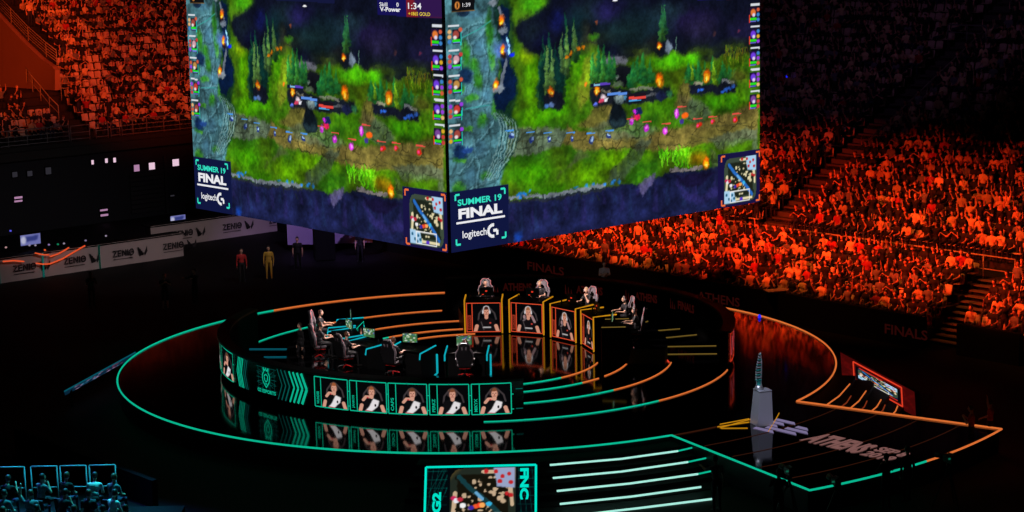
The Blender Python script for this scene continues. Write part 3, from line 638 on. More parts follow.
('L',(40,110,10),[(0.6999,0.7637),(0.7079,0.7278)],0.0051,0.85),
('L',(100,190,30),[(0.6988,0.7828),(0.6893,0.7427)],0.0051,0.85),
('L',(40,110,10),[(0.718,0.7571),(0.7179,0.7176)],0.0051,0.85),
('L',(80,170,15),[(0.7083,0.7621),(0.7083,0.7331)],0.0051,0.85),
('L',(100,190,30),[(0.657,0.7611),(0.6517,0.729)],0.0051,0.85),
('L',(40,110,10),[(0.6692,0.7606),(0.6636,0.7196)],0.0051,0.85),
('L',(40,110,10),[(0.6499,0.7407),(0.6552,0.707)],0.0051,0.85),
('L',(40,110,10),[(0.7283,0.7951),(0.7186,0.7553)],0.0051,0.85),
('L',(80,170,15),[(0.7021,0.7949),(0.6957,0.7564)],0.0051,0.85),
('L',(80,170,15),[(0.7091,0.7518),(0.7024,0.7203)],0.0051,0.85),
('L',(60,150,10),[(0.7425,0.7459),(0.7326,0.7162)],0.0051,0.85),
('L',(100,190,30),[(0.6952,0.7648),(0.7017,0.7389)],0.0051,0.85),
('L',(60,150,10),[(0.7388,0.7483),(0.7377,0.7112)],0.0051,0.85),
('L',(60,150,10),[(0.6632,0.7478),(0.6565,0.7165)],0.0051,0.85),
('L',(80,170,15),[(0.7112,0.7884),(0.7101,0.755)],0.0051,0.85),
('L',(60,150,10),[(0.6907,0.7517),(0.6982,0.7206)],0.0051,0.85),
('L',(100,190,30),[(0.6568,0.7718),(0.6496,0.7448)],0.0051,0.85),
('L',(100,190,30),[(0.734,0.7414),(0.7285,0.7011)],0.0051,0.85),
('L',(100,190,30),[(0.7219,0.7427),(0.719,0.7119)],0.0051,0.85),
('L',(100,190,30),[(0.7497,0.7786),(0.7474,0.7491)],0.0051,0.85),
('L',(40,110,10),[(0.7513,0.8005),(0.7557,0.7685)],0.0051,0.85),
('L',(80,170,15),[(0.6704,0.7288),(0.6703,0.6999)],0.0051,0.85),
('L',(40,110,10),[(0.7088,0.7614),(0.719,0.7244)],0.0051,0.85),
('L',(100,190,30),[(0.6994,0.736),(0.705,0.7089)],0.0051,0.85),
('L',(60,150,10),[(0.7119,0.7833),(0.7024,0.7503)],0.0051,0.85),
('L',(60,150,10),[(0.7196,0.7322),(0.7108,0.6956)],0.0051,0.85),
('L',(100,190,30),[(0.6898,0.749),(0.6903,0.7203)],0.0051,0.85),
('E',(16,26,34),0.5062,0.5599,0.0322,0.041,0.35,1.0),
('E',(34,52,60),0.5061,0.5722,0.0225,0.0205,0.5,1.0),
('E',(12,18,24),0.5065,0.5313,0.0193,0.0409,0.4,1.0),
('E',(96,112,112),0.5166,0.4794,0.0145,0.0246,0.4,1.0),
('E',(150,170,170),0.5135,0.4708,0.008,0.0164,0.5,1.0),
('E',(70,130,170),0.5328,0.4775,0.0065,0.0123,0.6,1.0),
('E',(220,200,210),0.4591,0.4675,0.0095,0.0122,0.5,1.0),
('E',(200,60,90),0.4527,0.4828,0.0095,0.0081,0.5,1.0),
('E',(90,110,220),0.4367,0.4928,0.0063,0.0081,0.5,1.0),
('E',(240,240,250),0.4685,0.481,0.0064,0.0081,0.5,1.0),
('E',(20,30,80),0.5747,0.5412,0.0131,0.0165,0.4,1.0),
('E',(220,30,90),0.5712,0.5614,0.0131,0.0124,0.5,1.0),
('E',(180,40,200),0.5649,0.5397,0.0065,0.0083,0.5,1.0),
('E',(180,40,190),0.5515,0.5791,0.0091,0.0173,0.4,1.0),
('E',(235,120,235),0.5515,0.575,0.0046,0.0083,0.5,1.0),
('E',(180,40,190),0.6039,0.612,0.0093,0.0175,0.4,1.0),
('E',(235,120,235),0.6039,0.6079,0.0046,0.0083,0.5,1.0),
('E',(180,40,190),0.6673,0.6345,0.0094,0.0177,0.4,1.0),
('E',(235,120,235),0.6673,0.6303,0.0047,0.0084,0.5,1.0),
('E',(180,40,190),0.705,0.5643,0.0095,0.0177,0.4,1.0),
('E',(235,120,235),0.705,0.5601,0.0048,0.0084,0.5,1.0),
('E',(225,90,20),0.7323,0.5768,0.0117,0.0152,0.4,1.0),
('E',(50,40,110),0.7219,0.6006,0.0075,0.0093,0.4,1.0),
('E',(200,40,20),0.7805,0.6223,0.0084,0.0128,0.4,1.0),
('E',(230,60,120),0.7787,0.622,0.0042,0.0068,0.5,1.0),
('E',(200,40,20),0.8296,0.6211,0.0085,0.0129,0.4,1.0),
('E',(230,60,120),0.8278,0.6209,0.0042,0.0069,0.5,1.0),
('E',(200,40,20),0.9116,0.6205,0.0087,0.013,0.4,1.0),
('E',(230,60,120),0.9098,0.6202,0.0043,0.007,0.5,1.0),
('E',(28,44,110),0.1801,0.5817,0.007,0.0125,0.4,1.0),
('E',(150,180,220),0.182,0.5781,0.0038,0.0063,0.5,1.0),
('E',(28,44,110),0.242,0.6015,0.0072,0.0126,0.4,1.0),
('E',(150,180,220),0.2439,0.5979,0.0039,0.0063,0.5,1.0),
('E',(28,44,110),0.2916,0.6076,0.0073,0.0127,0.4,1.0),
('E',(150,180,220),0.2935,0.6039,0.0039,0.0064,0.5,1.0),
('E',(28,44,110),0.3634,0.6232,0.0074,0.0129,0.4,1.0),
('E',(150,180,220),0.3653,0.6195,0.004,0.0064,0.5,1.0),
('E',(28,44,110),0.4226,0.6368,0.0076,0.013,0.4,1.0),
('E',(150,180,220),0.4245,0.6331,0.0041,0.0065,0.5,1.0),
('E',(28,44,110),0.4799,0.6297,0.0077,0.0131,0.4,1.0),
('E',(150,180,220),0.4818,0.6259,0.0042,0.0066,0.5,1.0),
('P',(22,26,58),[(-0.0242,0.8475),(0.1469,0.8355),(0.2657,0.8431),(0.3577,0.8409),(0.4651,0.8288),(0.5232,0.8315),(0.5822,0.851),(0.6224,0.8248),(0.69,0.8118),(0.7868,0.8207),(1.0592,0.816),(1.06,1.2756),(-0.0298,1.1369)],2,1,1),
('L',(96,104,112),[(0.1618,0.8187),(0.212,0.8206),(0.2809,0.8381),(0.3734,0.8318),(0.4652,0.8205)],0.0158,1),
('L',(30,34,44),[(0.1615,0.8344),(0.2807,0.8541),(0.3732,0.848),(0.465,0.837)],0.0099,1),
('L',(110,104,104),[(0.6832,0.8084),(0.7346,0.8092),(0.7868,0.8077)],0.017,1),
('P',(78,72,108),[(0.569,0.8484),(0.6091,0.8139),(0.6325,0.8098),(0.6222,0.8501),(0.5885,0.8942)],1,0.9,0),
('L',(26,34,30),[(0.2062,0.8115),(0.2088,0.8319)],0.0056,0.9),
('L',(26,34,30),[(0.272,0.8243),(0.2747,0.8449)],0.0056,0.9),
('L',(26,34,30),[(0.3268,0.8349),(0.3297,0.8558)],0.0057,0.9),
('L',(26,34,30),[(0.3888,0.847),(0.3917,0.868)],0.0057,0.9),
('L',(26,34,30),[(0.4393,0.8568),(0.4423,0.878)],0.0058,0.9),
('P',(40,34,88),[(0.1693,0.9166),(0.1778,0.8458),(0.1855,0.92)],2,0.45,0),
('P',(30,46,84),[(0.1923,0.9596),(0.2015,0.8451),(0.2086,0.9632)],2,0.45,0),
('P',(40,34,88),[(0.2303,0.9342),(0.2391,0.8441),(0.2468,0.9377)],2,0.45,0),
('P',(30,46,84),[(0.2405,0.9754),(0.2499,0.8438),(0.2571,0.979)],2,0.45,0),
('P',(40,34,88),[(0.271,0.9227),(0.2796,0.8429),(0.2877,0.9262)],2,0.45,0),
('P',(30,46,84),[(0.2997,0.9358),(0.3086,0.8421),(0.3166,0.9393)],2,0.45,0),
('P',(40,34,88),[(0.3327,0.9313),(0.3415,0.8412),(0.3497,0.9348)],2,0.45,0),
('P',(30,46,84),[(0.3654,0.9088),(0.374,0.8403),(0.3825,0.9123)],2,0.45,0),
('P',(40,34,88),[(0.385,0.9739),(0.3943,0.8397),(0.4023,0.9776)],2,0.45,0),
('P',(30,46,84),[(0.4127,0.8784),(0.421,0.8389),(0.4301,0.8819)],2,0.45,0),
('P',(40,34,88),[(0.451,0.8962),(0.4596,0.8379),(0.4686,0.8997)],2,0.45,0),
('P',(30,46,84),[(0.4857,0.9023),(0.4944,0.8369),(0.5035,0.9058)],2,0.45,0),
('P',(40,34,88),[(0.5119,0.9417),(0.5209,0.8361),(0.5298,0.9454)],2,0.45,0),
('P',(30,46,84),[(0.54,0.9727),(0.5493,0.8353),(0.558,0.9765)],2,0.45,0),
('P',(40,34,88),[(0.5637,0.8862),(0.5723,0.8347),(0.5818,0.8897)],2,0.45,0),
('P',(30,46,84),[(0.5982,0.916),(0.6071,0.8337),(0.6166,0.9196)],2,0.45,0),
('P',(40,34,88),[(0.6209,0.9697),(0.6302,0.833),(0.6394,0.9735)],2,0.45,0),
('P',(30,46,84),[(0.6609,0.9446),(0.6701,0.8319),(0.6796,0.9484)],2,0.45,0),
('P',(40,34,88),[(0.6975,0.8767),(0.7063,0.8309),(0.7164,0.8803)],2,0.45,0),
('P',(30,46,84),[(0.7179,0.9659),(0.7272,0.8303),(0.7369,0.9697)],2,0.45,0),
('P',(40,34,88),[(0.7555,0.9356),(0.7646,0.8293),(0.7747,0.9394)],2,0.45,0),
('P',(30,46,84),[(0.7843,0.883),(0.7932,0.8284),(0.8036,0.8866)],2,0.45,0),
('P',(40,34,88),[(0.8292,0.9539),(0.8384,0.8272),(0.8487,0.9577)],2,0.45,0),
('P',(30,46,84),[(0.859,0.9443),(0.8682,0.8263),(0.8787,0.9481)],2,0.45,0),
('P',(40,34,88),[(0.889,0.9429),(0.8982,0.8255),(0.9089,0.9468)],2,0.45,0),
('P',(30,46,84),[(0.9215,0.8801),(0.9307,0.8246),(0.9416,0.8838)],2,0.45,0),
('E',(30,110,190),0.1943,0.8092,0.0059,0.0063,0.7,0.8),
('E',(30,110,190),0.2003,0.8094,0.0059,0.0063,0.7,0.8),
('E',(30,110,190),0.2092,0.8097,0.0059,0.0063,0.7,0.8),
('E',(30,110,190),0.2181,0.81,0.0059,0.0064,0.7,0.8),
('E',(30,110,190),0.3736,0.8152,0.0062,0.0065,0.7,0.8),
('E',(30,110,190),0.4049,0.8162,0.0063,0.0065,0.7,0.8),
('E',(30,110,190),0.427,0.8169,0.0063,0.0066,0.7,0.8),
('E',(30,110,190),0.4652,0.8182,0.0064,0.0066,0.7,0.8),
('E',(30,110,190),0.4909,0.8191,0.0064,0.0066,0.7,0.8),
('E',(30,110,190),0.5103,0.8197,0.0065,0.0066,0.7,0.8),
('P',(20,16,44),[(0.6899,0.8288),(0.7867,0.8293),(0.8396,0.8389),(0.7865,0.8897),(0.7309,0.8791)],2,0.9,0),
('P',(44,38,96),[(0.6899,0.8373),(0.7308,0.8963),(0.7864,0.9329),(0.8395,0.8953),(0.8501,0.941),(0.7862,0.9675),(0.7306,0.9392)],3,0.6,0),
('E',(20,60,150),0.1918,0.976,0.0148,0.0239,0.8,0.8),
('E',(150,110,10),0.7765,0.7672,0.0314,0.03,0.9,0.8),
('E',(235,90,10),0.8044,0.7919,0.0128,0.0278,0.7,1.0),
('E',(255,170,20),0.8044,0.7979,0.0094,0.0181,0.5,1.0),
('E',(255,225,90),0.8044,0.8028,0.0049,0.0085,0.5,1.0),
('E',(30,110,200),0.2152,0.8053,0.0059,0.006,0.7,0.8),
('E',(30,110,200),0.2302,0.8002,0.006,0.006,0.7,0.8),
('E',(30,110,200),0.203,0.8228,0.0059,0.0059,0.7,0.8),
('P',(70,150,230),[(0.1631,0.5532),(0.1879,0.5547),(0.1878,0.5594),(0.163,0.5579)],0,1.0,0),
('P',(70,150,230),[(0.2246,0.5687),(0.2499,0.5703),(0.2499,0.5751),(0.2245,0.5735)],0,1.0,0),
('P',(70,150,230),[(0.2753,0.5787),(0.3011,0.5804),(0.301,0.5851),(0.2753,0.5834)],0,1.0,0),
('P',(70,150,230),[(0.3453,0.5897),(0.3715,0.5914),(0.3715,0.5962),(0.3452,0.5945)],0,1.0,0),
('P',(70,150,230),[(0.4088,0.6017),(0.4356,0.6035),(0.4355,0.6084),(0.4088,0.6066)],0,1.0,0),
('P',(70,150,230),[(0.4674,0.6007),(0.4946,0.6025),(0.4945,0.6074),(0.4673,0.6056)],0,1.0,0),
('P',(225,80,70),[(0.5369,0.5621),(0.5663,0.5638),(0.5663,0.5688),(0.5369,0.567)],0,1.0,0),
('P',(225,80,70),[(0.5892,0.5823),(0.619,0.5842),(0.619,0.5892),(0.5891,0.5873)],0,1.0,0),
('P',(225,80,70),[(0.6523,0.6002),(0.6827,0.6022),(0.6827,0.6072),(0.6523,0.6052)],0,1.0,0),
('P',(225,80,70),[(0.7068,0.5367),(0.7376,0.5384),(0.7376,0.5435),(0.7068,0.5418)],0,1.0,0),
('P',(225,80,70),[(0.7615,0.5955),(0.7928,0.5975),(0.7928,0.6026),(0.7615,0.6006)],0,1.0,0),
('P',(225,80,70),[(0.8138,0.5947),(0.8455,0.5967),(0.8455,0.6019),(0.8138,0.5999)],0,1.0,0),
('P',(225,80,70),[(0.8991,0.5943),(0.9316,0.5963),(0.9316,0.6016),(0.8991,0.5995)],0,1.0,0),
('P',(20,20,50),[(0.422,0.4059),(0.4852,0.4083),(0.4851,0.4225),(0.4218,0.42)],0,1.0,0),
('P',(90,60,180),[(0.4534,0.4067),(0.4852,0.4079),(0.4851,0.4177),(0.4533,0.4164)],0,1.0,0),
('P',(130,190,220),[(0.4345,0.4075),(0.4534,0.4082),(0.4533,0.4163),(0.4344,0.4156)],0,1.0,0),
('P',(20,20,40),[(0.472,0.4489),(0.5427,0.452),(0.5426,0.4664),(0.4719,0.4631)],0,1.0,0),
('P',(90,140,225),[(0.4752,0.4501),(0.5395,0.453),(0.5394,0.4637),(0.4751,0.4607)],0,1.0,0),
('P',(30,20,30),[(0.5394,0.462),(0.6016,0.4649),(0.6014,0.4939),(0.5392,0.4907)],0,1.0,0),
('P',(225,70,60),[(0.5458,0.4752),(0.6015,0.4779),(0.6014,0.4886),(0.5457,0.4859)],0,1.0,0),
('P',(70,160,220),[(0.5457,0.4884),(0.5849,0.4903),(0.5849,0.4961),(0.5456,0.4941)],0,1.0,0),
('P',(16,22,62),[(-0.0059,0.7645),(0.1685,0.7666),(0.1645,1.0218),(-0.0107,1.0169)],0,1,0),
('P',(24,20,66),[(0.8469,0.7642),(1.0591,0.7647),(1.0595,1.0124),(0.8463,1.0058)],0,1,0),
('P',(14,14,18),[(0.0211,-0.0739),(0.085,-0.0774),(0.0822,0.0814),(0.0181,0.0827)],0,1,0),
('L',(150,100,30),[(0.0181,0.0834),(0.0822,0.0821)],0.0022,0.9),
('E',(225,140,60),0.0338,0.0596,0.0072,0.015,0.3,1.0),
('E',(20,14,14),0.0338,0.0596,0.0028,0.0112,0.4,1.0),
('P',(20,24,60),[(0.338,-0.0543),(0.6217,-0.0449),(0.6209,0.063),(0.3366,0.0571)],0,1,0),
('E',(255,255,255),0.5042,0.0783,0.0083,0.004,0.3,1.0),
('P',(214,220,226),[(0.0067,0.1326),(0.0371,0.1321),(0.037,0.1388),(0.0066,0.1393)],0,1,0),
('P',(20,20,40),[(0.0188,0.1506),(0.0424,0.1499),(0.0414,0.2026),(0.0178,0.2032)],0,1,0),
('E',(160,70,60),0.0281,0.1685,0.0094,0.0165,0.4,1.0),
('E',(235,220,220),0.0252,0.1795,0.0055,0.0075,0.5,1.0),
('P',(30,220,30),[(0.0181,0.1881),(0.0403,0.1882),(0.0401,0.1957),(0.0179,0.1957)],0,1,0),
('P',(110,120,220),[(0.0193,0.1977),(0.0387,0.1974),(0.0386,0.2012),(0.0192,0.2014)],0,1,0),
('P',(40,200,190),[(0.041,0.1622),(0.0433,0.162),(0.0424,0.211),(0.0401,0.2112)],0,1,0),
('E',(230,180,120),0.0104,0.1573,0.0055,0.0082,0.3,1.0),
('E',(230,180,120),0.01,0.1761,0.0055,0.0082,0.3,1.0),
('E',(60,130,200),0.0097,0.1948,0.0055,0.0083,0.3,1.0),
('E',(210,90,60),0.041,0.1509,0.0056,0.0083,0.3,1.0),
('P',(214,220,226),[(0.0059,0.2252),(0.0364,0.2251),(0.0363,0.2319),(0.0058,0.232)],0,1,0),
('P',(20,20,40),[(0.018,0.2435),(0.0416,0.2431),(0.0407,0.2961),(0.017,0.2963)],0,1,0),
('E',(210,160,170),0.0274,0.2616,0.0094,0.0166,0.4,1.0),
('E',(235,220,220),0.0244,0.2726,0.0055,0.0075,0.5,1.0),
('P',(30,220,30),[(0.0173,0.2812),(0.0395,0.2815),(0.0394,0.2891),(0.0171,0.2887)],0,1,0),
('P',(110,120,220),[(0.0185,0.2908),(0.038,0.2908),(0.0379,0.2946),(0.0184,0.2946)],0,1,0),
('P',(40,200,190),[(0.0403,0.2555),(0.0425,0.2553),(0.0416,0.3045),(0.0394,0.3046)],0,1,0),
('E',(200,60,60),0.0096,0.2501,0.0055,0.0083,0.3,1.0),
('E',(210,90,60),0.0092,0.2689,0.0055,0.0083,0.3,1.0),
('E',(150,60,220),0.0089,0.2878,0.0055,0.0083,0.3,1.0),
('E',(200,60,60),0.0402,0.2441,0.0056,0.0083,0.3,1.0),
('P',(214,220,226),[(0.0051,0.3201),(0.0356,0.3205),(0.0355,0.3273),(0.0049,0.3269)],0,1,0),
('P',(20,20,40),[(0.0172,0.3387),(0.0408,0.3386),(0.0399,0.3918),(0.0162,0.3916)],0,1,0),
('E',(190,140,70),0.0266,0.3569,0.0094,0.0167,0.4,1.0),
('E',(235,220,220),0.0236,0.3679,0.0056,0.0076,0.5,1.0),
('P',(30,220,30),[(0.0165,0.3765),(0.0387,0.3772),(0.0386,0.3848),(0.0163,0.3841)],0,1,0),
('P',(110,120,220),[(0.0177,0.3861),(0.0372,0.3865),(0.0371,0.3903),(0.0176,0.3899)],0,1,0),
('P',(40,200,190),[(0.0395,0.351),(0.0417,0.3509),(0.0408,0.4003),(0.0386,0.4004)],0,1,0),
('E',(210,90,60),0.0087,0.3452,0.0055,0.0083,0.3,1.0),
('E',(150,60,220),0.0084,0.3641,0.0055,0.0083,0.3,1.0),
('E',(200,60,60),0.008,0.383,0.0055,0.0083,0.3,1.0),
('E',(210,90,60),0.0394,0.3396,0.0056,0.0083,0.3,1.0),
('P',(214,220,226),[(0.0043,0.4139),(0.0348,0.4147),(0.0347,0.4216),(0.0041,0.4207)],0,1,0),
('P',(20,20,40),[(0.0164,0.4327),(0.0401,0.433),(0.0391,0.4864),(0.0154,0.4859)],0,1,0),
('E',(200,60,50),0.0258,0.4512,0.0095,0.0167,0.4,1.0),
('E',(235,220,220),0.0228,0.4622,0.0056,0.0076,0.5,1.0),
('P',(30,220,30),[(0.0157,0.4707),(0.038,0.4717),(0.0378,0.4793),(0.0155,0.4783)],0,1,0),
('P',(110,120,220),[(0.0169,0.4804),(0.0364,0.481),(0.0363,0.4848),(0.0168,0.4842)],0,1,0),
('P',(40,200,190),[(0.0387,0.4454),(0.041,0.4453),(0.0401,0.4949),(0.0378,0.495)],0,1,0),
('E',(150,60,220),0.0079,0.4391,0.0055,0.0083,0.3,1.0),
('E',(210,90,60),0.0076,0.4581,0.0055,0.0083,0.3,1.0),
('E',(200,60,60),0.0072,0.477,0.0055,0.0083,0.3,1.0),
('E',(150,60,220),0.0387,0.4339,0.0056,0.0084,0.3,1.0),
('P',(214,220,226),[(0.0034,0.5085),(0.0341,0.5097),(0.0339,0.5166),(0.0033,0.5153)],0,1,0),
('P',(20,20,40),[(0.0156,0.5275),(0.0393,0.5281),(0.0384,0.5817),(0.0146,0.5809)],0,1,0),
('E',(160,70,60),0.025,0.5462,0.0095,0.0168,0.4,1.0),
('E',(235,220,220),0.022,0.5572,0.0056,0.0076,0.5,1.0),
('P',(30,220,30),[(0.0149,0.5656),(0.0372,0.5669),(0.0371,0.5746),(0.0147,0.5732)],0,1,0),
('P',(110,120,220),[(0.0161,0.5754),(0.0356,0.5763),(0.0356,0.5801),(0.016,0.5792)],0,1,0),
('P',(40,200,190),[(0.038,0.5406),(0.0402,0.5405),(0.0393,0.5903),(0.0371,0.5903)],0,1,0),
('E',(230,180,120),0.0071,0.5338,0.0055,0.0084,0.3,1.0),
('E',(210,90,60),0.0067,0.5528,0.0055,0.0084,0.3,1.0),
('E',(220,170,40),0.0064,0.5719,0.0055,0.0084,0.3,1.0),
('E',(150,60,220),0.0379,0.5291,0.0056,0.0084,0.3,1.0),
('P',(214,220,226),[(0.9669,0.1301),(0.9997,0.1297),(0.9997,0.1375),(0.9669,0.1378)],0,1,0),
('P',(30,16,50),[(0.9633,0.147),(0.9869,0.1464),(0.9869,0.2089),(0.9633,0.2093)],0,1,0),
('E',(225,120,50),0.9756,0.1674,0.0102,0.0164,0.4,1.0),
('E',(220,210,235),0.9778,0.1783,0.0058,0.0086,0.5,1.0),
('P',(40,220,30),[(0.9647,0.1901),(0.9866,0.1903),(0.9866,0.2007),(0.9647,0.2004)],0,1,0),
('P',(110,120,230),[(0.9647,0.203),(0.9851,0.2031),(0.9851,0.2074),(0.9647,0.2073)],0,1,0),
('P',(210,60,40),[(0.9611,0.1769),(0.964,0.1767),(0.964,0.2111),(0.9611,0.2113)],0,1,0),
('E',(210,90,60),0.9935,0.156,0.0058,0.0086,0.3,1.0),
('E',(60,130,200),0.9935,0.1776,0.0058,0.0086,0.3,1.0),
('E',(60,130,200),0.9935,0.1991,0.0059,0.0086,0.3,1.0),
('P',(214,220,226),[(0.9669,0.223),(0.9997,0.2231),(0.9997,0.2309),(0.9669,0.2308)],0,1,0),
('P',(30,16,50),[(0.9633,0.2399),(0.9869,0.2396),(0.987,0.3024),(0.9633,0.3025)],0,1,0),
('E',(110,60,220),0.9756,0.2605,0.0102,0.0164,0.4,1.0),
('E',(220,210,235),0.9778,0.2716,0.0058,0.0086,0.5,1.0),
('P',(40,220,30),[(0.9647,0.2832),(0.9866,0.2837),(0.9866,0.2941),(0.9647,0.2936)],0,1,0),
('P',(110,120,230),[(0.9647,0.2961),(0.9851,0.2965),(0.9851,0.3009),(0.9647,0.3005)],0,1,0),
('P',(210,60,40),[(0.9611,0.2699),(0.964,0.2697),(0.964,0.3043),(0.9611,0.3044)],0,1,0),
('E',(60,130,200),0.9935,0.2493,0.0059,0.0087,0.3,1.0),
('E',(220,170,40),0.9935,0.271,0.0059,0.0087,0.3,1.0),
('E',(150,60,220),0.9936,0.2926,0.0059,0.0087,0.3,1.0),
('P',(214,220,226),[(0.9669,0.3171),(0.9998,0.3176),(0.9998,0.3254),(0.9669,0.3249)],0,1,0),
('P',(30,16,50),[(0.9633,0.334),(0.987,0.334),(0.987,0.397),(0.9633,0.3968)],0,1,0),
('E',(110,60,220),0.9757,0.3549,0.0102,0.0165,0.4,1.0),
('E',(220,210,235),0.9778,0.366,0.0058,0.0087,0.5,1.0),
('P',(40,220,30),[(0.9647,0.3775),(0.9866,0.3783),(0.9866,0.3887),(0.9647,0.3879)],0,1,0),
('P',(110,120,230),[(0.9647,0.3905),(0.9852,0.3912),(0.9852,0.3955),(0.9647,0.3949)],0,1,0),
('P',(210,60,40),[(0.9611,0.3641),(0.964,0.364),(0.964,0.3987),(0.9611,0.3988)],0,1,0),
('E',(60,130,200),0.9936,0.3439,0.0059,0.0087,0.3,1.0),
('E',(150,60,220),0.9936,0.3656,0.0059,0.0087,0.3,1.0),
('E',(210,90,60),0.9936,0.3874,0.0059,0.0087,0.3,1.0),
('P',(214,220,226),[(0.9669,0.4099),(0.9999,0.4108),(0.9999,0.4186),(0.9669,0.4177)],0,1,0),
('P',(30,16,50),[(0.9632,0.4268),(0.987,0.4271),(0.987,0.4903),(0.9632,0.4898)],0,1,0),
('E',(110,60,220),0.9757,0.4479,0.0102,0.0165,0.4,1.0),
('E',(220,210,235),0.9779,0.459,0.0059,0.0087,0.5,1.0),
('P',(40,220,30),[(0.9647,0.4704),(0.9867,0.4715),(0.9867,0.482),(0.9647,0.4809)],0,1,0),
('P',(110,120,230),[(0.9647,0.4835),(0.9852,0.4844),(0.9852,0.4888),(0.9647,0.4878)],0,1,0),
('P',(210,60,40),[(0.9611,0.4569),(0.964,0.4569),(0.964,0.4917),(0.9611,0.4917)],0,1,0),
('E',(150,60,220),0.9936,0.437,0.0059,0.0087,0.3,1.0),
('E',(150,60,220),0.9936,0.4589,0.0059,0.0087,0.3,1.0),
('E',(230,180,120),0.9936,0.4807,0.0059,0.0087,0.3,1.0),
('P',(214,220,226),[(0.9669,0.5047),(0.9999,0.506),(0.9999,0.5139),(0.9669,0.5125)],0,1,0),
('P',(30,16,50),[(0.9632,0.5216),(0.987,0.5222),(0.9871,0.5857),(0.9632,0.5849)],0,1,0),
('E',(120,70,150),0.9757,0.543,0.0103,0.0166,0.4,1.0),
('E',(220,210,235),0.9779,0.5542,0.0059,0.0087,0.5,1.0),
('P',(40,220,30),[(0.9647,0.5655),(0.9867,0.5668),(0.9867,0.5773),(0.9647,0.5759)],0,1,0),
('P',(110,120,230),[(0.9647,0.5786),(0.9852,0.5797),(0.9852,0.5841),(0.9647,0.5829)],0,1,0),
('P',(210,60,40),[(0.961,0.5519),(0.964,0.5518),(0.964,0.5868),(0.961,0.5868)],0,1,0),
('E',(220,170,40),0.9937,0.5323,0.0059,0.0088,0.3,1.0),
('E',(200,60,60),0.9937,0.5542,0.0059,0.0088,0.3,1.0),
('E',(200,60,60),0.9937,0.5761,0.0059,0.0088,0.3,1.0),
('L',(60,170,160),[(0.044,0.1829),(0.0893,0.1571),(0.1267,0.1263)],0.0045,0.8),
('L',(60,160,160),[(0.0502,0.4535),(0.0842,0.4507),(0.1185,0.4479)],0.0046,0.8),
]
# ------------------------------------------------------------------ people
class Body:
    """tapered limbs and ellipsoids fused into one continuous surface, then coloured by body region"""
    def __init__(s): s.mb = MB(); s.regions = []; s.x = mat('fusing', (128, 128, 128))
    def limb(s, a, b, ra, rb, reg, squash=None):
        a = Vector(a); b = Vector(b)
        n = 3; pts = [a.lerp(b, i / n) for i in range(n + 1)]; s.mb.tube(pts, [ra + (rb - ra) * i / n for i in range(n + 1)], s.x, n=10)
        s.mb.ellipsoid(a, (ra,) * 3, s.x, 10, 6); s.mb.ellipsoid(b, (rb,) * 3, s.x, 10, 6)
        s.regions.append((np.array(a), np.array(b), (ra + rb) / 2, reg))
    def blob(s, c, r, reg, M=None):
        s.mb.ellipsoid(c, r, s.x, 14, 10, M); s.regions.append((np.array(c), np.array(c), min(r), reg))
    def fuse(s, name, voxel, ratio, mats, head=None, fwd=None, face=True):
        me = s.mb.mesh('fusing'); o = bpy.data.objects.new('fusing', me); COL.objects.link(o)
        m = o.modifiers.new('r', 'REMESH'); m.mode = 'VOXEL'; m.voxel_size = voxel
        if voxel < .03:
            sm = o.modifiers.new('s', 'SMOOTH'); sm.factor = .5; sm.iterations = 2
        if ratio < 1: d = o.modifiers.new('d', 'DECIMATE'); d.ratio = ratio
        dg = bpy.context.evaluated_depsgraph_get(); out = bpy.data.meshes.new_from_object(o.evaluated_get(dg))
        COL.objects.unlink(o); bpy.data.objects.remove(o)
        out.name = name; out.materials.clear()
        keys = list(mats)
        for k in keys: out.materials.append(mats[k])
        n = len(out.polygons); c = np.zeros(n * 3); out.polygons.foreach_get('center', c); c = c.reshape(-1, 3)
        best = np.full(n, 9.); idx = np.zeros(n, int)
        for a, b, r, reg in s.regions:
            ab = b - a; L = ab @ ab
            t = np.clip(((c - a) @ ab) / L, 0, 1)[:, None] if L > 1e-9 else np.zeros((n, 1))
            d = np.linalg.norm(c - (a + t * ab), axis=1) - r
            w = d < best; best[w] = d[w]; idx[w] = keys.index(reg)
        if head is not None and 'hair' in keys:
            h = np.array(head); f = np.array(fwd) / np.linalg.norm(fwd); d = c - h; q = d @ f; z = d[:, 2]; near = np.linalg.norm(d, axis=1) < .2
            m = near & (idx == keys.index('skin')) & ((z > .065) | ((q < .02) & (z > -.05)) | ((q < .055) & (z > .035)))
            idx[m] = keys.index('hair')
            if 'eye' in keys and face:
                sd = np.cross(f, [0, 0, 1.])
                for k in (-1, 1): idx[(np.linalg.norm(c - (h + f * .098 + sd * .034 * k + np.array([0, 0, .008])), axis=1) < .015)] = keys.index('eye')
                e = c - (h + f * .098 - np.array([0, 0, .058])); idx[(np.abs(e @ sd) < .024) & (np.abs(e[:, 2]) < .007) & (np.abs(e @ f) < .04)] = keys.index('mouth')
        out.polygons.foreach_set('material_index', idx.astype(np.int32)); out.polygons.foreach_set('use_smooth', [True] * n); out.update()
        return out

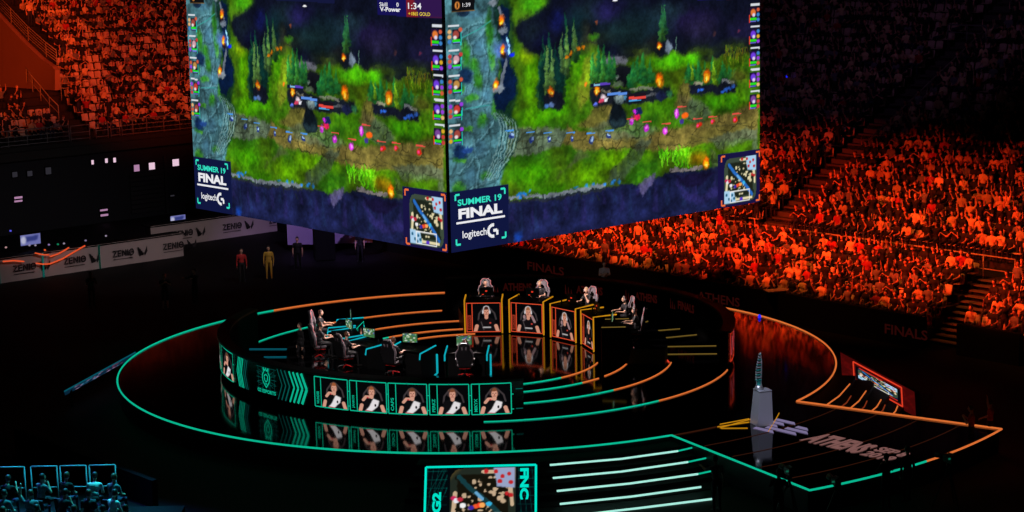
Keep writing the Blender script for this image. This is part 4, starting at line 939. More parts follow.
def hand(B, wrist, tip_dir, palm_n, curl, side, fine):
    """palm, four bent fingers of unequal length and a thumb from the side of the palm"""
    w = Vector(wrist); d = Vector(tip_dir).normalized(); n = Vector(palm_n); n = (n - d * n.dot(d)).normalized(); s_ = d.cross(n) * side
    if not fine:
        B.limb(w, w + d * .1, .034, .028, 'skin'); return
    pc = w + d * .05
    M = Matrix((s_, d, n)).transposed(); B.blob(pc, (.042, .055, .018), 'skin', M)
    for k, L in enumerate((.068, .078, .073, .058)):
        b = w + d * .092 + s_ * (-.03 + .02 * k) * -1
        a1 = curl; m1 = b + (d * math.cos(a1) + n * math.sin(a1)) * L * .5; a2 = curl * 2.1
        t1 = m1 + (d * math.cos(a2) + n * math.sin(a2)) * L * .5
        B.limb(b, m1, .0095, .0085, 'skin'); B.limb(m1, t1, .0085, .007, 'skin')
    b = w + d * .03 + s_ * .036; m1 = b + (d * .6 + s_ * .7 + n * .2).normalized() * .036; t1 = m1 + (d * .85 + s_ * .2 + n * .4).normalized() * .03
    B.limb(b, m1, .013, .011, 'skin'); B.limb(m1, t1, .011, .008, 'skin')

def person_mesh(name, mats, pose='sit', arms='lap', voxel=.012, ratio=.5, lean=0., turn=0., hair_long=False, fine=True, sleeve='short', seat_z=.46, phone=False):
    """faces +Y; sit: seat at seat_z, feet on z=0; stand: feet on z=0"""
    B = Body(); sk = 'skin'; sh = 'shirt'; pa = 'pants'
    if pose == 'sit':
        hip = Vector((0, 0, seat_z + .1)); tz = lambda h: hip + Vector((0, math.sin(lean) * h, math.cos(lean) * h))
        for s in (-1, 1):
            kn = Vector((.13 * s, .43, seat_z + .06)); an = Vector((.13 * s, .44 + .04 * s, .09))
            B.limb(hip + Vector((.09 * s, .02, 0)), kn, .085, .06, pa); B.limb(kn, an, .056, .038, pa); B.limb(an + Vector((0, -.03, -.04)), an + Vector((0, .14, -.055)), .04, .032, 'shoe')
    else:
        hip = Vector((0, 0, .93)); tz = lambda h: hip + Vector((0, math.sin(lean) * h, math.cos(lean) * h))
        st = .22 if pose == 'walk' else .03
        for s in (-1, 1):
            kn = Vector((.11 * s, .03 + st * s * .5, .5)); an = Vector((.12 * s, st * s, .09))
            B.limb(hip + Vector((.09 * s, 0, 0)), kn, .088, .058, pa); B.limb(kn, an, .055, .038, pa if sleeve != 'shorts' else sk); B.limb(an + Vector((0, -.04, -.045)), an + Vector((0, .15, -.055)), .04, .032, 'shoe')
    B.blob(hip + Vector((0, 0, .02)), (.165, .12, .12), pa)
    B.blob(tz(.16), (.15, .105, .15), sh); B.blob(tz(.36), (.175, .115, .17), sh); B.limb(tz(.45) + Vector((-.13, 0, 0)), tz(.45) + Vector((.13, 0, 0)), .07, .07, sh)
    nk = tz(.53); hd = tz(.70) + Vector((0, .025, 0)); f = Vector((math.sin(-turn), math.cos(turn), 0)); B.limb(nk, tz(.62), .052, .05, sk)
    Mh = Matrix.Rotation(turn, 3, 'Z')
    B.blob(hd, (.078, .096, .118), sk, Mh); B.blob(hd + f * .02 + Vector((0, 0, -.06)), (.056, .066, .06), sk, Mh)
    B.blob(hd + f * .1 + Vector((0, 0, -.018)), (.012, .018, .022), sk, Mh)
    side = Mh @ Vector((1, 0, 0))
    for s in (-1, 1): B.blob(hd + side * .08 * s + Vector((0, 0, -.01)), (.012, .022, .03), sk, Mh)
    if hair_long:
        B.limb(hd - f * .05 + Vector((0, 0, .03)), hd - f * .08 + Vector((0, 0, -.22)), .075, .05, 'hair')
    B.blob(hd - f * .012 + Vector((0, 0, .035)), (.088, .1, .102), 'hair' if hair_long else sk, Mh)
    for s in (-1, 1):
        S = tz(.45) + Vector((.185 * s, 0, 0)); a = arms if isinstance(arms, str) else arms[0 if s < 0 else 1]
        if a == 'lap': E = S + Vector((.05 * s, .08, -.27)); W = E + Vector((-.08 * s, .2, -.06)); pn = (0, 0, -1)
        elif a == 'desk': E = S + Vector((.07 * s, .14, -.23)); W = E + Vector((-.05 * s, .25, .03)); pn = (0, 0, -1)
        elif a == 'up': E = S + Vector((.12 * s, .05, .2)); W = E + Vector((-.02 * s, .03, .24)); pn = (0, 1, 0)
        elif a == 'clap': E = S + Vector((.08 * s, .12, -.2)); W = E + Vector((-.18 * s, .12, .14)); pn = (-s, 0, 0)
        elif a == 'phone': E = S + Vector((.03 * s, .16, -.2)); W = E + Vector((-.06 * s, .1, .2)); pn = (0, -1, 0)
        elif a == 'chin': E = S + Vector((.02 * s, .17, -.22)); W = E + Vector((-.11 * s, .02, .22)); pn = (0, -1, 0)
        elif a == 'side': E = S + Vector((.06 * s, -.01, -.29)); W = E + Vector((0, .05, -.25)); pn = (-s, 0, 0)
        elif a == 'cross': E = S + Vector((.05 * s, .08, -.26)); W = E + Vector((-.2 * s, .12, .05 + .03 * s)); pn = (0, -1, 0)
        elif a == 'point': E = S + Vector((.08 * s, .2, -.08)); W = E + Vector((0, .24, .06)); pn = (0, 0, -1)
        else: E = S + Vector((.1 * s, .02, -.26)); W = E + Vector((-.02, .18, .12)); pn = (0, 0, -1)
        mid = S.lerp(E, .6)
        B.limb(S, mid, .056, .05, sh); B.limb(mid, E, .047, .042, sh if sleeve in ('long',) else sk if sleeve == 'none' else sk)
        B.limb(E, W, .042, .028, sh if sleeve == 'long' else sk)
        d = (W - E) if a not in ('desk', 'cross') else (W - E) + Vector((0, .02, -.04))
        hand(B, W, d, pn, .35 if a != 'lap' else .5, s, fine)
    return B.fuse(name, voxel, ratio, mats, hd, f, face=fine)

SKIN = mat('skin', (214, 164, 138), .55); SKIN2 = mat('tan_skin', (190, 136, 108), .55)
HAIR_D = mat('dark_hair', (38, 26, 22), .5); HAIR_B = mat('brown_hair', (92, 58, 36), .5); HAIR_L = mat('fair_hair', (176, 132, 82), .5)
BLACKC = mat('black_cloth', (16, 16, 19), .8); WHITEC = mat('white_cloth', (226, 224, 220), .8); GREYC = mat('grey_cloth', (112, 112, 118), .8); NAVYC = mat('navy_cloth', (24, 32, 60), .8)
SHOE = mat('dark_shoe', (22, 20, 20), .6); EYE = mat('eye_dark', (30, 20, 18), .4); MOUTH = mat('lip', (150, 74, 66), .5)
DENIM = mat('denim', (40, 48, 74), .8); YELC = mat('yellow_cloth', (206, 160, 60), .8); REDC = mat('red_cloth', (170, 34, 34), .8); BEIGE = mat('beige_cloth', (190, 160, 120), .8); BLUEC = mat('blue_cloth', (40, 60, 170), .8); GREENC = mat('green_cloth', (70, 110, 80), .8)
def wear(shirt, pants=BLACKC, skin=SKIN, hair=HAIR_D, shoe=SHOE):
    return dict(skin=skin, shirt=shirt, pants=pants, hair=hair, shoe=shoe, eye=EYE, mouth=MOUTH)
# ------------------------------------------------------------------ arena frame
AL = .8493
A2 = Vector((-math.cos(AL), math.sin(AL), 0)); B2 = Vector((math.sin(AL), math.cos(AL), 0))
ANG_B = math.atan2(B2.y, B2.x); ANG_A = math.atan2(A2.y, A2.x)
FZ = -.8
def AB(a, b, z=0.): return A2 * a + B2 * b + Vector((0, 0, z))
def pol(r, deg, z=0.): return Vector((r * math.cos(R(deg)), r * math.sin(R(deg)), z))

# camera: 70 mm on full frame, high in the near corner of the bowl
F_PX, PITCH, ROLL = 1991.7, .1718, -.0208
CAM = Vector((1.4454, -76.9432, 17.4334))
_F = Vector((0, math.cos(PITCH), -math.sin(PITCH))); _U0 = Vector((1, 0, 0)).cross(_F)
_R = math.cos(ROLL) * Vector((1, 0, 0)) + math.sin(ROLL) * _U0; _U = -math.sin(ROLL) * Vector((1, 0, 0)) + math.cos(ROLL) * _U0
cd = bpy.data.cameras.new('camera'); cam = bpy.data.objects.new('camera', cd); COL.objects.link(cam)
cd.sensor_width = 36; cd.lens = F_PX / 1024 * 36; cd.clip_end = 500
Mx = Matrix((_R, _U, -_F)).transposed().to_4x4(); Mx.translation = CAM; cam.matrix_world = Mx
sc.camera = cam
def seen(P, m=40):
    """is a place within the photographed part of the hall (used only to leave out what nobody sees)"""
    d = Vector(P) - CAM; z = d.dot(_F); x = 512 + F_PX * d.dot(_R) / z; y = 256 - F_PX * d.dot(_U) / z
    return (-m < x < 1024 + m and -m < y < 512 + m), x, y

# ------------------------------------------------------------------ materials
DECK = mat('glossy_black_deck', (5, 5, 6), .07, spec=.5, ior=1.9)
DECK_SIDE = mat('black_fascia', (8, 8, 9), .5)
BLACK = mat('black_paint', (8, 8, 9), .8, spec=.15); RUBBER = mat('black_plastic', (14, 14, 15), .4)
CONC = mat('dark_concrete', (34, 31, 30), .9, noise=.25, nscale=3); CONC_L = mat('pale_concrete', (84, 78, 75), .85, noise=.15, nscale=2)
HALLF = mat('hall_floor', (5, 5, 6), .7, spec=.2, noise=.3, nscale=1)
STEEL = mat('painted_rail_steel', (170, 160, 140), .45, noise=.05); STEEL_D = mat('grey_rail_steel', (120, 118, 120), .5)
TEAL = emi('teal_led', (10, 178, 140), 1.); ORANGE = emi('orange_led', (214, 108, 50), 1.); REDL = emi('red_led', (225, 60, 36), 1.); YEL = emi('amber_led', (196, 132, 20), .9)
CYAN = emi('cyan_led', (16, 170, 184), .9); WHITEG = emi('pale_green_led', (170, 236, 222), 1.); TEAL_DIM = emi('dim_teal_led', (6, 90, 84), .8); CYAN_DIM = emi('dim_cyan_led', (8, 88, 104), .8)
DIMY = emi('dim_amber_led', (120, 96, 40), .8)
WH = emi('white_lit_lettering', (236, 236, 240), 1.); HUDT = emi('mint_lit_lettering', (52, 226, 196), 1.); HUDO = emi('orange_lit_mark', (236, 110, 60), 1.); HUDY = emi('yellow_lit_lettering', (240, 210, 60), 1.)
SCR = screen_mat('lit_screen', 1.); SCR_DIM = screen_mat('dim_screen', .75)

# ------------------------------------------------------------------ the hall itself
tag(MB().box((0, 10, FZ - .1), (150, 190, .2), HALLF).build('floor'), kind='structure')
tag(MB().box((0, 10, 46), (170, 210, .3), BLACK).build('ceiling'), kind='structure')

def stepped(b0, z0, n, tread, rise, a0, a1, m, base, swap=False, sub=1):
    """profile of rows rising from (b0,z0), run along a"""
    tread /= sub; rise /= sub; n *= sub
    pr = [(b0, base)]
    for i in range(n): pr += [(b0 + i * tread, z0 + i * rise), (b0 + (i + 1) * tread, z0 + i * rise)]
    pr += [(b0 + n * tread, base)]
    mb = MB(); k = len(pr)
    P = (lambda q, s: AB(s, q[0], q[1])) if not swap else (lambda q, s: AB(q[0], s, q[1]))
    vs = [P(q, a0) for q in pr] + [P(q, a1) for q in pr]
    mb.add(vs, [(i, (i + 1) % k, k + (i + 1) % k, k + i) for i in range(k)], m)
    # end caps as quads under each tread
    for s in (0, 1):
        for i in range(n):
            t0 = P((pr[1 + 2 * i][0], pr[1 + 2 * i][1]), (a0, a1)[s]); t1 = P((pr[2 + 2 * i][0], pr[2 + 2 * i][1]), (a0, a1)[s])
            q0 = Vector((t0.x, t0.y, base)); q1 = Vector((t1.x, t1.y, base)); mb.add([t0, t1, q1, q0], [(0, 1, 2, 3)], m)
    return mb

# right terrace: lower block, cross aisle, upper block
LOW = dict(b=16.75, z=-.15, n=5, t=.84, r=.36); LOW['be'] = LOW['b'] + LOW['n'] * LOW['t']; LOW['ze'] = LOW['z'] + LOW['n'] * LOW['r']
UP = dict(b=22.3, z=1.95, n=44, t=.84, r=.435)
LEFT = dict(b=49.2, z=4.35, n=42, t=.86, r=.44)
for a0, a1 in ((-30, -11.0), (-9.0, 50)): tag(stepped(LOW['b'], LOW['z'], LOW['n'], LOW['t'], LOW['r'], a0, a1, CONC, FZ).build('terrace_floor_lower_right'), kind='structure')
tag(MB().box(AB(10, (LOW['be'] + UP['b']) / 2 + .0, (1.5 + FZ) / 2), (UP['b'] - LOW['be'], 80, 1.5 - FZ), CONC, rz=ANG_B).build('cross_aisle_floor_right'), kind='structure')
tag(stepped(UP['b'], UP['z'], UP['n'], UP['t'], UP['r'], -30, 50, CONC, FZ).build('terrace_floor_upper_right'), kind='structure')
tag(stepped(LEFT['b'], LEFT['z'], LEFT['n'], LEFT['t'], LEFT['r'], 11.2, 45, CONC, FZ, swap=True).build('terrace_floor_left'), kind='structure')
tag(stepped(LEFT['b'], LEFT['z'], 6, LEFT['t'], LEFT['r'], -32, 11.19, CONC, FZ, swap=True).build('terrace_floor_left'), kind='structure')
tag(MB().box(AB(66.3, -10.4, 3.05), (43.1, 24, 7.6), CONC, rz=ANG_B).build('passage_floor_left'), kind='structure')
for a0, a1 in ((3.2, 5.0), (-13.2, -11.6)):
    tag(stepped(UP['b'] + .0, UP['z'] + .08, UP['n'], UP['t'], UP['r'], a0, a1, CONC_L, FZ, sub=2).build('aisle_stairs_right'), kind='structure')
# back walls of the bowl
tag(MB().box(AB(10, 60.5, 20), (.6, 100, 50), BLACK, rz=ANG_B).build('wall_right'), kind='structure')
tag(MB().box(AB(86, 10, 20), (100, .6, 50), BLACK, rz=ANG_B).build('wall_left'), kind='structure')

# front of the left terrace: pale band, dark service wall with lit openings, walkway with its railing
wl = MB(); wl.box(AB(47.95, 0, 1.4), (78, .3, 4.4), mat('service_wall_paint', (9, 11, 22), .8), rz=ANG_B); tag(wl.build('wall_service_left'), kind='structure')
tag(MB().box(AB(48.1, -6.5, 3.8), (53, 1.5, .5), CONC, rz=ANG_B).box(AB(48.9, 0, 4.15), (78, 2, .25), CONC, rz=ANG_B).build('trim_1'), kind='structure')
def on_left(x, y):      # a spot on the service wall plane a=47.8 from its bearing
    d = _F + _R * ((x - 512) / F_PX) + _U * ((256 - y) / F_PX); t = (47.75 - CAM.dot(A2)) / d.dot(A2); return CAM + d * t
PINKW = emi('lit_window_pane', (236, 200, 220), .95); PINKD = emi('window_pane_lilac', (190, 140, 180), .8); GREYW = emi('faint_window_pane', (56, 54, 62), .6)
k = 0
for x, y, w, h, m in ((136.3, 168, .36, .4, PINKD), (151.5, 166, .4, .42, PINKW), (175.3, 162.5, .44, .42, PINKW), (92.2, 162.2, .14, .26, PINKW), (106, 160.6, .16, .26, PINKW), (114.2, 160, .16, .28, PINKW),
                      (14.5, 174.5, .3, .3, GREYW), (29.5, 173.5, .3, .3, GREYW), (48, 170.8, .34, .4, GREYW), (18, 197.5, .5, .12, PINKD), (18, 201, .5, .1, PINKD), (103.5, 210, .5, .1, PINKD), (104, 215, .5, .12, PINKD), (104.5, 231, .45, .12, GREYW), (172, 195.6, .26, .08, GREYW)):
    k += 1; p = on_left(x, y)
    f = MB(); f.box(p + A2 * .02, (w + .12, .1, h + .12), BLACK, rz=ANG_B); o = f.build('window_%d' % k); tag(o, kind='structure')
    g = MB(); g.box(p - A2 * .05, (w, .04, h), m, rz=ANG_B); g.build('window_pane', o)
# roller shutter ribs
s_ = MB(); SHUT = mat('shutter_steel', (22, 22, 28), .6)
p = on_left(147, 190)
for i in range(9): s_.box(p - A2 * .06 + Vector((0, 0, 1.0 - i * .28)), (2.4, .06, .2), SHUT, rz=ANG_B)
s_.box(p - A2 * .02 + B2 * 1.35, (.16, .12, 4.0), SHUT, rz=ANG_B)
tag(s_.build('roller_shutter'), 'dark ribbed roller shutter in the service wall under the left stand', 'shutter')

# ------------------------------------------------------------------ railings
def railing(name, posts, bars, label, m, rr=.035, pr=.03, group=None, mids=(.5,)):
    """posts: [(x,y,z)] feet; bars run over them at heights"""
    root = empty(name, posts[0], label=label, cat='railing', group=group); O = Vector(posts[0])
    P = [Vector(p) - O for p in posts]
    up = MB(); up.tube([p + Vector((0, 0, bars)) for p in P], rr, m, 8); up.build('top_rail', root, True)
    for h in mids: q = MB(); q.tube([p + Vector((0, 0, h)) for p in P], rr * .75, m, 6); q.build('mid_rail', root, True)
    for p in P: q = MB(); q.tube([p, p + Vector((0, 0, bars))], pr, m, 6); q.build('post', root, True)
    return root
# along the left walkway
def lpt(x, y, a=48.35): 
    d = _F + _R * ((x - 512) / F_PX) + _U * ((256 - y) / F_PX); t = (a - CAM.dot(A2)) / d.dot(A2); return CAM + d * t
bz = 4.27
bs = [lpt(x, 150).dot(B2) for x in (-12, 9, 28, 48, 70, 92, 97, 109, 123, 134, 148, 165, 181, 200, 216)]
railing('guard_railing', [AB(48.35, b, bz) for b in bs[:5]], .98, 'grey guard railing on the far-left walkway, its longer run at the frame edge', STEEL_D, mids=(.1, .35, .6))
railing('guard_railing', [AB(48.35, b, bz) for b in bs[8:]], 1.0, 'grey guard railing on the left walkway, run that ends behind the hanging screen', STEEL_D, mids=(.1, .38, .66))
for n, (b0, b1) in enumerate(((bs[4] + .12, bs[5] - .1), (bs[6], bs[7]), (bs[7] + .2, bs[8] - .15))):
    railing('gate', [AB(48.35, b0, bz), AB(48.35, b1, bz)], .92, ('left', 'middle', 'right')[n] + ' one of the three small grey gates between the walkway railings', STEEL_D, mids=(.12, .5))['category'] = 'gate'

# right: long rail on the cross aisle, gap with gate, then long rail again
zr = 1.5; br = 20.75
def run(a0, a1, n): return [AB(a0 + (a1 - a0) * i / n, br, zr) for i in range(n + 1)]
railing('guard_railing', run(24, 6.1, 7), 1.0, 'orange-lit guard railing along the right stand, run partly under the hanging screen', STEEL, mids=(.45,))
railing('guard_railing', run(3.6, -10.7, 9), 1.0, 'orange-lit guard railing along the right stand, longest run towards the frame edge', STEEL, mids=(.42,))
railing('gate', [AB(5.8, br, zr), AB(4.9, br + .5, zr)], .95, 'orange-lit metal gate standing in the railing gap, left leaf', STEEL, mids=(.3, .6))['category'] = 'gate'
railing('gate', [AB(4.8, br, zr), AB(3.8, br, zr)], .95, 'orange-lit metal gate standing in the railing gap, right leaf', STEEL, mids=(.3, .6))['category'] = 'gate'
railing('guard_railing', run(-11.4, -14.5, 2), .95, 'low orange-lit railing at the far right beyond the sloping handrail', STEEL, mids=(.35, .65))
def handrail(a, b0, b1, label, m=STEEL, n=8, up=UP, off=.9, left=False):
    pts = []
    for i in range(n + 1):
        b = b0 + (b1 - b0) * i / n; z = up['z'] + (b - up['b']) / up['t'] * up['r']
        pts.append(AB(a, b, z) if not left else AB(b, a, z))
    r = railing('stair_handrail', pts, off, label, m, mids=(.42,)); r['category'] = 'handrail'; return r
handrail(3.0, 28.2, 37.5, 'long sloping handrail up the dark right stand beside the stairs', n=8)
handrail(-11.0, 21.9, 27, 'sloping handrail climbing out of frame at the far right', n=4)
handrail(1.5, 39.5, 47.5, 'faint sloping handrail high in the dark right stand', n=5, m=STEEL_D)
# vomitory guards high in the dark
for a, b, lab in ((5.2, 37.5, 'faint rail frame beside the upper stairs in the dark right stand'), (-7.0, 36.2, 'faint rail frame at the far right of the dark upper stand')):
    z = UP['z'] + (b - UP['b']) / UP['t'] * UP['r']
    railing('guard_railing', [AB(a, b, z + .1), AB(a - 1.2, b, z + .1), AB(a - 2.4, b, z + .1)], 1.1, lab, STEEL_D, mids=(.7,))

# hoarding along the foot of the right stand, with its lettering
hb = MB(); hb.box(AB(14, 16.2, (.55 + FZ) / 2), (.25, 47, .55 - FZ), BLACK, rz=ANG_B); hoard = hb.build('hoarding')
tag(hoard, 'black hoarding along the foot of the right stand lettered in dull red', 'barrier')
DRED = emi('dull_red_lettering', (60, 13, 10), .42)
def hoard_text(s, a, w, z=-.4, h=.42, b=16.05):
    me = fit_text(s, w, h, DRED, .02)
    me.transform(frame_M(AB(a, b, z), -A2, (0, 0, 1))); link('lettering', me, hoard)
hoard_text('FINALS', 14.9, 2.7); hoard_text('ATHENS', 3.2, 2.6); hoard_text('FINALS', -7.55, 2.2)
# end of the stand by the right stairs
tag(MB().box(AB(-12.6, 16.3, -.15), (.25, 3.0, 1.3), BLACK, rz=ANG_B).build('stair_block'), 'black block beside the open stairs at the right', 'block')
st = MB(); CONC_S = mat('stair_tread', (96, 88, 80), .8)
for i in range(12): st.box(AB(-10.0, 17.3 + i * .3, FZ + .17 + i * .19), (.33, 1.9, .05), CONC_S, rz=ANG_B).box(AB(-10.0, 17.42 + i * .3, (FZ + FZ + .16 + i * .19) / 2), (.04, 1.9, .16 + i * .19), CONC, rz=ANG_B)
tag(st.build('stairs'), 'open metal stairs rising into the right stand at its front corner', 'stairs')

# left stand: parapets and handrails beside the stair opening
def lz(a): return LEFT['z'] + (a - LEFT['b']) / LEFT['t'] * LEFT['r']
PLAS = mat('painted_parapet', (150, 120, 100), .8, noise=.08, nscale=1)
def on_b(x, y, b):
    d = _F + _R * ((x - 512) / F_PX) + _U * ((256 - y) / F_PX); t = (b - CAM.dot(B2)) / d.dot(B2); return CAM + d * t
def prism_b(pxs, b, th, m, name):
    P = [on_b(x, y, b) for x, y in pxs]; n = len(P); mb = MB()
    mb.add(P + [p + B2 * th for p in P], [tuple(range(n)), tuple(range(n, 2 * n))[::-1]] + [(i, n + i, n + (i + 1) % n, (i + 1) % n) for i in range(n)], m)
    return mb.build(name)
tag(prism_b([(-25, -14), (0, 12), (11.5, 24), (28.5, 42), (46.5, 59), (57, 66), (60, 70), (60, 90), (30, 88), (-25, 84)], 11.2, -.35, PLAS, 'wall_parapet_left'), kind='structure')
railing('stair_handrail', [on_b(x, y, 11.15) for x, y in ((-8, 3), (11.5, 23), (28.5, 41), (46.5, 57), (57, 65))], .92, 'orange-lit handrail of five bars on the sloping parapet at upper left', STEEL, mids=(.2, .38, .56, .74), rr=.03)['category'] = 'handrail'
railing('stair_handrail', [on_b(x, y, 10.2) for x, y in ((27, 83), (33, 92), (41, 101), (50, 112), (59, 121))], .95, 'orange-lit stair handrail below the sloping parapet at upper left', STEEL, mids=(.5,))['category'] = 'handrail'
railing('guard_railing', [AB(53.2, 11.5, lz(53.2) - .1), AB(53.2, 12.6, lz(53.2) - .1), AB(53.2, 13.5, lz(53.2) - .1)], 1.45, 'small orange-lit rail frame among the left seats at the parapet end', STEEL, mids=(.75, 1.05))
railing('guard_railing', [AB(53.0, 6.4, lz(53) + .1), AB(53.0, 7.3, lz(53) + .1)], 1.2, 'cut-off orange-lit rail frame at the left frame edge below the parapet', STEEL, mids=(.6,))

# ------------------------------------------------------------------ seats
SEATM = mat('orange_brown_seat_plastic', (210, 186, 160), .55); SEATD = mat('seat_underside', (60, 50, 45), .6)
def seat_mesh():
    mb = MB()
    # shell: curved back and tipped pan, on a bracket
    n = 6; vs = []
    for i in range(n + 1):
        t = i / n; x = -.22 + .44 * t; cv = -.05 * (1 - (2 * t - 1) ** 2)
        vs += [(x, -.16 + cv, .40), (x, -.24 + cv, .84 - .03 * abs(2 * t - 1) ** 3), (x, -.27 + cv, .83 - .03 * abs(2 * t - 1) ** 3), (x, -.19 + cv, .39)]
    fs = []
    for i in range(n):
        k = 4 * i
        for j in range(4): fs.append((k + j, k + 4 + j, k + 4 + (j + 1) % 4, k + (j + 1) % 4))
    fs += [(0, 1, 2, 3), (4 * n + 3, 4 * n + 2, 4 * n + 1, 4 * n)]
    mb.add(vs, fs, SEATM); mb.box((0, .03, .43), (.43, .4, .05), SEATM, bev=.015, rx=.06); mb.box((0, -.12, .2), (.06, .1, .42), SEATD); mb.box((0, -.1, .015), (.3, .2, .03), SEATD)
    return mb.mesh('seat')
SEAT = seat_mesh()

# ------------------------------------------------------------------ spectators
POSES = [dict(arms='lap'), dict(arms='clap'), dict(arms=('lap', 'phone'), turn=.35), dict(arms=('up', 'up')), dict(arms=('chin', 'lap'), lean=.22, turn=-.3), dict(arms='lap', lean=.3, hair_long=True), dict(arms=('up', 'lap'), turn=.2), dict(arms='phone', turn=-.2, hair_long=True)]
PNAME = ['hands in the lap', 'clapping hands', 'one hand raised to the face', 'both arms up', 'chin on one hand', 'long hair, leaning forward', 'one arm up', 'long hair, hands at face']
CREAM = mat('cream_cloth', (228, 200, 150), .8)
OUTF = [(CREAM, DENIM, SKIN, HAIR_D, 'pale shirt'), (BLACKC, BLACKC, SKIN, HAIR_B, 'black shirt'), (GREYC, BLACKC, SKIN2, HAIR_D, 'grey shirt'), (BLACKC, DENIM, SKIN2, HAIR_D, 'black shirt'), (BEIGE, BLACKC, SKIN, HAIR_D, 'beige shirt'), (REDC, DENIM, SKIN, HAIR_B, 'red shirt'), (BLACKC, BLACKC, SKIN, HAIR_L, 'black shirt')]
CROWD = []
for i, ps in enumerate(POSES):
    base = person_mesh('spectator', wear(WHITEC), voxel=.034, ratio=.62, fine=False, **ps)
    row = []
    for o in OUTF:
        me = base.copy(); w = wear(o[0], o[1], o[2], o[3])
        for k, key in enumerate(w): me.materials[k] = w[key]
        row.append(me)
    CROWD.append(row)
STAND = [[None] * len(OUTF) for _ in range(2)]
for i, ps in enumerate((dict(arms='side'), dict(arms=('up', 'clap')))):
    base = person_mesh('spectator', wear(WHITEC), pose='stand', voxel=.034, ratio=.62, fine=False, **ps)
    for j, o in enumerate(OUTF):
        me = base.copy(); w = wear(o[0], o[1], o[2], o[3])
        for k, key in enumerate(w): me.materials[k] = w[key]
        STAND[i][j] = me

def behind_screen(x, y):
    """well inside the area the hanging screens cover"""
    if 205 < x < 449: return y < 210 + (x - 205) * .17 - 14
    if 449 <= x < 745: return y < 250 - (x - 449) * .175 - 14
    return False

places = []   # (position, yaw, area, row)
def fill(rows, area, face, dens, n0, n1, step, pos, gap=lambda s: False):
    for i in rows:
        s = n0 + rnd.random() * .3
        while s < n1:
            s += step * rnd.uniform(.94, 1.08)
            P = pos(i, s)
            ok, x, y = seen(P + Vector((0, 0, .9)), 70)
            if not ok or gap(s) or behind_screen(x, y): continue
            places.append((P, face + rnd.uniform(-.25, .25), area, i, rnd.random() < dens(i, s, x, y), s))
YR = ANG_A          # facing -B : yaw so that +Y -> -B
def yaw_to(d): return math.atan2(-d.x, d.y)
YR = yaw_to(-B2); YL = yaw_to(-A2); YN = yaw_to(B2)
fill(range(LOW['n']), 'lower', YR, lambda *a: .96, -19, 34, .5, lambda i, s: AB(s, LOW['b'] + (i + .42) * LOW['t'], LOW['z'] + i * LOW['r']), lambda s: -11.0 < s < -9.0)
gapU = lambda s: 3.1 < s < 5.1 or -13.3 < s < -11.5
fill(range(34), 'upper', YR, lambda i, s, x, y: .97 if y > 100 + max(0, x - 850) * .2 else .72, -19, 32, .5, lambda i, s: AB(s, UP['b'] + (i + .42) * UP['t'], UP['z'] + i * UP['r']), gapU)
fill(range(24), 'left', YL, lambda i, s, x, y: 0 if (x < 62 and y < 116 and y > x - 11 and not (x < 32 and y > 92)) else (.6 + .25 * (y < 30)), 3, 30, .52, lambda i, s: AB(LEFT['b'] + (i + .42) * LEFT['t'], s, LEFT['z'] + i * LEFT['r']), lambda s: 9.6 < s < 11.5)

people = [p for p in places if p[4]]
people.sort(key=lambda p: (p[0] - CAM).length)
# the nearest block, lit blue, in the lower-left corner of the view: hand-placed below
NEAR = [(-12.9, -19.0, 'chin', 0), (-12.2, -18.9, 'lap', 1), (-11.3, -19.0, 'lap', 2), (-10.7, -19.15, 'lap', 3), (-13.9, -19.1, 'phone', 1), (-14.8, -19.0, 'lap', 7),
        (-13.6, -20.7, 'lap', 3), (-12.8, -20.8, 'up', 6), (-11.9, -20.75, 'chin', 1), (-11.1, -20.9, 'lap', 1), (-10.4, -20.9, 'lap', 4), (-14.5, -20.6, 'lap', 2),
        (-14.1, -22.6, 'lap', 1), (-13.2, -22.5, 'lap', 3), (-12.3, -22.4, 'lap', 0), (-11.3, -22.5, 'lap', 7), (-10.4, -22.6, 'lap', 2), (-9.7, -22.6, 'lap', 0)]
N_IND = 300 - len(NEAR)
GRP = {'lower': 'spectators in the lower block of the right stand', 'upper': 'spectators in the upper block of the right stand', 'left': 'spectators in the far-left stand'}
ORD = ['front', 'second', 'third', 'fourth', 'fifth', 'sixth', 'seventh', 'eighth', 'ninth', 'tenth']
def rowname(area, i):
    if area == 'lower': return ORD[i] + ' row of the red-lit lower right stand'
    if area == 'upper': return (ORD[i] if i < 10 else 'a far') + ' row of the red-lit upper right stand'
    return (ORD[i] if i < 10 else 'a far') + ' row of the left stand'
crowd_rest = []; bucket = {}
lefts = [p for p in people if p[2] == 'left'][:30]; lid = set(id(p) for p in lefts)
cnt = 0
def near_of(area, s):
    if area == 'left': return 'by parapet' if s < 15 else 'by screen'
    return 'right edge' if s < -6 else 'right of the stairs' if s < 3.2 else 'left of the stairs' if s < 9 else 'under screen'
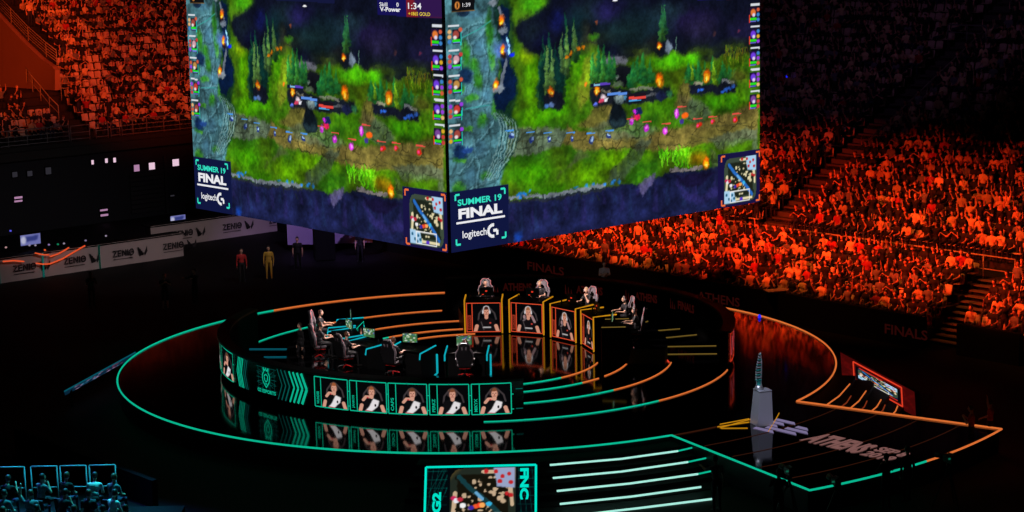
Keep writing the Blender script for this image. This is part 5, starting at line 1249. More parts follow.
for p in people:
    P, yw, area, i, _, s = p
    pi = rnd.choices(range(8), [5, 2, 3, 1.2, 3, 2.5, 1.2, 1.6])[0]; oi = rnd.choices(range(7), [2.4, 4.5, 1.8, 4, 1.5, 1.0, 2])[0]
    stand = rnd.random() < .06
    me = STAND[pi % 2][oi] if stand else CROWD[pi][oi]
    if (cnt < N_IND - 30) or id(p) in lid:
        if id(p) not in lid: cnt += 1
        o = link('spectator', me, None, P, yw); o.scale = (1, 1, rnd.uniform(.94, 1.04))
        pn = ('standing, ' + ('arms down' if pi % 2 == 0 else 'one arm up')) if stand else PNAME[pi]
        rn = {'lower': ORD[i % 10] + ' lower row', 'upper': (ORD[i] if i < 10 else 'far') + ' upper row', 'left': (ORD[i] if i < 10 else 'far') + ' left-stand row'}[area]
        tag(o, 'spectator in %s, %s, %s, %s' % (OUTF[oi][4], pn.replace('with long hair', 'long hair').replace('one hand raised to the face', 'hand at face').replace('hands in the lap', 'hands down'), rn, near_of(area, s)), 'person', GRP[area])
    else: crowd_rest.append((me, P, yw))

def merge(items, name):
    """one mesh out of (mesh, position, yaw)"""
    cache = {}; V = []; F = []; MI = []; NL = []; mats = []; off = 0
    for me, P, yw in items:
        if me.name not in cache:
            n = len(me.vertices); v = np.zeros(n * 3); me.vertices.foreach_get('co', v)
            nl = len(me.loops); l = np.zeros(nl, np.int32); me.loops.foreach_get('vertex_index', l)
            q = np.zeros(len(me.polygons), np.int32); me.polygons.foreach_get('loop_total', q)
            mi = np.zeros(len(me.polygons), np.int32); me.polygons.foreach_get('material_index', mi)
            rem = []
            for m in me.materials:
                if m not in mats: mats.append(m)
                rem.append(mats.index(m))
            cache[me.name] = (v.reshape(-1, 3), l, q, np.array(rem, np.int32)[mi])
        v, l, q, mi = cache[me.name]; c, s = math.cos(yw), math.sin(yw)
        V.append(np.stack([v[:, 0] * c - v[:, 1] * s + P.x, v[:, 0] * s + v[:, 1] * c + P.y, v[:, 2] + P.z], -1)); F.append(l + off); NL.append(q); MI.append(mi); off += len(v)
    V = np.concatenate(V); F = np.concatenate(F); NL = np.concatenate(NL); MI = np.concatenate(MI)
    me = bpy.data.meshes.new(name); me.vertices.add(len(V)); me.vertices.foreach_set('co', V.astype(np.float32).ravel())
    me.loops.add(len(F)); me.loops.foreach_set('vertex_index', F.astype(np.int32)); me.polygons.add(len(NL))
    me.polygons.foreach_set('loop_start', np.concatenate([[0], np.cumsum(NL)[:-1]]).astype(np.int32))
    for m in mats: me.materials.append(m)
    me.polygons.foreach_set('material_index', MI); me.update(calc_edges=True); me.validate()
    return link(name, me)
co = merge(crowd_rest, 'spectator_crowd'); tag(co, 'densely packed crowd filling the red-lit stands behind the nearest rows', 'crowd', kind='stuff')
# seats: every place has one; the empty ones nearest in the left stand are single objects
free = [p for p in places if not p[4] and p[2] == 'left' and not (seen(p[0])[1] < 62 and seen(p[0])[1] - 13 < seen(p[0])[2] < 122)]
free.sort(key=lambda p: (p[0] - CAM).length)
one = set(id(p) for p in free[:150]); rest = []
for p in places:
    if p[2] == 'left' and seen(p[0])[1] < 62 and seen(p[0])[1] - 13 < seen(p[0])[2] < 122: continue
    yw = YL if p[2] == 'left' else YR
    if id(p) in one:
        o = link('stadium_seat', SEAT, None, p[0], yw)
        tag(o, 'empty orange-lit stadium seat, %s row of the left stand, %s' % (ORD[p[3]] if p[3] < 10 else 'far', 'by the parapet' if p[5] < 14 else 'in its middle' if p[5] < 18 else 'towards the hanging screen'), 'seat', 'empty seats in the left stand')
    else: rest.append((SEAT, p[0], yw))
tag(merge(rest, 'stadium_seating'), 'rows of stadium seats under and between the crowd', 'seats', kind='stuff')

# near corner, lit blue: terrace, rail frames and their spectators
tag(MB().box((-13.5, -18.9, (FZ - .35) / 2), (9.5, 1.8, -.35 - FZ), BLACK).box((-13.5, -20.75, (FZ - .33) / 2), (9.5, 1.9, -.33 - FZ), BLACK).box((-13.5, -22.8, (FZ - .3) / 2), (9.5, 2.2, -.3 - FZ), BLACK).build('terrace_floor_near_left'), kind='structure')
NAMES = [('a grey shirt leaning on one hand', 'left'), ('a black shirt', ''), ('a white shirt with a bag strap', ''), ('a pale shirt at the end of the row', '')]
NM = {}
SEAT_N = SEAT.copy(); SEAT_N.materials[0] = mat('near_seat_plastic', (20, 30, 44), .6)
BL = {0: GREYC, 1: BLACKC, 2: WHITEC, 3: GREYC, 4: WHITEC, 6: GREYC, 7: BLUEC}
COLN = {0: 'grey', 1: 'dark', 2: 'white', 3: 'grey', 4: 'white', 6: 'grey', 7: 'blue'}
for k, (x, y, arms, c) in enumerate(NEAR):
    row = 0 if y > -19.5 else 1 if y > -21.5 else 2; z = (-.35, -.33, -.3)[row]
    key = (arms, c, k % 2)
    if key not in NM: NM[key] = person_mesh('spectator', wear(BL[c], DENIM if c % 2 else BLACKC, SKIN, (HAIR_D, HAIR_B)[k % 2]), arms=arms if arms != 'up' else ('up', 'lap'), lean=.12 + .1 * (k % 3), turn=.2 * ((k % 3) - 1), voxel=.018, ratio=.5, fine=False, seat_z=.45)
    o = link('spectator', NM[key], None, (x, y, z), yaw_to(Vector((.35, 1, 0))) + .15 * ((k * 7) % 5 - 2))
    rowp = [p for p in NEAR if (0 if p[1] > -19.5 else 1 if p[1] > -21.5 else 2) == row]; rank = sorted(p[0] for p in rowp).index(x)
    tag(o, 'person in %s shirt seen from behind, %s from left in %s blue-lit row' % (COLN[c], ORD[rank] if rank else 'first', ('farthest', 'middle', 'nearest')[row]), 'person', 'spectators in the blue-lit near corner')
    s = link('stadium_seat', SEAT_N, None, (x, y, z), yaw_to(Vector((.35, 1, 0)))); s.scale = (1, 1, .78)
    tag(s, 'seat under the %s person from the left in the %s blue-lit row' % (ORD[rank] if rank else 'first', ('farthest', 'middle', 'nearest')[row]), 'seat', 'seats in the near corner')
BRAIL = mat('near_rail_steel', (150, 156, 160), .45)
for k, (x0, x1) in enumerate(((-14.9, -13.7), (-13.5, -12.7), (-12.6, -11.8), (-11.7, -10.9))):
    railing('guard_railing', [(x0, -17.6, -.75), (x1, -17.6, -.75)], 1.62, '%s of the four teal-lit rail frames before the near spectators' % ('leftmost', 'second from left', 'third from left', 'rightmost')[k], BRAIL, rr=.024, pr=.022, mids=(.95,))
railing('stair_handrail', [(-15.3, -19.4, -.35), (-14.7, -20.6, -.33), (-14.1, -21.9, -.3)], .95, 'teal-lit stair handrail in the lower left corner, its upper part', BRAIL, rr=.028, mids=(.5, .75))['category'] = 'handrail'
railing('stair_handrail', [(-14.1, -21.6, -.3), (-12.9, -22.2, -.3), (-12.0, -22.9, -.3)], .75, 'teal-lit stair handrail in the lower left corner, its lower part', BRAIL, rr=.028, mids=(.4,))['category'] = 'handrail'
w_ = MB(); w_.box(AB(-1.5, -18.45, (.1 + FZ) / 2), (.2, 9, .1 - FZ), BLACK, rz=ANG_B); tag(w_.build('trim_2'), kind='structure')
# ------------------------------------------------------------------ hanging screen cube
KZ = 6.1316; KC = Vector((-.6454, -10.9674, KZ)); SW = 15.578; SH = SW * 9 / 16
cube = empty('video_cube', (0.06, .03, KZ), 0, 'huge hanging video cube showing a game match on its two lit faces', 'video screen')
CO = Vector((0.06, .03, KZ)); cc = KC + (A2 + B2) * SW / 2 - CO
hb_ = MB(); hb_.box((cc.x, cc.y, SH / 2 + .15), (SW - .1, SW - .1, SH + .1), BLACK, rz=ANG_B)
hb_.box((cc.x, cc.y, SH + .5), (SW * .8, SW * .8, .5), BLACK, rz=ANG_B); hb_.build('housing', cube)
for a in (-1, 1):
    for b in (-1, 1):
        p = cc + A2 * a * 5 + B2 * b * 5; MB().tube([(p.x, p.y, SH + .7), (p.x, p.y, 39.6)], .04, STEEL_D).build('suspension_cable', cube)
pic = Pic(520, 292, (20, 60, 20)); pic.run(PAINT[:N_SCENE]); pic.painterly(); pic.run(PAINT[N_SCENE:])
pic.poly((22, 18, 84), [(.778, -.1), (.8796, -.1), (.8796, .1034), (.778, .1014)], 0); pic.poly((120, 26, 40), [(.8796, -.1), (1.01, -.1), (1.01, .105), (.8796, .1034)], 0)
pic.poly((30, 22, 84), [(.905, .03), (1.01, .03), (1.01, .105), (.92, .1034)], 2, .8)
pic.paste(minimap_pic(100), .871, .789, .987, .987)
def face_pos(side):
    def f(u, v):
        if side == 'R': P = lambda ax: (KC - CO)[ax] + B2[ax] * (.05 + u * (SW - .05)) - A2[ax] * .03
        else: P = lambda ax: (KC - CO)[ax] + A2[ax] * (SW - u * (SW - .05)) - B2[ax] * .03
        return P(0), P(1), SH * (1 - v) + 0 * u
    return f
HM = {}
for side in 'LR':
    scn = link('screen', pic.mesh('screen', face_pos(side), SCR), cube)
    scn['label'] = 'lit screen face turned to the ' + ('left' if side == 'L' else 'right')
    def at(u, v, off=.03, side=side):
        x, y, z = face_pos(side)(u, v); n = -A2 if side == 'R' else -B2
        return Vector((x, y, z)) + n * off
    X = B2 if side == 'R' else -A2
    def put(s, u0, u1, v0, v1, m, bold=0., nm='lettering'):
        me = fit_text(s, (u1 - u0) * SW, (v1 - v0) * SH, m, bold); me.transform(frame_M(at(u0, v1), X, (0, 0, 1))); link(nm, me, scn)
    put('SUMMER 19', .0195, .1455, .798, .823, HUDT, .028); put('FINAL', .021, .1465, .834, .874, WH, .045); put('logitech', .031, .1, .922, .959, WH, .014)
    def strip(pts, w, m, nm):      # flat ribbon in screen coordinates
        g = MB()
        for (u0, v0), (u1, v1) in zip(pts[:-1], pts[1:]):
            d = Vector(((u1 - u0) * SW, (v0 - v1) * SH)); n = Vector((-d.y, d.x)).normalized() * w / 2; q = []
            for (u, v), s in (((u0, v0), 1), ((u1, v1), 1), ((u1, v1), -1), ((u0, v0), -1)): q.append(at(u, v) + X * n.x * s + Vector((0, 0, 1)) * n.y * s)
            g.add(q, [(0, 1, 2, 3)], m)
        g.build(nm, scn)
    strip([(.0145, .8885), (.1545, .8885)], .07, WH, 'underline')
    arc = [(.1185 + .0135 * math.cos(R(t)), .938 + .0225 * math.sin(R(t))) for t in range(75, 300, 15)]; strip(arc, .11, WH, 'logo_arc')
    strip([(.1195, .938), (.131, .938), (.131, .957)], .1, WH, 'logo_hook')
    for u0, v0, du, dv in ((.0134, .779, .012, .022), (.1555, .779, -.012, .022), (.0134, .972, .012, -.022), (.1555, .972, -.012, -.022)):
        strip([(u0 + du, v0), (u0, v0), (u0, v0 + dv)], .07, HUDT, 'corner_bracket')
    for u0, v0, du, dv in ((.8583, .776, .013, .024), (.9965, .776, -.013, .024), (.8583, .99, .013, -.024), (.9965, .99, -.013, -.024)):
        strip([(u0 + du, v0), (u0, v0), (u0, v0 + dv)], .07, HUDO, 'corner_bracket')
    put('Skill', .788, .816, .052, .067, WH, .01); put('0', .848, .856, .051, .067, WH, .02); put('V-Power', .789, .862, .069, .087, WH, .03)
    put('1:34', .8885, .934, .05, .074, WH, .01); put('+1865 GOLD', .889, .963, .0845, .098, HUDY, .01)
    put('1:39', .047, .069, .052, .066, WH, .0)

# ------------------------------------------------------------------ stage
stage = empty('stage', (0, 0, FZ), 0, 'round glossy black stage with glowing teal and orange rings and a wedge-shaped extension', 'stage')
Z0 = -FZ   # local height of the deck
def sk(mb, name, par=stage, label=None, smooth=False):
    o = mb.build(name, par, smooth)
    if label: o['label'] = label
    return o
sk(MB().sector(.02, 13.93, 0, 360, 0, Z0, DECK, 120, mside=DECK_SIDE), 'deck')
sk(MB().sector(13.93, 21.5, -61.6, -35, 0, Z0 - .002, DECK, 40, mside=DECK_SIDE), 'extension_deck')
def arc(r, a0, a1, m, z=0, name='light_strip', rad=.027, par=stage):
    n = max(4, int(abs(a1 - a0) * r / 22)); return sk(MB().tube([pol(r, a0 + (a1 - a0) * i / n, Z0 + z + rad * .6) for i in range(n + 1)], rad, m, 6), name, par)
arc(14, 131.5, 298.4, TEAL, rad=.034); arc(14, 131.5, 56, ORANGE, rad=.034); arc(14, 56, -35, ORANGE, rad=.034)
arc(21.6, -61.6, -48.2, TEAL, rad=.034); arc(21.6, -48.2, -35, ORANGE, rad=.034)
def seg(p, q, m, rad=.027, name='light_strip', par=stage):
    return sk(MB().tube([Vector(p) + Vector((0, 0, Z0 + rad * .6)), Vector(q) + Vector((0, 0, Z0 + rad * .6))], rad, m, 6), name, par)
seg(pol(14, -61.6), pol(21.6, -61.6), TEAL, .034); seg(pol(14, -35), pol(21.6, -35), ORANGE, .034)
BR = emi('faint_brown_floor_line', (64, 30, 16), .6)
for r in (15.65, 17.2, 18.7, 20.2): arc(r, -60.8, -35.8, BR, rad=.012, z=-.005)
arc(14, -61.6, -53, BR, rad=.022); 
for r, s in ((4.85, -15), (6.02, -40), (7.68, -11), (10, -17)):
    arc(r, -88, -48.8, TEAL); arc(r, -48.8, s, ORANGE)
arc(6.0, -36, -12, ORANGE)
for r in (4.6, 5.68, 7.4, 9.85):
    arc(r, 100 if r > 9 else 92, 131.5, ORANGE)
arc(9.95, 133, 159.5, TEAL); arc(5.68, 131.5, 134.5, TEAL); arc(7.45, 131.5, 152, TEAL)
for p, q in (((5.75, -1.25, 0), (5.24, .76, 0)), ((7.46, -1.41, 0), (7.3, -.2, 0)), ((9.86, -.1, 0), (9.66, 2.0, 0))): seg(p, q, REDL, .03)
for p, q in (((5.64, .08, 0), (9.46, -.1, 0)), ((7.16, 1.4, 0), (9.6, 1.35, 0)), ((6.8, 2.76, 0), (9.4, 3.68, 0)), ((6.84, 4.33, 0), (8.94, 4.93, 0)), ((7.06, 6.3, 0), (7.76, 7.13, 0))): seg(p, q, DIMY, .02)
for p, q in (((-9.53, 2.54, 0), (-6.44, 2.24, 0)), ((-8.57, .97, 0), (-5.9, .81, 0))): seg(p, q, CYAN_DIM, .03)
for p, q in (((8.375, -11.43, 0), (9.6, -10.32, 0)), ((8.42, -10.97, 0), (9.5, -10.3, 0)), ((8.3, -11.3, 0), (9.45, -10.75, 0)), ((8.4, -11.5, 0), (9.3, -11.55, 0)), ((9.92, -12.1, 0), (10.3, -10.8, 0)), ((10.3, -10.8, 0), (10.63, -9.6, 0))): seg(p, q, YEL, .016)
# flights of steps at both sides of the extension
for k in range(5):
    r0 = 14 + .72 * k; z = -.16 * (k + 1)
    if z < FZ + .01: z = FZ + .02
    sk(MB().sector(r0, r0 + .78, -97, -61.7, 0, Z0 + z, BLACK, 30), 'step')
    sk(MB().sector(r0, r0 + .78, -34.9, -14, 0, Z0 + z, BLACK, 20), 'step')
def nose(x, y, z): 
    d = _F + _R * ((x - 512) / F_PX) + _U * ((256 - y) / F_PX); t = (z - CAM.z) / d.z; return CAM + d * t
for k, (x0, y0, xm, ym, x1, y1, x2, y2) in enumerate(((550, 465, 620, 459, 678, 451, 693, 447.5), (553, 478, 622, 471.5, 688, 462, 711, 457), (557, 491, 630, 483.5, 698, 474, 714, 470.5), (560, 504, 632, 496.5, 701, 487, 702, 486.8), (562, 517, 640, 508, 712, 499, 713, 498.8))):
    z = -.16 * (k + 1) + .03
    p, m_, q, e = (nose(x0, y0, z), nose(xm, ym, z), nose(x1, y1, z), nose(x2, y2, z)); up = Vector((0, 0, Z0))
    sk(MB().tube([p + up, m_ + up, q + up], .034, WHITEG, 6), 'step_glow_line'); 
    if k < 3: sk(MB().tube([q + up, e + up], .028, TEAL, 6), 'step_glow_line')
for k, (x0, y0, x1, y1) in enumerate(((826, 405.4, 849.8, 384), (850, 408.5, 866, 391), (871.7, 411, 881, 399.8), (893, 413.8, 897.6, 406), (841, 407, 851, 396), (861, 410, 867, 401), (880.5, 412.5, 885, 405))):
    z = -.16 * ((k % 4) + 1) + .03
    m = ORANGE if k < 4 else mat('x', (0, 0, 0)) if False else emi('painted_strip_reflection', (130, 50, 24), .8)  # dim tubes paint the reflections of the orange strips on the steps
    xm, ym = (x0 + x1) / 2 + (x1 - x0) * .06, (y0 + y1) / 2 + 1.2
    sk(MB().tube([nose(x0, y0, z) + Vector((0, 0, Z0)), nose(xm, ym, z) + Vector((0, 0, Z0)), nose(x1, y1, z) + Vector((0, 0, Z0))], .026, m, 6), 'step_glow_line')
# floor lettering on the extension, reading outward
ft = emi('lit_floor_lettering', (140, 96, 92), .75); FLO = emi('lit_floor_mark', (140, 128, 170), .7)
def floor_text(s, a0, a1, b0, b1, m, bold=.03, shear=0.):
    me = fit_text(s, abs(a1 - a0), b1 - b0, m, bold, shear); me.transform(frame_M(AB(a0, b0, Z0 + .012), -A2, B2)); return link('floor_lettering', me, stage)
floor_text('ATHENS', -17.05, -19.4, -.64, .64, ft, .05); floor_text('SEP 8', -19.55, -20.7, .05, .64, ft, .04); floor_text('2019', -19.55, -20.7, -.64, -.05, ft, .04)
mk = MB()
for k, (a0, a1, b) in enumerate(((-14.75, -15.7, .78), (-15.9, -16.5, .5), (-14.8, -15.5, .44), (-15.75, -16.8, .14), (-14.9, -15.5, .1), (-15.2, -16.6, -.22), (-14.95, -15.9, -.56))):
    mk.add([AB(a0, b, Z0 + .014), AB(a1, b, Z0 + .014), AB(a1 + .25, b + .24, Z0 + .014), AB(a0 + .05, b + .24, Z0 + .014)], [(0, 1, 2, 3)], FLO)
sk(mk, 'floor_emblem')

# trophy on its plinth
pl = empty('plinth', (9.85, -11.0, 0), .32, 'tapering silver-grey plinth carrying the trophy on the stage extension', 'plinth')
PLM = mat('brushed_plinth', (176, 178, 196), .35, metal=.2)
b_ = MB(); h = 1.18
for s, m in ((1, PLM),): b_.add([(-.3, -.3, 0), (.28, -.3, 0), (.28, .3, 0), (-.3, .3, 0), (-.2, -.24, h), (.25, -.24, h), (.25, .24, h), (-.2, .24, h)], [(3, 2, 1, 0), (4, 5, 6, 7), (0, 1, 5, 4), (1, 2, 6, 5), (2, 3, 7, 6), (3, 0, 4, 7)], m)
b_.build('column', pl); MB().box((.025, 0, h + .015), (.49, .52, .03), PLM, bev=.01).build('top_plate', pl)
tr = empty('trophy', (9.75, -11.0, h + .03), .4, 'slender silver trophy of stacked rings with a pointed tip on the plinth', 'trophy')
SIL = mat('polished_silver', (224, 228, 240), .38, metal=.75); SIL2 = mat('teal_glass', (60, 190, 190), .3, metal=.4)
def lathe(mb, prof, m, n=20):
    vs = []; fs = []
    for r, z in prof:
        for k in range(n): q = 2 * math.pi * k / n; vs.append((r * math.cos(q), r * math.sin(q), z))
    for i in range(len(prof) - 1):
        for k in range(n): fs.append((i * n + k, i * n + (k + 1) % n, (i + 1) * n + (k + 1) % n, (i + 1) * n + k))
    mb.add(vs, fs, m); return mb
lathe(MB(), [(0, 0), (.15, 0), (.15, .03), (.13, .1), (.1, .14), (.1, .16), (0, .16)], SIL).build('base', tr)
cr = MB(); cr.tube([(.07, 0, .14), (.09, 0, .5), (.1, 0, .95), (.07, 0, 1.24)], [.03, .028, .024, .012], SIL, 8); cr.tube([(-.09, 0, .14), (-.1, 0, .35), (-.08, 0, .6)], [.02, .018, .012], SIL, 8); cr.build('spine', tr)
rg = MB()
for k in range(11):
    t = k / 10; x = -.12 + .2 * max(0, (t - .3)) ** 1.2; z = .34 + .86 * t
    rg.box(((x + .08) / 2, 0, z), (.08 - x + .02, .1 * (1 - t * .6), .028), SIL if k % 2 else SIL2, rx=.2, bev=.008); rg.ellipsoid((x, 0, z + .03), (.028, .03, .024), SIL, 8, 6)
rg.ellipsoid((.06, 0, 1.25), (.03, .03, .04), SIL, 8, 6); rg.build('scales', tr); MB().box((0, 0, .25), (.14, .06, .26), SIL2, bev=.02).build('glass_core', tr)
# ------------------------------------------------------------------ curved LED walls
def cyl(r, deg, z): return pol(r, deg, z)
RW = 10.08
def ledwall(name, a0, a1, label):
    o = empty(name, (0, 0, 0), 0, label, 'led wall')
    MB().sector(9.68, 10.0, a0, a1, 0, 1.5, mat('barrier_black', (3, 3, 3), .9, spec=.05), 80).build('barrier_shell', o)
    MB().sector(9.66, 10.14, a0, a1, 1.44, 1.52, RUBBER, 80).build('top_rail', o)
    MB().sector(9.99, 10.06, a0, a1, .26, 1.43, mat('panel_black', (6, 10, 14), .25), 80).build('screen_panel', o)
    return o
gwall = ledwall('curved_led_barrier', -200.5, -80, 'curved low LED wall with teal team graphics and five player portraits in front')
fwall = ledwall('curved_led_barrier', -17, 99, 'curved low LED wall closing the far right of the stage, dark inside with red lettering')
def cstrip(mb, pts, w, m, r=10.09):
    """ribbon on the cylinder; pts are (degree, z)"""
    P = [cyl(r, d, z) for d, z in pts]
    for (d0, z0), (d1, z1) in zip(pts[:-1], pts[1:]):
        n = max(1, int(abs(d1 - d0) / 1.5)); 
        for i in range(n):
            e0, y0 = d0 + (d1 - d0) * i / n, z0 + (z1 - z0) * i / n; e1, y1 = d0 + (d1 - d0) * (i + 1) / n, z0 + (z1 - z0) * (i + 1) / n
            dx = R(e1 - e0) * r; dz = y1 - y0; L = math.hypot(dx, dz); nx, nz = -dz / L * w / 2, dx / L * w / 2; ex = nx / r * 180 / math.pi
            mb.add([cyl(r, e0 - ex, y0 - nz), cyl(r, e1 - ex, y1 - nz), cyl(r, e1 + ex, y1 + nz), cyl(r, e0 + ex, y0 + nz)], [(0, 1, 2, 3)], m)
def on_cyl(me, deg, z, r=10.1, flip=False):
    """bend flat lettering (x along wall, y up) round the wall"""
    for v in me.vertices:
        d = deg + (-1 if flip else 1) * v.co.x / r * 180 / math.pi; p = cyl(r, d, z + v.co.y); v.co = p
    return me
ZB, ZT = .3, 1.38
G2N = ['WUNDER', 'JANKOS', 'CAPS', 'PERKZ', 'MIKYX']
EDG = [(-123.9, -115.9), (-115.4, -107.4), (-107.0, -99.1), (-98.6, -90.8), (-90.3, -82.5)]
def portrait_panel(a0, a1, seed, name, par, team='g'):
    w = a1 - a0; s0 = a0 + w * .2
    pc = face_pic(team, seed); fr = lambda u, v: (10.075 * np.cos(np.radians(s0 + .1 + (a1 - s0 - .2) * u)), 10.075 * np.sin(np.radians(s0 + .1 + (a1 - s0 - .2) * u)), ZT - .02 - (ZT - ZB - .04) * v)
    o = link('portrait_panel', pc.mesh('portrait_panel', fr, SCR), par)
    fm = MB(); cstrip(fm, [(a0, ZB), (a1, ZB), (a1, ZT), (a0, ZT), (a0, ZB)], .035, TEAL); cstrip(fm, [(s0, ZB), (s0, ZT)], .03, TEAL)
    m_ = (a0 + a1) / 2; cstrip(fm, [(m_, ZT), (m_, ZT + .05)], .03, TEAL_DIM); cstrip(fm, [(m_ - 1.6, ZB - .05), (m_ - 1.6, ZB)], .03, TEAL_DIM); cstrip(fm, [(a1, .98), (a1 + .5, .98)], .03, TEAL); cstrip(fm, [(a1, .45), (a1 + .5, .45)], .03, TEAL)
    fm.build('panel_frame', o)
    me = fit_text(name, .46, .11, TEAL, .02)        # runs upward in the narrow side strip
    for v in me.vertices: v.co.x, v.co.y = -v.co.y, v.co.x
    link('lettering', on_cyl(me, (a0 + s0) / 2 + .35, ZB + .1), o)
for (a0, a1), sd, nm in zip(EDG, (11, 17, 20, 13, 21), G2N): portrait_panel(a0, a1, sd, nm, gwall)
portrait_panel(-165.8, -153.6, 22, 'CAPS', gwall); portrait_panel(-178.6, -166.6, 11, 'WUNDER', gwall)
gr = MB()
for k in range(6):
    d = -150.6 + k * .75 + (k > 3) * .5
    cstrip(gr, [(d, ZB - .02), (d - .75, (ZB + ZT) / 2), (d, ZT + .02)] if False else [(d + .6, ZB - .02), (d - .5, .84), (d + .6, ZT + .02)], .045 + .02 * (k < 4), TEAL if k < 4 else TEAL_DIM)
gr.build('chevron_graphics', gwall); gr = MB()
for k in range(7):
    d = -133.6 + k * 1.15 + (.2 if k > 2 else 0)
    cstrip(gr, [(d - .9, ZB - .02), (d + .5, .84), (d - .9, ZT + .02)], .035 + .012 * k, TEAL if k > 2 else TEAL_DIM)
gr.build('chevron_graphics', gwall)
em = MB(); ec = -138.4
def ep(x, z): return (ec + x * 5.66, .93 + z)
for k in range(16):
    t = 2 * math.pi * k / 16; cstrip(em, [ep(.3 * math.cos(t), .26 * math.sin(t)), ep(.62 * math.cos(t), .42 * math.sin(t))], .014, TEAL_DIM)
for k in range(5): cstrip(em, [ep(-.62, -.4 + .2 * k), ep(.62, -.4 + .2 * k)], .01, TEAL_DIM); cstrip(em, [ep(-.5 + .25 * k, -.42), ep(-.5 + .25 * k, .42)], .01, TEAL_DIM)
cstrip(em, [ep(0, -.33), ep(-.19, -.12), ep(-.23, .1), ep(-.14, .24), ep(-.16, .4), ep(-.06, .28), ep(0, .4), ep(.06, .28), ep(.16, .4), ep(.14, .24), ep(.23, .1), ep(.19, -.12), ep(0, -.33)], .045, TEAL)
cstrip(em, [ep(-.12, .1), ep(-.08, -.06), ep(0, -.12), ep(.08, -.06), ep(.12, .1), ep(0, .16), ep(-.12, .1)], .04, TEAL); cstrip(em, [ep(-.06, -.16), ep(0, -.22), ep(.06, -.16)], .03, TEAL)
em.build('team_emblem', gwall)
link('lettering', on_cyl(fit_text('G2 ESPORTS', 1.14, .13, TEAL, .03), ec - 3.2, ZB + .09), gwall)
ex = MB(); cstrip(ex, [(-81.6, 1.16), (-80.2, 1.16)], .03, TEAL_DIM); cstrip(ex, [(-81.6, .46), (-80.2, .46)], .03, TEAL_DIM); ex.build('edge_marks', gwall)
# red graphics on the outer face of the far-right wall near its end
rg_ = MB()
for d in (-16, -11, -6, -1, 4, 9): cstrip(rg_, [(d, ZB), (d + 4.4, ZB), (d + 4.4, ZT), (d, ZT), (d, ZB)], .05, REDL)
for d in (-14.5, -9.5, -4.5): cstrip(rg_, [(d, .5), (d + 1.5, 1.2)], .1, emi('pink_lit_mark', (220, 90, 110), .8))
rg_.build('red_graphics', fwall)
for d, s in ((84, 'ATHENS'), (64, 'ATHENS'), (46, 'ATHENS'), (30, 'FINALS')):
    me = fit_text(s, 1.3, .36, DRED, .04); link('lettering', on_cyl(me, d, .86, 9.63, flip=True), fwall)
    q = MB()
    for j in range(3): c = d + 3.2 - j * .8; q.add([cyl(9.63, c, .8), cyl(9.63, c - .5, .8), cyl(9.63, c - .2, 1.26 - .1 * j), cyl(9.63, c - .1, 1.2 - .12 * j)], [(0, 1, 2, 3)], DRED)
    q.build('wall_emblem', fwall)

# ------------------------------------------------------------------ risers, stations, chairs, players
for a0, a1, nm, lab in ((-16, 99, 'riser', 'low black riser under the far team seats'), (164, 279, 'riser', 'low black riser under the near team seats')):
    tag(MB().sector(5.55, 7.5, a0 + 2, a1 - 2, 0, .6, DECK, 50, mside=DECK_SIDE).build(nm), lab, 'riser')
CHR = mat('chair_black_leather', (20, 20, 23), .45); CHG = mat('chair_grey_leather', (118, 108, 114), .5); CHP = mat('chair_pink_piping', (214, 96, 96), .5); CHRD = mat('red_seat_fabric', (200, 20, 18), .6); CHROME = mat('chrome', (180, 180, 184), .2, metal=1)
def make_chair():
    t = empty('gaming_chair')
    s = MB(); s.box((0, 0, .44), (.5, .48, .1), CHR, bev=.035); s.box((-.24, .02, .48), (.08, .44, .1), CHG, bev=.03); s.box((.24, .02, .48), (.08, .44, .1), CHG, bev=.03); s.box((0, .01, .37), (.44, .42, .05), CHRD, bev=.02); s.build('seat', t)
    b = MB(); tl = .16
    prof = [(.20, 0), (.25, .18), (.3, .42), (.27, .56), (.19, .66), (.19, .8), (.12, .89), (0, .9)]
    pts = prof + [(-x, z) for x, z in prof[::-1][1:]]
    M = Matrix.Translation((0, -.2, .47)) @ Matrix.Rotation(tl, 4, 'X') @ Matrix.Rotation(R(90), 4, 'X')
    b.prism([(x, z) for x, z in pts], .07, CHR, M, z0=0)
    inner = [(x * .72, z * .94 + .02) for x, z in pts]; b.prism(inner, .03, CHG, M, z0=-.03)
    b.build('backrest', t)
    w = MB()
    for k in (-1, 1):
        L = [M @ Vector((x * k, z, -.035)) for x, z in prof]; w.tube(L, [.035, .045, .055, .045, .03, .035, .03, .022], CHG, 8)
        w.tube([p + Vector((.03 * k if i < 6 else 0, .02, 0)) for i, p in enumerate(L)], .012, CHP, 6)
    w.build('side_wing', t, True)
    h = MB()
    for k in (-1, 1): h.add([M @ Vector((k * x, z, .075)) for x, z in ((.04, .66), (.09, .64), (.11, .76), (.05, .78))], [(0, 1, 2, 3)], CHG)
    h.build('back_emblem', t); 
    for k in (-1, 1):
        a = MB(); a.tube([(.24 * k, -.02, .42), (.33 * k, -.02, .45), (.33 * k, -.02, .66)], .02, RUBBER, 6); a.box((.33 * k, .04, .68), (.08, .28, .03), CHR, bev=.012); a.build('armrest', t)
    g = MB(); g.tube([(0, 0, .12), (0, 0, .38)], .028, CHROME, 8)
    for k in range(5):
        q = R(72 * k + 18); g.tube([(0, 0, .13), (.3 * math.cos(q), .3 * math.sin(q), .08)], [.03, .018], CHRD if k % 2 == 0 else CHR, 6)
    g.build('star_base', t)
    for k in range(5):
        q = R(72 * k + 18); MB().ellipsoid((.3 * math.cos(q), .3 * math.sin(q), .032), (.03, .03, .032), RUBBER, 8, 6).build('caster', t)
    return t
CH0 = make_chair(); used = [False]
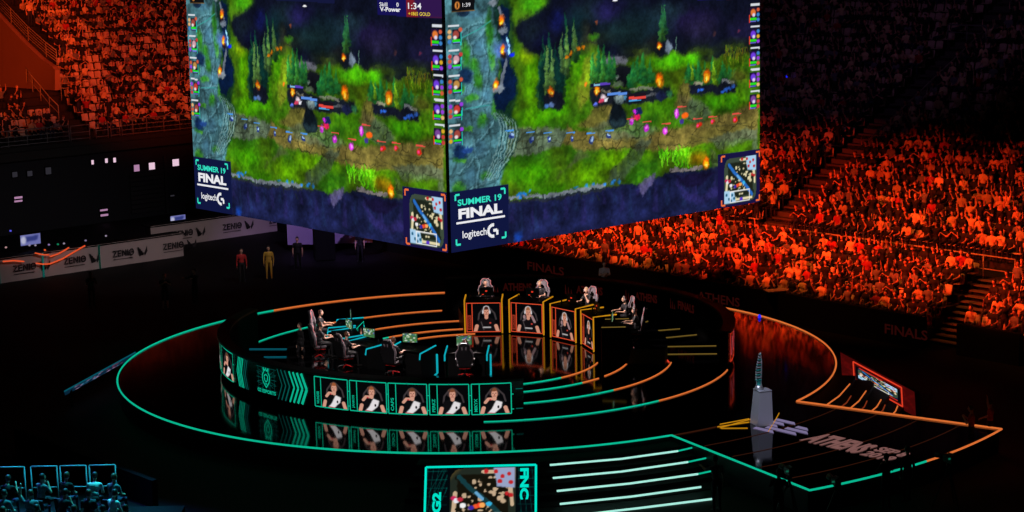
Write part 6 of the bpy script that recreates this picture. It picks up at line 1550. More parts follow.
DESK = mat('black_desk', (8, 8, 9), .6, spec=.15)
FNC_N = ['BWIPO', 'BROXAH', 'NEMESIS', 'REKKLES', 'HYLISSANG']
def station(r, deg, team, k):
    """front face looks to the centre of the stage"""
    o = Vector(pol(r, deg)); fwd = Vector((math.cos(R(deg)), math.sin(R(deg)), 0))     # local +y = outward
    t = empty('player_station', o, math.atan2(-fwd.x, fwd.y))
    fr, fin = (ORANGE, YEL) if team == 'f' else (TEAL, CYAN)
    W = 1.48; H = 1.38
    MB().box((0, .47, .7), (W - .1, .9, 1.3), BLACK).build('cabinet', t)
    MB().box((0, .5, H), (W, 1.0, .05), DESK, bev=.015).build('desktop', t)
    pc = face_pic(team, 30 + k, 56, 70); x0, x1 = -W / 2 + .3, W / 2 - .06
    pn = link('portrait_panel', pc.mesh('portrait_panel', lambda u, v: (x1 - (x1 - x0) * u if False else x0 + (x1 - x0) * u, 0 * u - .012, H - .08 - (H - .2) * v), SCR), t)
    RD = emi('orange_red_led', (214, 74, 44), 1.)
    f = MB(); c = (RD if k < 4 else emi('dim_red_frame_light', (50, 12, 8), .5)) if team == 'f' else TEAL
    for (a, z0, b, z1) in ((-W / 2 + .04, .1, W / 2 - .03, .1), (-W / 2 + .04, H - .06, W / 2 - .03, H - .06), (-W / 2 + .04, .1, -W / 2 + .04, H - .06), (W / 2 - .03, .1, W / 2 - .03, H - .06), (-W / 2 + .27, .1, -W / 2 + .27, H - .06)):
        f.box(((a + b) / 2, -.012, (z0 + z1) / 2), (abs(b - a) + .032, .008, abs(z1 - z0) + .032), c)
    f.box((-W / 2 + .155, -.016, .5), (.16, .02, .62), mat('panel_name_strip', (120, 40, 30), .5) if False else (emi('name_strip_red', (150, 52, 34), .8) if team == 'f' else TEAL_DIM)); f.build('panel_frame', pn)
    me = fit_text(FNC_N[k] if team == 'f' else G2N[k], .5, .1, emi('dark_lit_lettering', (60, 14, 10), .6), .02)
    for v in me.vertices: v.co.x, v.co.y = -v.co.y, v.co.x
    me.transform(frame_M((-W / 2 + .2, -.03, .25), (1, 0, 0), (0, 0, 1))); link('lettering', me, pn)
    for s in (-1, 1):
        x = s * (W / 2 + .04)
        pf = [(0, .03), (.0, 1.44), (1.1, 1.46 if team == 'f' else 1.34), (1.12, 1.1), (1.0, .03)]
        m4 = Matrix(((0, 0, 1, x - .02), (1, 0, 0, 0), (0, 1, 0, 0), (0, 0, 0, 1))); q = MB().prism(pf, .04, BLACK, m4); fo = q.build('side_fin', t)
        if team == 'f' and k == 4: MB().tube([(x, .0, 1.46), (x, .95, 1.49)], .02, DIMY, 6).build('fin_light', fo)
        elif team == 'f': MB().tube([(x, -.03, .04), (x, -.03, 1.45), (x, .95, 1.49)], .034, fin, 6).build('fin_light', fo)
        else:
            MB().tube([(x, -.0, 1.46), (x, 1.1, 1.36), (x, 1.14, 1.14)], .03, fin, 6).build('fin_light', fo)
            MB().tube([(x + s * .05, .02, 1.14), (x + s * .05, .02, .42), (x + s * .05, .2, .36)], .04, fin, 6).build('fin_light', fo)
            if s > 0: MB().box((x + .03, .35, .75), (.012, .6, .7), emi('painted_teal_glow', (4, 62, 70), .7)).build('fin_glow_sheet', fo)  # emissive sheet paints the strip's teal glow onto the fin side
    return t, o, fwd
def deskkit(o, fwd, team, k):
    yaw = math.atan2(-fwd.x, fwd.y); S = Matrix.Translation(o) @ Matrix.Rotation(yaw, 4, 'Z'); z = 1.405
    side = ('near' if team == 'g' else 'far')
    p = S @ Vector((.12, .36, z)); m = empty('monitor', p, yaw + (.25 if team == 'g' else 0))
    st = MB(); st.box((0, 0, .012), (.3, .2, .024), RUBBER, bev=.008); st.tube([(0, -.02, .02), (0, -.02, .32)], .02, RUBBER); st.build('stand', m)
    MB().box((0, 0, .34), (.6, .04, .36), RUBBER, bev=.012).build('casing', m)
    q = Pic(40, 24, (60, 110, 70)); g = np.random.default_rng(k + (50 if team == 'g' else 0))
    for i in range(26): q.ell(tuple(g.choice([(90, 150, 60), (200, 210, 200), (60, 80, 160), (120, 90, 60), (230, 230, 220)])), g.random(), g.random(), .04 + .1 * g.random(), .05 + .1 * g.random(), .5, .8)
    link('display', q.mesh('display', lambda u, v: (.28 - .56 * u, 0 * u + .024, .505 - .33 * v), SCR), m)
    if team == 'f':
        l = MB(); l.box((0, -.024, .36), (.09, .01, .05), REDL); l.box((-.14, -.024, .22), (.08, .01, .03), REDL); l.build('rear_light', m)
    tag(m, 'monitor on the %s desk, showing the game' % ('%s team %s' % (side, PLACE[team][k])) if team == 'g' else 'monitor seen from its dark back with red lights, %s' % PLACE[team][k], 'monitor', side + ' team monitors')
    kb = link('keyboard', KB, None, S @ Vector((0, .72, z)), yaw); tag(kb, 'black keyboard on the desk of the %s' % PLACE[team][k], 'keyboard', 'keyboards on the player desks')
    ms = link('computer_mouse', MS, None, S @ Vector((-.36, .74, z)), yaw); tag(ms, 'black mouse beside the keyboard of the %s' % PLACE[team][k], 'mouse', 'mice on the player desks')
    if team == 'f' or k in (2, 3):
        bt = link('bottle', BT, None, S @ Vector((-.55, .4, z)), 0); tag(bt, 'small dark drink bottle on the desk of the %s' % PLACE[team][k], 'bottle', 'bottles on the player desks')
PLACE = {'f': ['far station facing the camera', 'second far station from the left', 'third far station from the left', 'fourth far station from the left', 'rightmost far station'],
         'g': ['near station at the right end', 'near station second from the right', 'middle near station', 'near station second from the left', 'far-left near station']}
_k = MB(); _k.box((0, 0, .012), (.42, .15, .024), RUBBER, bev=.008)
for i in range(5):
    for j in range(13): _k.box((-.19 + j * .0316, -.056 + i * .028, .028), (.026, .022, .01), BLACK)
KB = _k.mesh('keyboard'); _k = MB(); _k.ellipsoid((0, 0, .018), (.032, .055, .02), RUBBER, 12, 8); MS = _k.mesh('computer_mouse', True)
_k = MB(); lathe(_k, [(0, 0), (.034, 0), (.034, .15), (.014, .19), (.014, .22), (0, .22)], RUBBER, 12); BT = _k.mesh('bottle', True)
JER_G = mat('black_jersey', (20, 20, 24), .7); JER_F = mat('dark_grey_jersey', (30, 26, 30), .7)
HS = mat('headset_shell', (150, 148, 152), .4); HSD = mat('dark_headset', (40, 38, 42), .4)
def headset(par, hd, turn, m):
    b = MB(); f = Vector((math.sin(-turn), math.cos(turn), 0)); s = Vector((math.cos(turn), math.sin(turn), 0))
    pts = [hd + s * .098 * math.cos(t) + Vector((0, 0, .132 * math.sin(t))) for t in [math.pi * i / 10 for i in range(11)]]
    b.tube(pts, .014, m, 6)
    for k in (-1, 1): b.ellipsoid(hd + s * .098 * k, (.03, .03, .046), m, 10, 8)
    b.tube([hd + s * .1, hd + s * .08 + f * .1 + Vector((0, 0, -.06))], .006, m, 5); b.build('headset', par, True)
def player(pos, yaw, team, k, turn=0., lean=.08, arms='desk', hair=HAIR_B):
    me = person_mesh('player', wear(JER_G if team == 'g' else JER_F, BLACKC, SKIN, hair), arms=arms, lean=lean, turn=turn, voxel=.0115, ratio=.42, seat_z=.47)
    o = link('player', me, None, pos, yaw)
    h = .70; hd = Vector((0, math.sin(lean) * h + .025, .57 + math.cos(lean) * h)); headset(o, hd, turn, HS if team == 'f' else HSD)
    if team == 'g':
        w = MB(); w.add([(-.02, .135, .86), (.1, .13, .98), (.15, .1, .9), (.02, .14, .72), (-.1, .13, .7)], [(0, 1, 2, 3, 4)], WHITEC); 
    return o
SPOT = {'f': [(4.6, 87.5, 6.45, 87.5, .0, 'desk', HAIR_D), (4.72, 64.9, 6.45, 66, .5, ('desk', 'desk'), HAIR_L), (4.55, 39.8, 6.2, 42.5, .25, ('chin', 'desk'), HAIR_L), (4.62, 16.5, 6.35, 18.5, .1, 'desk', HAIR_B), (5.0, -8, 6.3, -3.5, 0., 'desk', HAIR_B)],
        'g': [(4.3, 266.5, 5.75, 266.5, 0., 'desk', HAIR_B), (4.3, 240, 5.85, 238.5, -.1, 'desk', HAIR_B), (4.6, 217, 6.2, 218, -.2, 'desk', HAIR_B), (4.7, 195, 6.35, 198, 0., 'desk', HAIR_B), (4.7, 172.5, 6.3, 175, 0., 'desk', HAIR_B)]}
for team in 'fg':
    for k, (r, d, rp, dp, turn, arms, hair) in enumerate(SPOT[team]):
        t, o, fwd = station(r, d, team, k)
        tag(t, '%s box desk with a player portrait panel, %s' % ('amber-edged' if team == 'f' else 'teal-edged', PLACE[team][k]), 'desk', ('far' if team == 'f' else 'near') + ' team player stations')
        deskkit(o, fwd, team, k)
        P = Vector(pol(rp, dp, .6)); yaw = yaw_to(-Vector((P.x, P.y, 0)).normalized()) 
        if not used[0]: c = CH0; used[0] = True
        else: c = copy_tree(CH0)
        c.location = P; c.rotation_euler = (0, 0, yaw)
        tag(c, 'black and grey gaming chair with pink edging at the %s' % PLACE[team][k], 'chair', 'gaming chairs of the ' + ('far' if team == 'f' else 'near') + ' team')
        pl_ = player(P + Vector((0, 0, 0)), yaw, team, k, turn, .1, arms, hair)
        tag(pl_, 'person in a %s jersey and headset seated at the %s' % ('black' if team == 'g' else 'dark', PLACE[team][k]), 'person', ('far' if team == 'f' else 'near') + ' team players')
# ------------------------------------------------------------------ floor screens round the stage
def map_board(w, h, style):
    q = Pic(150, int(150 * h / w), (3, 8, 12))
    tl = (0, 190, 170) if style == 't' else (220, 60, 40)
    if style == 't':
        for k in range(6):
            q.line((0, 110, 100), [(.01, .08 + .16 * k), (.99, .1 + .16 * k)], .006, .7)
            q.line((0, 110, 100), [(.02 + .05 * k, .02), (.0 + .02 * k, .9)], .006, .7); q.line((0, 110, 100), [(.03 + .05 * k, .5), (.16 + .03 * k, .02)], .006, .7); q.line((0, 110, 100), [(.8 + .04 * k, .02), (.82 + .05 * k, .98)], .006, .7)
        q.poly((3, 8, 12), [(.2, .0), (.84, .0), (.84, 1), (.2, 1)], 0)
        q.paste(minimap_pic(100, True), .222, .035, .815, .035 + .593 * w / h * .985)
    else:
        q.paste(minimap_pic(100), .06, .1, .94, .84); q.line((200, 40, 34), [(.1, .06), (.6, .06)], .07); q.line((200, 40, 34), [(.5, .92), (.92, .92)], .07)
    return q
def board(name, c00, c10, c01, style, label, inner=None, thick=.18):
    """c00 top left, c10 top right, c01 bottom left of the face, seen from its front"""
    c00, c10, c01 = map(Vector, (c00, c10, c01)); X = c10 - c00; Y = c01 - c00; n = X.cross(Y).normalized() * -1
    t = empty(name, (c00 + c10 + c01 + c10 - c00 + c01 - c00 - c00) / 4 * 0 + Vector((c00.x + X.x / 2 + Y.x / 2, c00.y + X.y / 2 + Y.y / 2, FZ)), 0, label, 'floor screen'); O = t.location
    P = lambda u, v, d=0.: c00 + X * u + Y * v + n * d - O
    b = MB(); vs = [P(u, v, d) for d in (-.01, -thick) for u, v in ((0, 0), (1, 0), (1, 1), (0, 1))]
    b.add(vs, [(0, 1, 2, 3), (7, 6, 5, 4), (0, 4, 5, 1), (1, 5, 6, 2), (2, 6, 7, 3), (3, 7, 4, 0)], BLACK); b.build('casing', t)
    for u in (.1, .9):
        p0 = P(u, .5, -thick); MB().tube([p0, (p0.x, p0.y, 0)], .05, BLACK).build('support', t)
    return t, P, X.length, Y.length
# front board, facing the camera side of the floor
t, P, w, h = board('floor_screen', nose(426, 467.5, .62), nose(536, 465, .62), nose(424.5, 520, -.76), 't', 'tilted floor screen at bottom centre with a match map and two team names')
q = map_board(w, h, 't'); s = link('screen', q.mesh('screen', lambda u, v: tuple(P(0, 0, .004)[i] + (P(1, 0) - P(0, 0))[i] * u + (P(0, 1) - P(0, 0))[i] * v for i in range(3)), SCR), t)
TB = emi('bright_teal_lettering', (0, 226, 200), 1.)
f = MB()
for a, b in (((0, 0), (1, 0)), ((1, 0), (1, 1)), ((0, 0), (0, 1)), ((0, 1), (1, 1))): f.tube([P(*a, .02), P(*b, .02)], .035, TB, 4)
f.build('screen_frame', s)
def board_text(sx, u, v, ww, hh, down):
    me = fit_text(sx, ww, hh, TB, .05); X = (P(1, 0) - P(0, 0)).normalized(); Y = (P(0, 0) - P(0, 1)).normalized()
    me.transform(frame_M(P(u, v, .03), -Y if down else Y, X if down else -X)); link('lettering', me, s)
board_text('FNC', .855, .06, 1.0, .27, True); board_text('G2', .145, .88, .66, .27, False)
# right board, red
t, P, w, h = board('floor_screen', (14.2, -.95, .16), (15.72, -7.75, .2), (14.27, -.92, -.78), 'r', 'upright red-framed floor screen to the right of the stage with a match map')
RGL = emi('deep_red_panel_light', (110, 10, 8), .8)
q = Pic(60, 12, (64, 6, 6)); 
for k in range(30): q.line((120, 12, 10), [(q.rng.random(), q.rng.random()), (q.rng.random(), q.rng.random())], .05, .5)
s = link('screen', q.mesh('screen', lambda u, v: tuple(P(0, 0, .004)[i] + (P(1, 0) - P(0, 0))[i] * u + (P(0, 1) - P(0, 0))[i] * v for i in range(3)), SCR), t)
q = map_board(2, 1.2, 'r'); U0, U1, V0, V1 = .19, .84, .1, .86
link('map_picture', q.mesh('map_picture', lambda u, v: tuple(P(0, 0, .012)[i] + (P(1, 0) - P(0, 0))[i] * (U0 + .025 + (U1 - U0 - .05) * u) + (P(0, 1) - P(0, 0))[i] * (V0 + .12 + (V1 - V0 - .2) * v) for i in range(3)), SCR), s)
f = MB()
for a, b in (((U0, V0), (U1, V0)), ((U1, V0), (U1, V1)), ((U0, V0), (U0, V1)), ((U0, V1), (U1, V1))): f.tube([P(*a, .02), P(*b, .02)], .03, REDL, 4)
f.build('screen_frame', s)
# left board, almost edge-on
t, P, w, h = board('floor_screen', nose(64, 391, .02), nose(135, 352, .1), nose(65, 395.5, -.3), 'l', 'tilted floor screen seen nearly edge-on beyond the left rim of the stage', thick=.06)
q = Pic(60, 20, (10, 40, 60))
for k in range(60): q.ell(((200, 150, 190), (40, 60, 90), (150, 60, 90), (60, 150, 180))[k % 4], .15 + .65 * q.rng.random(), q.rng.random(), .02, .08, .4, .8)
s = link('screen', q.mesh('screen', lambda u, v: tuple(P(0, 0, .004)[i] + (P(1, 0) - P(0, 0))[i] * u + (P(0, 1) - P(0, 0))[i] * v for i in range(3)), SCR_DIM), t)
f = MB(); f.tube([P(0, 0, .02), P(1, 0, .02)], .03, CYAN_DIM, 4); f.build('screen_frame', s)

# ------------------------------------------------------------------ working tables with banners at the back left
BAN = mat('grey_white_banner', (178, 160, 156), .85, noise=.08, nscale=.8); INK = mat('banner_ink', (34, 28, 32), .8)
def banner_table(a, b0, b1, label, texts, h=1.3):
    L = b1 - b0; o = empty('banner_table', AB(a, (b0 + b1) / 2, FZ), ANG_B, label, 'table')
    MB().box((0, .45, h - .05), (L, 1.0, .06), BLACK, bev=.01).build('tabletop', o)
    for x in (-L / 2 + .2, 0, L / 2 - .2): MB().tube([(x, .8, 0), (x, .8, h - .06)], .03, STEEL_D).build('leg', o)
    n = max(2, int(L / 3)); c = MB(); m = 24 * n; vs = []
    for i in range(m + 1):
        x = -L / 2 + L * i / m; y = -.02 - .025 * math.sin(i * .9) * math.sin(i * .23)
        vs += [(x, y - .03, .02), (x, y, h * .5), (x, -.02, h)]
    fs = []
    for i in range(m): k = 3 * i; fs += [(k, k + 3, k + 4, k + 1), (k + 1, k + 4, k + 5, k + 2)]
    c.add(vs, fs, BAN); bn = c.build('banner', o, True)
    for x in texts:
        me = fit_text('ΖΕΝΙΘ', 1.3, .36, INK, .035); me.transform(frame_M((x, -.09, .5), (1, 0, 0), (0, 0, 1))); link('lettering', me, bn)
        e = MB()
        for j in range(4): e.add([(x + 1.5 + .1 * j, -.09, .9 - .12 * j), (x + 1.6 + .1 * j, -.09, .86 - .1 * j), (x + 1.85, -.09, .42), (x + 1.62, -.09, .38)], [(0, 1, 2, 3)], INK)
        e.add([(x + 1.9, -.09, .5), (x + 2.1, -.09, .9), (x + 2.12, -.09, .6), (x + 1.95, -.09, .36)], [(0, 1, 2, 3)], INK); e.box((x + .62, -.09, .38), (1.2, .01, .03), INK); e.build('banner_emblem', bn)
    return o
zt = banner_table(33.6, -3.6, 7.6, 'long table fronted by grey sponsor banners at the left, the nearer one', (-4.6, -1.7, 1.2, 4.3))
z2 = banner_table(36.9, 7.6, 16.2, 'long table fronted by grey sponsor banners, the one running behind the hanging screen', (-2.9, .4, 3.6))
sm = MB()
for b in (-3.4, -.9, 2.4): sm.box(AB(33.5, b, -.15), (.07, .05, 1.28), TEAL_DIM if b < 2 else emi('faint_teal_post_light', (10, 60, 50), .6), rz=ANG_B)
tag(sm.build('banner_post_lights'), 'thin dim teal light posts on the nearer banner table', 'light')
cb = MB(); OR2 = emi('orange_glow_line', (226, 84, 44), .9)
def bpx(x, y, a=33.35): 
    d = _F + _R * ((x - 512) / F_PX) + _U * ((256 - y) / F_PX); return CAM + d * ((a - CAM.dot(A2)) / d.dot(A2))
for pts in ([(3, 261.5), (14, 260.6), (24, 261.5)], [(35, 253), (42, 254.5), (49, 255)], [(50, 256.5), (58, 254), (66, 249.5), (69, 247.5)], [(36, 263.2), (43, 264.2), (50, 263.8), (62, 259), (74, 252), (85, 245.6)]):
    cb.tube([bpx(*p) for p in pts], .04, OR2, 6)  # glowing orange curves drawn just in front of the banner cloth
tag(cb.build('orange_curves'), 'glowing orange curved lines across the nearer banners', 'light')
for x, y, w, h, lab in ((30.5, 239.5, 1.15, .55, 'monitor with a bluish lit picture on the banner table at far left'), (178, 219, 1.0, .42, 'monitor with a bluish lit picture above the farther banner table')):
    a = 35.4 if x < 100 else 38.8; p = bpx(x, y, a); m = empty('monitor', (p.x, p.y, p.z - h / 2 - .3), ANG_B, lab, 'monitor')
    MB().box((0, .03, h / 2 + .3), (w + .06, .05, h + .06), RUBBER, bev=.01).build('casing', m); MB().tube([(0, .05, 0), (0, .05, .3)], .03, RUBBER).box((0, .05, .01), (.4, .25, .02), RUBBER).build('stand', m)
    q = Pic(36, 18, (120, 124, 190)); q.poly((40, 50, 120), [(.2, .2), (.9, .15), (.85, .6), (.2, .7)], 2, .8); q.ell((220, 220, 240), .15, .5, .15, .4, .6, .8)
    link('display', q.mesh('display', lambda u, v: (-w / 2 + w * u, 0 * u, .3 + h * (1 - v)), SCR_DIM), m)
    if x < 100: tag(MB().box((p.x, p.y, (p.z - h / 2 - .3 + FZ) / 2), (1.2, .6, p.z - h / 2 - .3 - FZ), BLACK, rz=ANG_B).build('equipment_rack'), 'dark equipment rack under the monitor at far left', 'rack')
    else: tag(MB().box((p.x, p.y, (p.z - h / 2 - .3 + FZ) / 2), (1.2, .6, p.z - h / 2 - .3 - FZ), BLACK, rz=ANG_B).build('equipment_rack'), 'dark equipment rack behind the farther banner table', 'rack')
lamp_c = [(43, 214, (0, 0, 0)), (10.6, 232, (90, 90, 230)), (29.5, 246.5, (150, 140, 160)), (35.5, 246.4, (150, 140, 160)), (49, 245.8, (140, 120, 170)), (64, 244.6, (150, 140, 160)), (85.7, 241.6, (130, 120, 150)), (58, 245.4, (20, 130, 90)), (6, 248.5, (190, 150, 150)), (106, 237, (150, 140, 160)), (6, 261, (230, 90, 40)), (45, 251.2, (230, 90, 40))]
for k, (x, y, c) in enumerate(lamp_c[1:]):
    p = bpx(x, y, 34.1); o = MB().ellipsoid((0, 0, .06), (.06, .05, .05), emi('pilot_lamp_%d' % k, c, .9), 8, 6).tube([(0, 0, -.0), (0, 0, .03)], .03, RUBBER, 6).build('pilot_lamp', loc=p)
    tag(o, 'tiny glowing lamp among the gear on the nearer banner table', 'lamp', 'pilot lamps on the nearer banner table')

# purple-lit backdrop and round rig under the hanging screen
LAV = mat('lavender_wall', (150, 130, 170), .8)
tag(MB().box((-7.2, 31.5, .5), (7.4, .3, 1.9), LAV, rz=.06).build('wall_backdrop'), kind='structure')
rr_ = empty('round_light_rig', (-6.7, 28.8, FZ), 0, 'dark round lighting ring on a stand before the purple-lit backdrop', 'light rig')
g = MB(); g.tube([(1.15 * math.cos(R(t)), 1.15 * math.sin(R(t)), 1.75) for t in range(0, 360, 12)], .11, BLACK, 8, closed=True); g.tube([(1.15 * math.cos(R(t)), 1.15 * math.sin(R(t)), 2.05) for t in range(0, 360, 12)], .09, BLACK, 8, closed=True); g.build('ring', rr_)
MB().box((0, 0, 1.75), (2.3, .08, .08), BLACK).box((0, 0, 1.75), (.08, 2.3, .08), BLACK).build('cross_brace', rr_); MB().tube([(0, 0, 0), (0, 0, 1.75)], .14, BLACK).build('post', rr_)
MB().tube([(1.0 * math.cos(R(t)), 1.0 * math.sin(R(t)), 1.68) for t in range(250, 330, 8)], .02, emi('lilac_strip', (190, 160, 220), .8), 5).build('strip_light', rr_)
bx = MB(); bx.box((-8.6, 28.2, .2), (1.1, .9, 2.0), BLACK, rz=.2, bev=.05); tag(bx.build('equipment_case'), 'tall dark equipment case standing before the purple-lit backdrop', 'case')

# ------------------------------------------------------------------ people on the floor
_pc = {}
def person(pos, yaw, shirt, pants, label, group=None, pose='stand', arms='side', sleeve='short', hair=HAIR_D, turn=0., lean=0., long_=False, skin=SKIN):
    me = person_mesh('person', wear(shirt, pants, skin, hair), pose=pose, arms=arms, sleeve=sleeve, turn=turn, lean=lean, hair_long=long_, voxel=.0145, ratio=.45)
    o = link('person', me, None, pos, yaw); return tag(o, label, 'person', group)
person((-6.88, -.75, 0), yaw_to(Vector((-.5, -.3, 0))), BLACKC, BLACKC, 'person all in black standing on the stage beside the near team seats', pose='walk', sleeve='long')
STRIPE = mat('white_striped_jersey', (190, 180, 182), .8)
person((5.6, 11.6, 0), yaw_to(Vector((.1, -1, 0))), STRIPE, BLACKC, 'person in a white striped shirt with folded arms standing behind the far players', arms='cross', hair=HAIR_D)
person((-14.95, 15.3, FZ), yaw_to(Vector((.4, -1, 0))), BLACKC, BLACKC, 'person in black shorts with bare legs standing left behind the stage', arms='clap', sleeve='shorts')
person((-13.7, 16.4, FZ), yaw_to(Vector((-.6, -1, 0))), BLACKC, BLACKC, 'person in dark clothes next to the one with bare legs', arms='point', sleeve='long')
person((-10.9, 22.6, FZ), yaw_to(Vector((0, -1, 0))), YELC, YELC, 'person in yellow clothes standing behind the stage below the banners', sleeve='long')
person((-12.2, 22.0, FZ), yaw_to(Vector((.3, -1, 0))), REDC, BLACKC, 'person in a dark red top left of the one in yellow', sleeve='long')
person((-18.6, 16.2, FZ), yaw_to(Vector((.6, -1, 0))), GREENC, BLACKC, 'person in a greenish shirt standing at far left behind the stage', arms='clap')
person((-9.7, 25.2, FZ), yaw_to(Vector((0, -1, 0))), BLACKC, BLACKC, 'dark figure before the purple-lit backdrop, the left one')
person((-6.6, 27.2, FZ), yaw_to(Vector((-.3, -1, 0))), BLACKC, BLACKC, 'dark figure before the purple-lit backdrop, under the round ring')
person((7.55, -18.3, FZ), yaw_to(Vector((-.4, .9, 0))), GREYC, NAVYC, 'person in a grey shirt seen from behind leaning by the lit steps', arms=('point', 'side'), lean=.12)
person((16.6, -12.7, FZ), yaw_to(Vector((-.8, .3, 0))), REDC, BLACKC, 'red-lit person standing at the right tip of the stage extension', arms='clap')
person((17.4, -12.0, FZ), yaw_to(Vector((-.9, .3, 0))), REDC, BLACKC, 'red-lit person with a raised arm farther right of the stage tip', arms=('up', 'lap'))
person((12.7, -18.4, FZ), yaw_to(Vector((-.3, .9, 0))), BLACKC, NAVYC, 'dark person standing in front of the extension rim, left of the tall one', arms='clap', sleeve='long')
person((13.5, -17.6, FZ), yaw_to(Vector((-.5, .9, 0))), BLACKC, BLACKC, 'tall dark person standing in front of the extension rim at bottom right', sleeve='long')
person(tuple(AB(-8.4, 16.6 + .0, .0 if False else -.0) + Vector((.6, -1.2, FZ))), yaw_to(Vector((-1, .3, 0))), REDC, BLACKC, 'red-lit person standing at the foot of the right stand by the open stairs', arms=('up', 'clap'))
def tripod_camera(pos, yaw, label):
    t = empty('tripod_camera', pos, yaw, label, 'camera', 'broadcast cameras'); h = 1.35
    for k in range(3):
        q = R(120 * k + 30); MB().tube([(0, 0, h - .05), (.5 * math.cos(q), .5 * math.sin(q), .01)], [.03, .02], RUBBER, 6).build('leg', t)
    hd = MB(); hd.ellipsoid((0, 0, h), (.09, .09, .08), RUBBER, 10, 6); hd.tube([(0, -.05, h), (.2, -.55, h - .1)], .014, RUBBER, 6); hd.build('tripod_head', t)
    b = MB(); b.box((0, 0, h + .2), (.18, .42, .24), RUBBER, bev=.02); b.box((0, -.1, h + .36), (.05, .25, .05), RUBBER); b.build('camera_body', t)
    l = MB(); lathe(l, [(0, 0), (.07, 0), (.08, .18), (.1, .34), (.1, .36), (0, .36)], RUBBER, 12); lo = l.build('lens', t, True); lo.location = (0, .2, h + .2); lo.rotation_euler = (R(-90), 0, 0)
    MB().box((-.16, -.2, h + .26), (.08, .02, .05), emi('viewfinder_green', (14, 100, 74), .7)).build('viewfinder', t)
tripod_camera((9.6, -19.4, FZ), .3, 'broadcast camera on a tripod in front of the extension, below the plinth')
tripod_camera((10.8, -20.6, FZ), .2, 'broadcast camera on a tripod at the corner of the extension')
tripod_camera((14.6, -18.4, FZ), .5, 'broadcast camera on a tripod before the curved right rim of the extension')
person((9.2, -19.9, FZ), yaw_to(Vector((.2, .9, 0))), BLACKC, BLACKC, 'camera operator in black bending behind the tripod below the plinth', arms='clap', lean=.25, sleeve='long')
# small blue and white lamps
for p, c, lab in ((AB(12.6, 33.2, 8.2), (30, 40, 255), 'tiny bright blue lamp in the dark upper right stand'), (Vector((12.0, 6.7, .05)), (20, 20, 170), 'tiny blue lamp on the right rim of the stage')):
    o = MB().ellipsoid((0, 0, 0), (.07, .07, .12), emi('blue_lamp', c, 1.), 8, 6).tube([(0, 0, -.25), (0, 0, -.05)], .02, RUBBER, 5).build('signal_lamp', loc=p); tag(o, lab, 'lamp')
d = MB(); d.box((0, 0, 0), (1.0, .6, .03), mat('paper_white', (200, 170, 170), .7), rz=.3); o = d.build('sign_board', loc=AB(-1.4, 16.25, .62)); tag(o, 'pale board lying on top of the black hoarding at right', 'board')

# ------------------------------------------------------------------ light
def spot(name, pos, aim, energy, color, size=40, blend=.6, rad=.4):
    l = bpy.data.lights.new(name, 'SPOT'); l.energy = energy; l.color = color; l.spot_size = R(size); l.spot_blend = blend; l.shadow_soft_size = rad
    o = bpy.data.objects.new(name, l); COL.objects.link(o); o.location = pos; d = Vector(aim) - Vector(pos); o.rotation_euler = d.to_track_quat('-Z', 'Y').to_euler(); return o
RED = (1, .045, .008); ORG = (1, .2, .025)
for a in (25, 20, 15, 10, 5, 0, -5, -10, -15):
    spot('stage_wash_spot', AB(a * .5 + 1, 8.6, 6.6), AB(a, 22, 2.2), 8600, RED, 38, .5, .1)
for a in (24, 10, -4, -15):
    spot('stage_wash_spot', AB(a * .6 + 3, 9.5, 17), AB(a, 21, 1.0), 5600, ORG, 44, .8, .2)
spot('stage_wash_spot', AB(9.5, 6, 15), AB(55, 16, 9.0), 21000, (1, .05, .01), 22, .9, .3)
spot('stage_wash_spot', AB(9.5, 12, 17), AB(59, 17, 10.2), 21000, (1, .12, .015), 29, .9, .3)
spot('stage_wash_spot', AB(9.5, 8, 26), AB(62, 18, 11.5), 9000, (.9, .08, .14), 36, .9, .3)
spot('stage_wash_spot', AB(0, 9, 26), AB(12, 44, 12), 1500, (.4, .2, .6), 60, .9, .5)
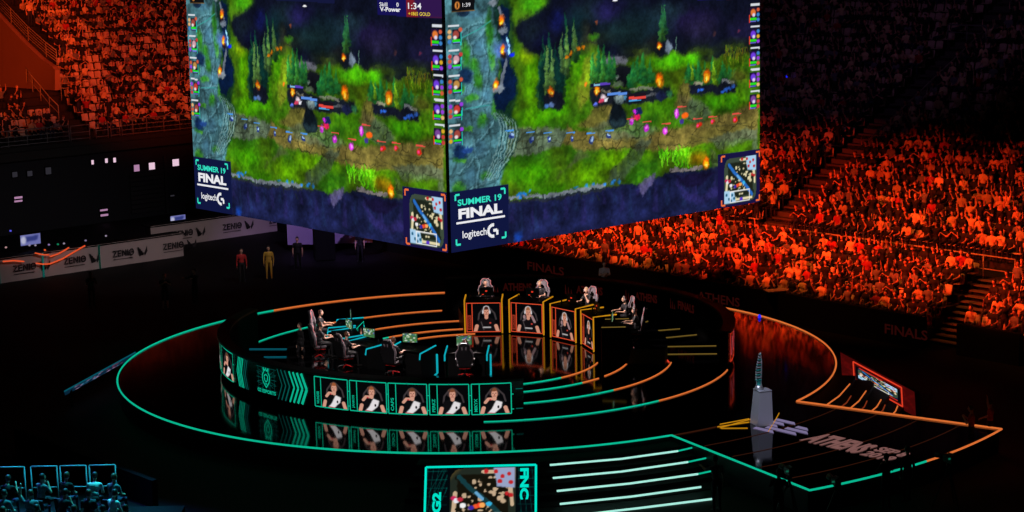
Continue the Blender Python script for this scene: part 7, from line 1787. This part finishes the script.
spot('stage_wash_spot', AB(9, -16, 15), AB(54, 7, 11), 90000, (1, .085, .01), 17, .9, .3)
spot('stage_wash_spot', (-9, -15, 16), (-12.5, -19.5, .8), 30000, (.02, .55, .66), 34, .8, .2)
spot('stage_wash_spot', (-18, -10, 12), (-12, -19.5, .8), 9000, (.08, .16, .9), 34, .8, .2)
# small profile spots under the video cube
for team, src, en in (('g', (-1, 0, 5.8), 5600), ('f', (1.2, .4, 5.8), 3300)):
    for r_, d_, rp, dp, *_x in SPOT[team]: spot('key_spot', src, pol(rp - .1, dp, 1.75), en, (1, .83, .81), 13, .6, .05)
spot('key_spot', (5, -20, 14), (9.8, -11, 1.4), 5600, (.84, .86, 1), 9, .5, .1)
spot('key_spot', (-5, -19, 14), (-3.4, -4.2, 1.5), 6500, (1, .86, .86), 30, .6, .1)
spot('key_spot', (1, 2, 5.8), (5.6, 11.6, 1), 220, (1, .9, .9), 12, .5, .1)
spot('key_spot', AB(10, 4, 14), AB(35, 5, 0), 5200, (1, .86, .9), 44, .9, .3)
spot('key_spot', (-6, 16, 12), (-8.3, 31, .6), 6000, (.6, .42, 1), 36, .7, .3)
spot('key_spot', (-3, 0, 5.8), (-9.6, 3.2, .9), 900, (.02, .9, .5), 30, .8, .1)
spot('key_spot', (3, 0, 5.8), (9.5, 4.6, .9), 60, (1, .8, .5), 22, .8, .1)
spot('key_spot', (-9, 12, 10), (-13, 18, .4), 70, (.8, .9, .9), 50, .9, .2)
spot('key_spot', (14, 2, 12), (17, -12.4, 0), 260, (1, .05, .03), 14, .9, .2)

w = bpy.data.worlds.new('hall_dark'); sc.world = w; w.use_nodes = True
w.node_tree.nodes['Background'].inputs[0].default_value = (.25, .2, .5, 1); w.node_tree.nodes['Background'].inputs[1].default_value = .0012
sc.view_settings.view_transform = 'Standard'; sc.view_settings.look = 'None'; sc.view_settings.exposure = 0; sc.view_settings.gamma = 1; sc.view_settings.use_curve_mapping = False
sc.cycles.max_bounces = 4; sc.cycles.sample_clamp_indirect = 3
